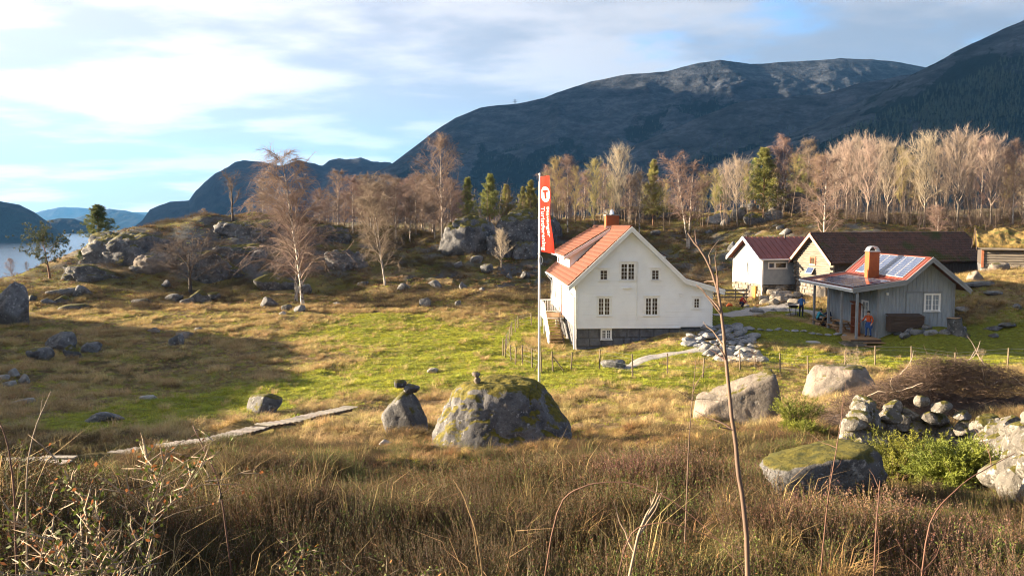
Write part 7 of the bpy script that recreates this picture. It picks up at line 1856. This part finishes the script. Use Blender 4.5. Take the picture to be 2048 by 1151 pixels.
wx, wy = cx_ * math.cos(ang) - cy_ * math.sin(ang), cx_ * math.sin(ang) + cy_ * math.cos(ang); ii = np.arange(640).reshape(16, 40)
link('core', mesh_np('core', np.stack([wx, wy, zz_ - .12 + height(wx + bc.x, wy + bc.y) - bc.z], -1).reshape(-1, 3), [np.stack([ii[:-1, :-1], ii[:-1, 1:], ii[1:, 1:], ii[1:, :-1]], -1).reshape(-1, 4)], True), M['darktwig'], pile)
M['barebranch'] = pmat('bare_pale_branch', (0.40, 0.33, 0.26), (0.28, 0.22, 0.17), 3, .8)
for k in range(18):
    i = r.integers(0, n); b = base[i]; dd = unit(np.array([r.normal(0, 1), r.normal(0, .5), .35])); q = wander(r, b, dd, r.uniform(.9, 1.8), 6, .22, -.02)
    v1, q1 = np_tubes([(q, np.linspace(.018, .005, 7))], 6); link('branch', mesh_np('branch', v1, [q1], True), M['barebranch'], pile)
# leafless bushes
bush = lambda seed, sp=.5, n=14, nt=700, tw=1.4, tr=.02, up=.2, mt='stem', wob=.4, start=.1, trk=3, r0=.14: setm(broad_tree(seed, 10, r0, start, n, sp, 1.0, .02, 6, nt, tw, tr, -.05, trunks=trk, twigup=up, wob=wob), mt, mt)
M['palestem'] = pmat('pale_bare_stem', (0.34, 0.26, 0.18), (0.24, 0.18, 0.125), 3.0, .8)
shrub('bare_bush', gpix(1706, 778), 2.3, 'pale leafless bush growing above the brush pile', bush(501, .5, 18, 500, 1.5, .012, .2, 'palestem'), 'bush', .5, 1.1)
shrub('bare_bush', gpix(1510, 736), 1.3, 'small gnarled leafless bush beside the pale stone heap', bush(502, .5, 10, 220, 1.5, .03, .1, 'stem', .6), 'bush')
shrub('bare_bush', gpix(1962, 728), 1.1, 'small pale leafless bush by the fence at right', bush(503, .5, 12, 300, 1.5, .02, .1, 'palestem', .6), 'bush')
# saplings and stems of the near slope
def stem_thing(name, pix, rad, label, side=0, seed=0, mat='redstem', cat='stem', sl=.35, sr=.35):
    """stem through pixel/distance points (u, v, D); short side twigs and buds as own parts."""
    P = np.array([tuple(at(*q)) for q in pix]); g = hz(P[0][0], P[0][1]); P[0][2] = min(P[0][2], g - .03)
    tq = np.linspace(0, 1, len(P)); tn_ = np.linspace(0, 1, max(10, len(P) * 5)); C = np.stack([np.interp(tn_, tq, P[:, i]) for i in range(3)], -1)
    for it in range(3): C[1:-1] = (C[:-2] + C[1:-1] * 2 + C[2:]) / 4
    r = np.random.default_rng(seed); C[1:-1] += r.normal(0, rad * .14, C[1:-1].shape)
    o = empty(name, C[0], 0, label, cat); C0 = C - C[0]
    v, q = np_tubes([(C0, np.linspace(rad, rad * .35, len(C0)))], 7); link('stalk', mesh_np('stalk', v, [q], True), M[mat], o)
    for k in range(side):
        i = r.integers(int(len(C0) * .25), len(C0) - 1); d = unit(unit(C0[min(i + 1, len(C0) - 1)] - C0[i - 1]) * .7 + r.normal(0, .6, 3) + np.array([0, 0, .3])); w = wander(r, C0[i], d, sl * r.uniform(.4, 1.3), 5, .18, .03)
        v, q = np_tubes([(w, np.linspace(rad * sr, rad * .10, 6))], 5); link('twig', mesh_np('twig', v, [q], True), M[mat], o)
    return o
stem_thing('sapling', [(1512, 1180, 2.6), (1496, 1060, 2.62), (1468, 880, 2.7), (1452, 720, 2.75), (1440, 590, 2.8), (1415, 520, 2.84), (1376, 466, 2.9)], .0092, 'tall bent brown sapling stem rising in front of the farmhouse', 14, 1, 'stem', 'sapling', .16, .4)
stem_thing('bramble_stem', [(1050, 1120, 3.2), (1110, 1000, 3.2), (1180, 965, 3.15), (1260, 962, 3.1), (1350, 1000, 3.0), (1440, 1080, 2.9), (1500, 1160, 2.8)], .0036, 'dark red arching stem low in the right foreground', 0, 2, 'redstem')
stem_thing('bramble_stem', [(1180, 1150, 3.0), (1250, 1060, 3.0), (1330, 1040, 2.95), (1430, 1075, 2.9), (1540, 1120, 2.8)], .003, 'lower dark red arching stem crossing the foreground', 2, 3, 'redstem')
stem_thing('dry_stalk', [(990, 1170, 2.6), (960, 1080, 2.65), (925, 985, 2.7), (906, 958, 2.72)], .0042, 'single straw stalk leaning left in the middle foreground', 0, 4, 'straw')
stem_thing('bare_twig', [(40, 1010, 3.4), (52, 930, 3.4), (72, 850, 3.45), (102, 782, 3.5)], .0042, 'pale thin twig standing up at the left', 1, 5, 'palestem', 'twig', .1)
stem_thing('bare_twig', [(24, 1080, 3.2), (28, 960, 3.2), (14, 880, 3.2), (-6, 830, 3.2)], .005, 'dark twig curving out of the left edge', 2, 6, 'redstem', 'twig', .2)
stem_thing('bare_twig', [(1200, 1130, 3.1), (1275, 1060, 3.1), (1310, 1010, 3.15), (1322, 985, 3.2)], .007, 'forked bleached twig low in the right foreground', 5, 7, 'palestem', 'twig', .25, .7)
stem_thing('bare_twig', [(1640, 1100, 4.0), (1655, 1000, 4.0), (1672, 900, 4.05), (1690, 800, 4.1)], .0042, 'thin dark stem before the low mossy boulder', 6, 8, 'redstem', 'twig', .22, .5)
stem_thing('bare_twig', [(1835, 1170, 3.0), (1850, 1040, 3.0), (1930, 960, 3.05), (2030, 905, 3.1)], .004, 'reddish stem sloping up right at the right foreground', 3, 9, 'redstem', 'twig', .2, .5)
stem_thing('bare_twig', [(1370, 980, 4.5), (1378, 880, 4.5), (1385, 790, 4.5), (1392, 720, 4.55)], .0045, 'very thin twig beside the tall sapling stem', 5, 10, 'stem', 'twig', .25, .5)
stem_thing('bare_twig', [(470, 1060, 4.2), (440, 960, 4.2), (395, 870, 4.25), (385, 850, 4.3)], .005, 'dark slanting twig before the boardwalk', 4, 11, 'redstem', 'twig', .3, .5)
stem_thing('bare_twig', [(1740, 1180, 2.8), (1752, 1060, 2.85), (1760, 960, 2.9)], .0045, 'stout reddish stem before the flowering heather', 4, 12, 'redstem', 'twig', .2, .5)
# the near shrub at the lower left and leafy shrubs along the bottom
def leafy(seed, n, leaf, lw, mats, H, sp, stemmat='palestem', r0=.16, nt=260):
    me = broad_tree(seed, 10, r0, .12, 16, sp, .8, .0, 5, nt, 1.1, .03, .0, trunks=3, wob=1.1, twigup=.1); me[0].materials.append(M[stemmat]); me[1].materials.append(M[stemmat])
    v = np.zeros(len(me[1].vertices) * 3); me[1].vertices.foreach_get('co', v); v = v.reshape(-1, 3); v = v[v[:, 2] > 3]; r = np.random.default_rng(seed)
    c = v[r.integers(0, len(v), n)] + r.normal(0, .12, (n, 3)); d = unit(r.normal(0, 1, (n, 3)) + np.array([0, 0, .5])); s = unit(np.cross(d, r.normal(0, 1, (n, 3))))
    l = leaf * r.uniform(.6, 1.3, (n, 1)); w = lw * r.uniform(.7, 1.2, (n, 1)); V = np.stack([c, c + d * l * .5 - s * w, c + d * l, c + d * l * .5 + s * w], 1).reshape(-1, 3)
    lm = mesh_np('leaves', V, [np.arange(n * 4).reshape(-1, 4)]); [lm.materials.append(M[m]) for m in mats]; lm.polygons.foreach_set('material_index', (r.uniform(0, 1, n) ** 1.6 * len(mats)).astype(np.int32)); return me, lm
M['orangeleaf'] = pmat('orange_dead_leaf', (0.42, 0.19, 0.06), (0.30, 0.125, 0.045), 1, .8, trans=.3, rnd=.2)
for k, (u, v, D, H, w, n, l) in enumerate([(130, 1150, 2.5, 1.25, .9, 1500, 'twisted grey-stemmed shrub with small green leaves at the lower left'), (40, 1150, 2.3, 1.05, .9, 300, 'nearly leafless tangled shrub in the lower left corner'), (640, 1120, 3.0, .75, 1.2, 1200, 'leafy green scrub below the boardwalk in the foreground'), (1130, 1120, 3.2, .62, 1.2, 1000, 'green myrtle scrub at the bottom right of centre')]):
    P = gat(u, D); me, lm = leafy(600 + k, n, .17 if k < 2 else .20, .05, ('leafgreen', 'leafgreen', 'heather', 'orangeleaf') if k != 6 else ('heather', 'flower', 'flower'), H, .55, 'palestem' if k < 2 else 'stem')
    e = shrub('shrub', P, H, l, me, 'shrub', k * .8, w); link('leaves', lm, None, e)

# ------------------------------------------------------------------ people
M['skin'] = pmat('skin', (0.52, 0.33, 0.25), (0.46, 0.29, 0.22), 6, .55); M['hair'] = pmat('dark_hair', (0.03, 0.022, 0.018), (0.02, 0.015, 0.012), 8, .6)
for nm, c in (('bluejacket', (.045, .16, .42)), ('navy', (.022, .03, .07)), ('red', (.50, .045, .025)), ('teal', (.03, .26, .36)), ('black', (.022, .022, .026)), ('darkblue', (.03, .08, .24)), ('orangered', (.55, .10, .025)), ('browntrouser', (.09, .06, .045))):
    M[nm] = pmat(nm + '_cloth', c, tuple(q * .8 for q in c), 9, .85)
def person(label, loc, rz, J, cols, hair=True, hood=None, scale=1.0):
    """J: joint name -> position (facing -Y, metres). One continuous skinned body."""
    N_ = ['pel', 'wst', 'chs', 'nck', 'hd0', 'hd1', 'nose', 'shL', 'elL', 'wrL', 'shR', 'elR', 'wrR', 'hpL', 'knL', 'anL', 'toL', 'hpR', 'knR', 'anR', 'toR']
    Rr = dict(pel=.135, wst=.135, chs=.15, nck=.058, hd0=.088, hd1=.10, nose=.018, shL=.075, elL=.052, wrL=.038, shR=.075, elR=.052, wrR=.038, hpL=.105, knL=.068, anL=.05, toL=.04, hpR=.105, knR=.068, anR=.05, toR=.04)
    E = [('pel', 'wst'), ('wst', 'chs'), ('chs', 'nck'), ('nck', 'hd0'), ('hd0', 'hd1'), ('hd0', 'nose'), ('chs', 'shL'), ('shL', 'elL'), ('elL', 'wrL'), ('chs', 'shR'), ('shR', 'elR'), ('elR', 'wrR'), ('pel', 'hpL'), ('hpL', 'knL'), ('knL', 'anL'), ('anL', 'toL'), ('pel', 'hpR'), ('hpR', 'knR'), ('knR', 'anR'), ('anR', 'toR')]
    J = {k: Vector(v) for k, v in J.items()}; J.setdefault('nose', J['hd0'] + Vector((0, -.11, .02)))
    for s in 'LR':                                             # palm and five fingers
        d = (J['wr' + s] - J['el' + s]).normalized(); sd = d.cross(Vector((.3, .9, .2))).normalized(); p = J['wr' + s] + d * .07
        J['pm' + s] = p; Rr['pm' + s] = .034; N_.append('pm' + s); E.append(('wr' + s, 'pm' + s))
        for f in range(5):
            o = (f - 2) * .017; ln = (.055, .082, .09, .082, .062)[f]; q = p + sd * (o * (2.2 if f == 0 else 1.3)) + d * (.035 if f else -.005); e = q + d * ln * .8 + sd * o * .6 + Vector((0, 0, -.015))
            for nm, pos, rad in ((f'f{f}a{s}', q, .011), (f'f{f}b{s}', e, .008)): J[nm] = pos; Rr[nm] = rad; N_.append(nm)
            E += [('pm' + s, f'f{f}a{s}'), (f'f{f}a{s}', f'f{f}b{s}')]
    me = bpy.data.meshes.new('body'); ix = {k: i for i, k in enumerate(N_)}; me.from_pydata([tuple(J[k]) for k in N_], [(ix[a], ix[b]) for a, b in E], []); me.update()
    o = bpy.data.objects.new('body', me); COL.objects.link(o); md = o.modifiers.new('skin', 'SKIN'); md.use_smooth_shade = True
    for k in N_:
        sv = me.skin_vertices[0].data[ix[k]]; sv.radius = (Rr[k], Rr[k] * (.72 if k in ('pel', 'wst', 'chs') else 1)); sv.use_root = k == 'pel'
    o.modifiers.new('sub', 'SUBSURF').levels = 2; bpy.context.view_layer.update()
    m2 = bpy.data.meshes.new_from_object(o.evaluated_get(bpy.context.evaluated_depsgraph_get())); bpy.data.objects.remove(o)
    top, leg, shoe = cols; m2.materials.clear()
    for q in (top, leg, shoe, 'skin'): m2.materials.append(M[q])
    part = {}
    for a, b in E:
        k = 0
        if any(x[:2] in ('hp', 'kn') for x in (a, b)) or (a, b) == ('pel', 'wst') and False: k = 1
        if b[:2] in ('an',): k = 1
        if b[:2] == 'to': k = 2
        if b[:2] in ('hd', 'no') or b[:2] == 'pm' or b[0] == 'f': k = 3
        part[(a, b)] = k
    segs = [(np.array(J[a]), np.array(J[b]), part[(a, b)]) for a, b in E]
    cen = np.array([p.center[:] for p in m2.polygons]); best = np.full(len(cen), 9e9); mi = np.zeros(len(cen), np.int32)
    for a, b, k in segs:
        ab = b - a; t = np.clip(((cen - a) @ ab) / (ab @ ab + 1e-9), 0, 1); d = np.linalg.norm(cen - a - t[:, None] * ab, axis=1); m = d < best; best = np.where(m, d, best); mi = np.where(m, k, mi)
    m2.polygons.foreach_set('material_index', mi); m2.update()
    e = empty('person', loc, rz, label, 'person'); e.scale = (scale,) * 3
    bo = link('body', m2, None, e)
    hc = J['hd1'] * .6 + J['hd0'] * .4; ax = (J['hd1'] - J['hd0']).normalized()
    d, f = ico(3); dv = d * np.array([.108, .118, .122]) ; keep = dv[:, 2] + .35 * dv[:, 1] > -.02; kf = keep[f].all(1)
    link('hair', mesh_np('hair', dv + np.array(hc + Vector((0, .012, .02))), [f[kf]], True), M[hood or 'hair'], e)
    return e
def stand(armL, armR, lean=0.0, step=.0):
    y = -lean
    return dict(pel=(0, 0, .95), wst=(0, y * .25, 1.10), chs=(0, y * .6, 1.32), nck=(0, y * .9, 1.50), hd0=(0, y * 1.1 - .02, 1.58), hd1=(0, y * 1.2 - .01, 1.68), shL=(-.19, y * .7, 1.41), shR=(.19, y * .7, 1.41), elL=armL[0], wrL=armL[1], elR=armR[0], wrR=armR[1],
                hpL=(-.10, 0, .90), knL=(-.11, -.03 - step * .4, .50), anL=(-.12, -step * .6, .09), toL=(-.13, -.17 - step * .6, .04), hpR=(.10, 0, .90), knR=(.11, -.02 + step * .2, .50), anR=(.12, .03 + step * .5, .09), toR=(.13, -.14 + step * .5, .04))
p = gpix(1602, 634); person('person in a bright blue jacket standing with back turned at the grill', p, 2.5, stand(((-.27, -.06, 1.15), (-.16, -.28, 1.06)), ((.27, -.06, 1.15), (.14, -.28, 1.08)), .05), ('bluejacket', 'navy', 'black'), hood=None)
pb = cb @ Vector((-.42, .15, -.01)); person('person in a red top with a blue jacket tied at the waist by the porch', pb, -.9, stand(((-.30, -.12, 1.18), (-.30, -.36, 1.10)), ((.28, .02, 1.14), (.26, -.12, .95)), .06, .15), ('orangered', 'darkblue', 'black'))
jk = MB()
for i in range(10):
    a0, a1 = 6.283 * i / 10, 6.283 * (i + 1) / 10; jk.quad((.19 * math.cos(a0), .16 * math.sin(a0), 1.04), (.19 * math.cos(a1), .16 * math.sin(a1), 1.04), (.27 * math.cos(a1), .24 * math.sin(a1), .62 + .06 * math.sin(3 * a1)), (.27 * math.cos(a0), .24 * math.sin(a0), .62 + .06 * math.sin(3 * a0)))
jp = [o for o in COL.objects if o.get('label', '').startswith('person in a red top')][0]; jk.build('tied_jacket', M['darkblue'], jp)
sit = dict(pel=(0, .05, .52), wst=(0, .0, .68), chs=(0, -.10, .90), nck=(0, -.18, 1.06), hd0=(0, -.24, 1.12), hd1=(0, -.25, 1.23), shL=(-.18, -.12, .98), shR=(.18, -.12, .98), elL=(-.24, -.32, .80), wrL=(-.14, -.52, .80), elR=(.24, -.32, .80), wrR=(.14, -.52, .80),
           hpL=(-.10, .0, .50), knL=(-.13, -.42, .50), anL=(-.13, -.40, .09), toL=(-.13, -.56, .04), hpR=(.10, .0, .50), knR=(.13, -.42, .50), anR=(.14, -.36, .09), toR=(.14, -.52, .04))
person('person in a turquoise jacket sitting on the porch bench', cb @ Vector((-1.62, 5.9, -.01)), 1.57, sit, ('teal', 'black', 'black'))
bend = dict(sit); bend = {k: Vector(v) + Vector((0, 0, .0)) for k, v in sit.items()}
person('dark-clothed person sitting bent forward at the far picnic table', cb @ Vector((-.38, 6.6, -.01)), -1.57, {k: tuple(v) for k, v in bend.items()}, ('navy', 'black', 'black'))
crouch = dict(pel=(0, .12, .34), wst=(0, .06, .48), chs=(0, -.08, .68), nck=(0, -.18, .84), hd0=(0, -.24, .90), hd1=(0, -.26, 1.01), shL=(-.17, -.10, .76), shR=(.17, -.10, .76), elL=(-.24, -.26, .54), wrL=(-.14, -.42, .40), elR=(.24, -.26, .54), wrR=(.14, -.42, .40),
              hpL=(-.10, .08, .33), knL=(-.15, -.30, .46), anL=(-.14, -.06, .09), toL=(-.14, -.24, .04), hpR=(.10, .08, .33), knR=(.15, -.30, .46), anR=(.14, -.06, .09), toR=(.14, -.24, .04))
person('person in a red jacket crouching on the grass by the gravel yard', gpix(1482, 614), .9, crouch, ('red', 'navy', 'black'))
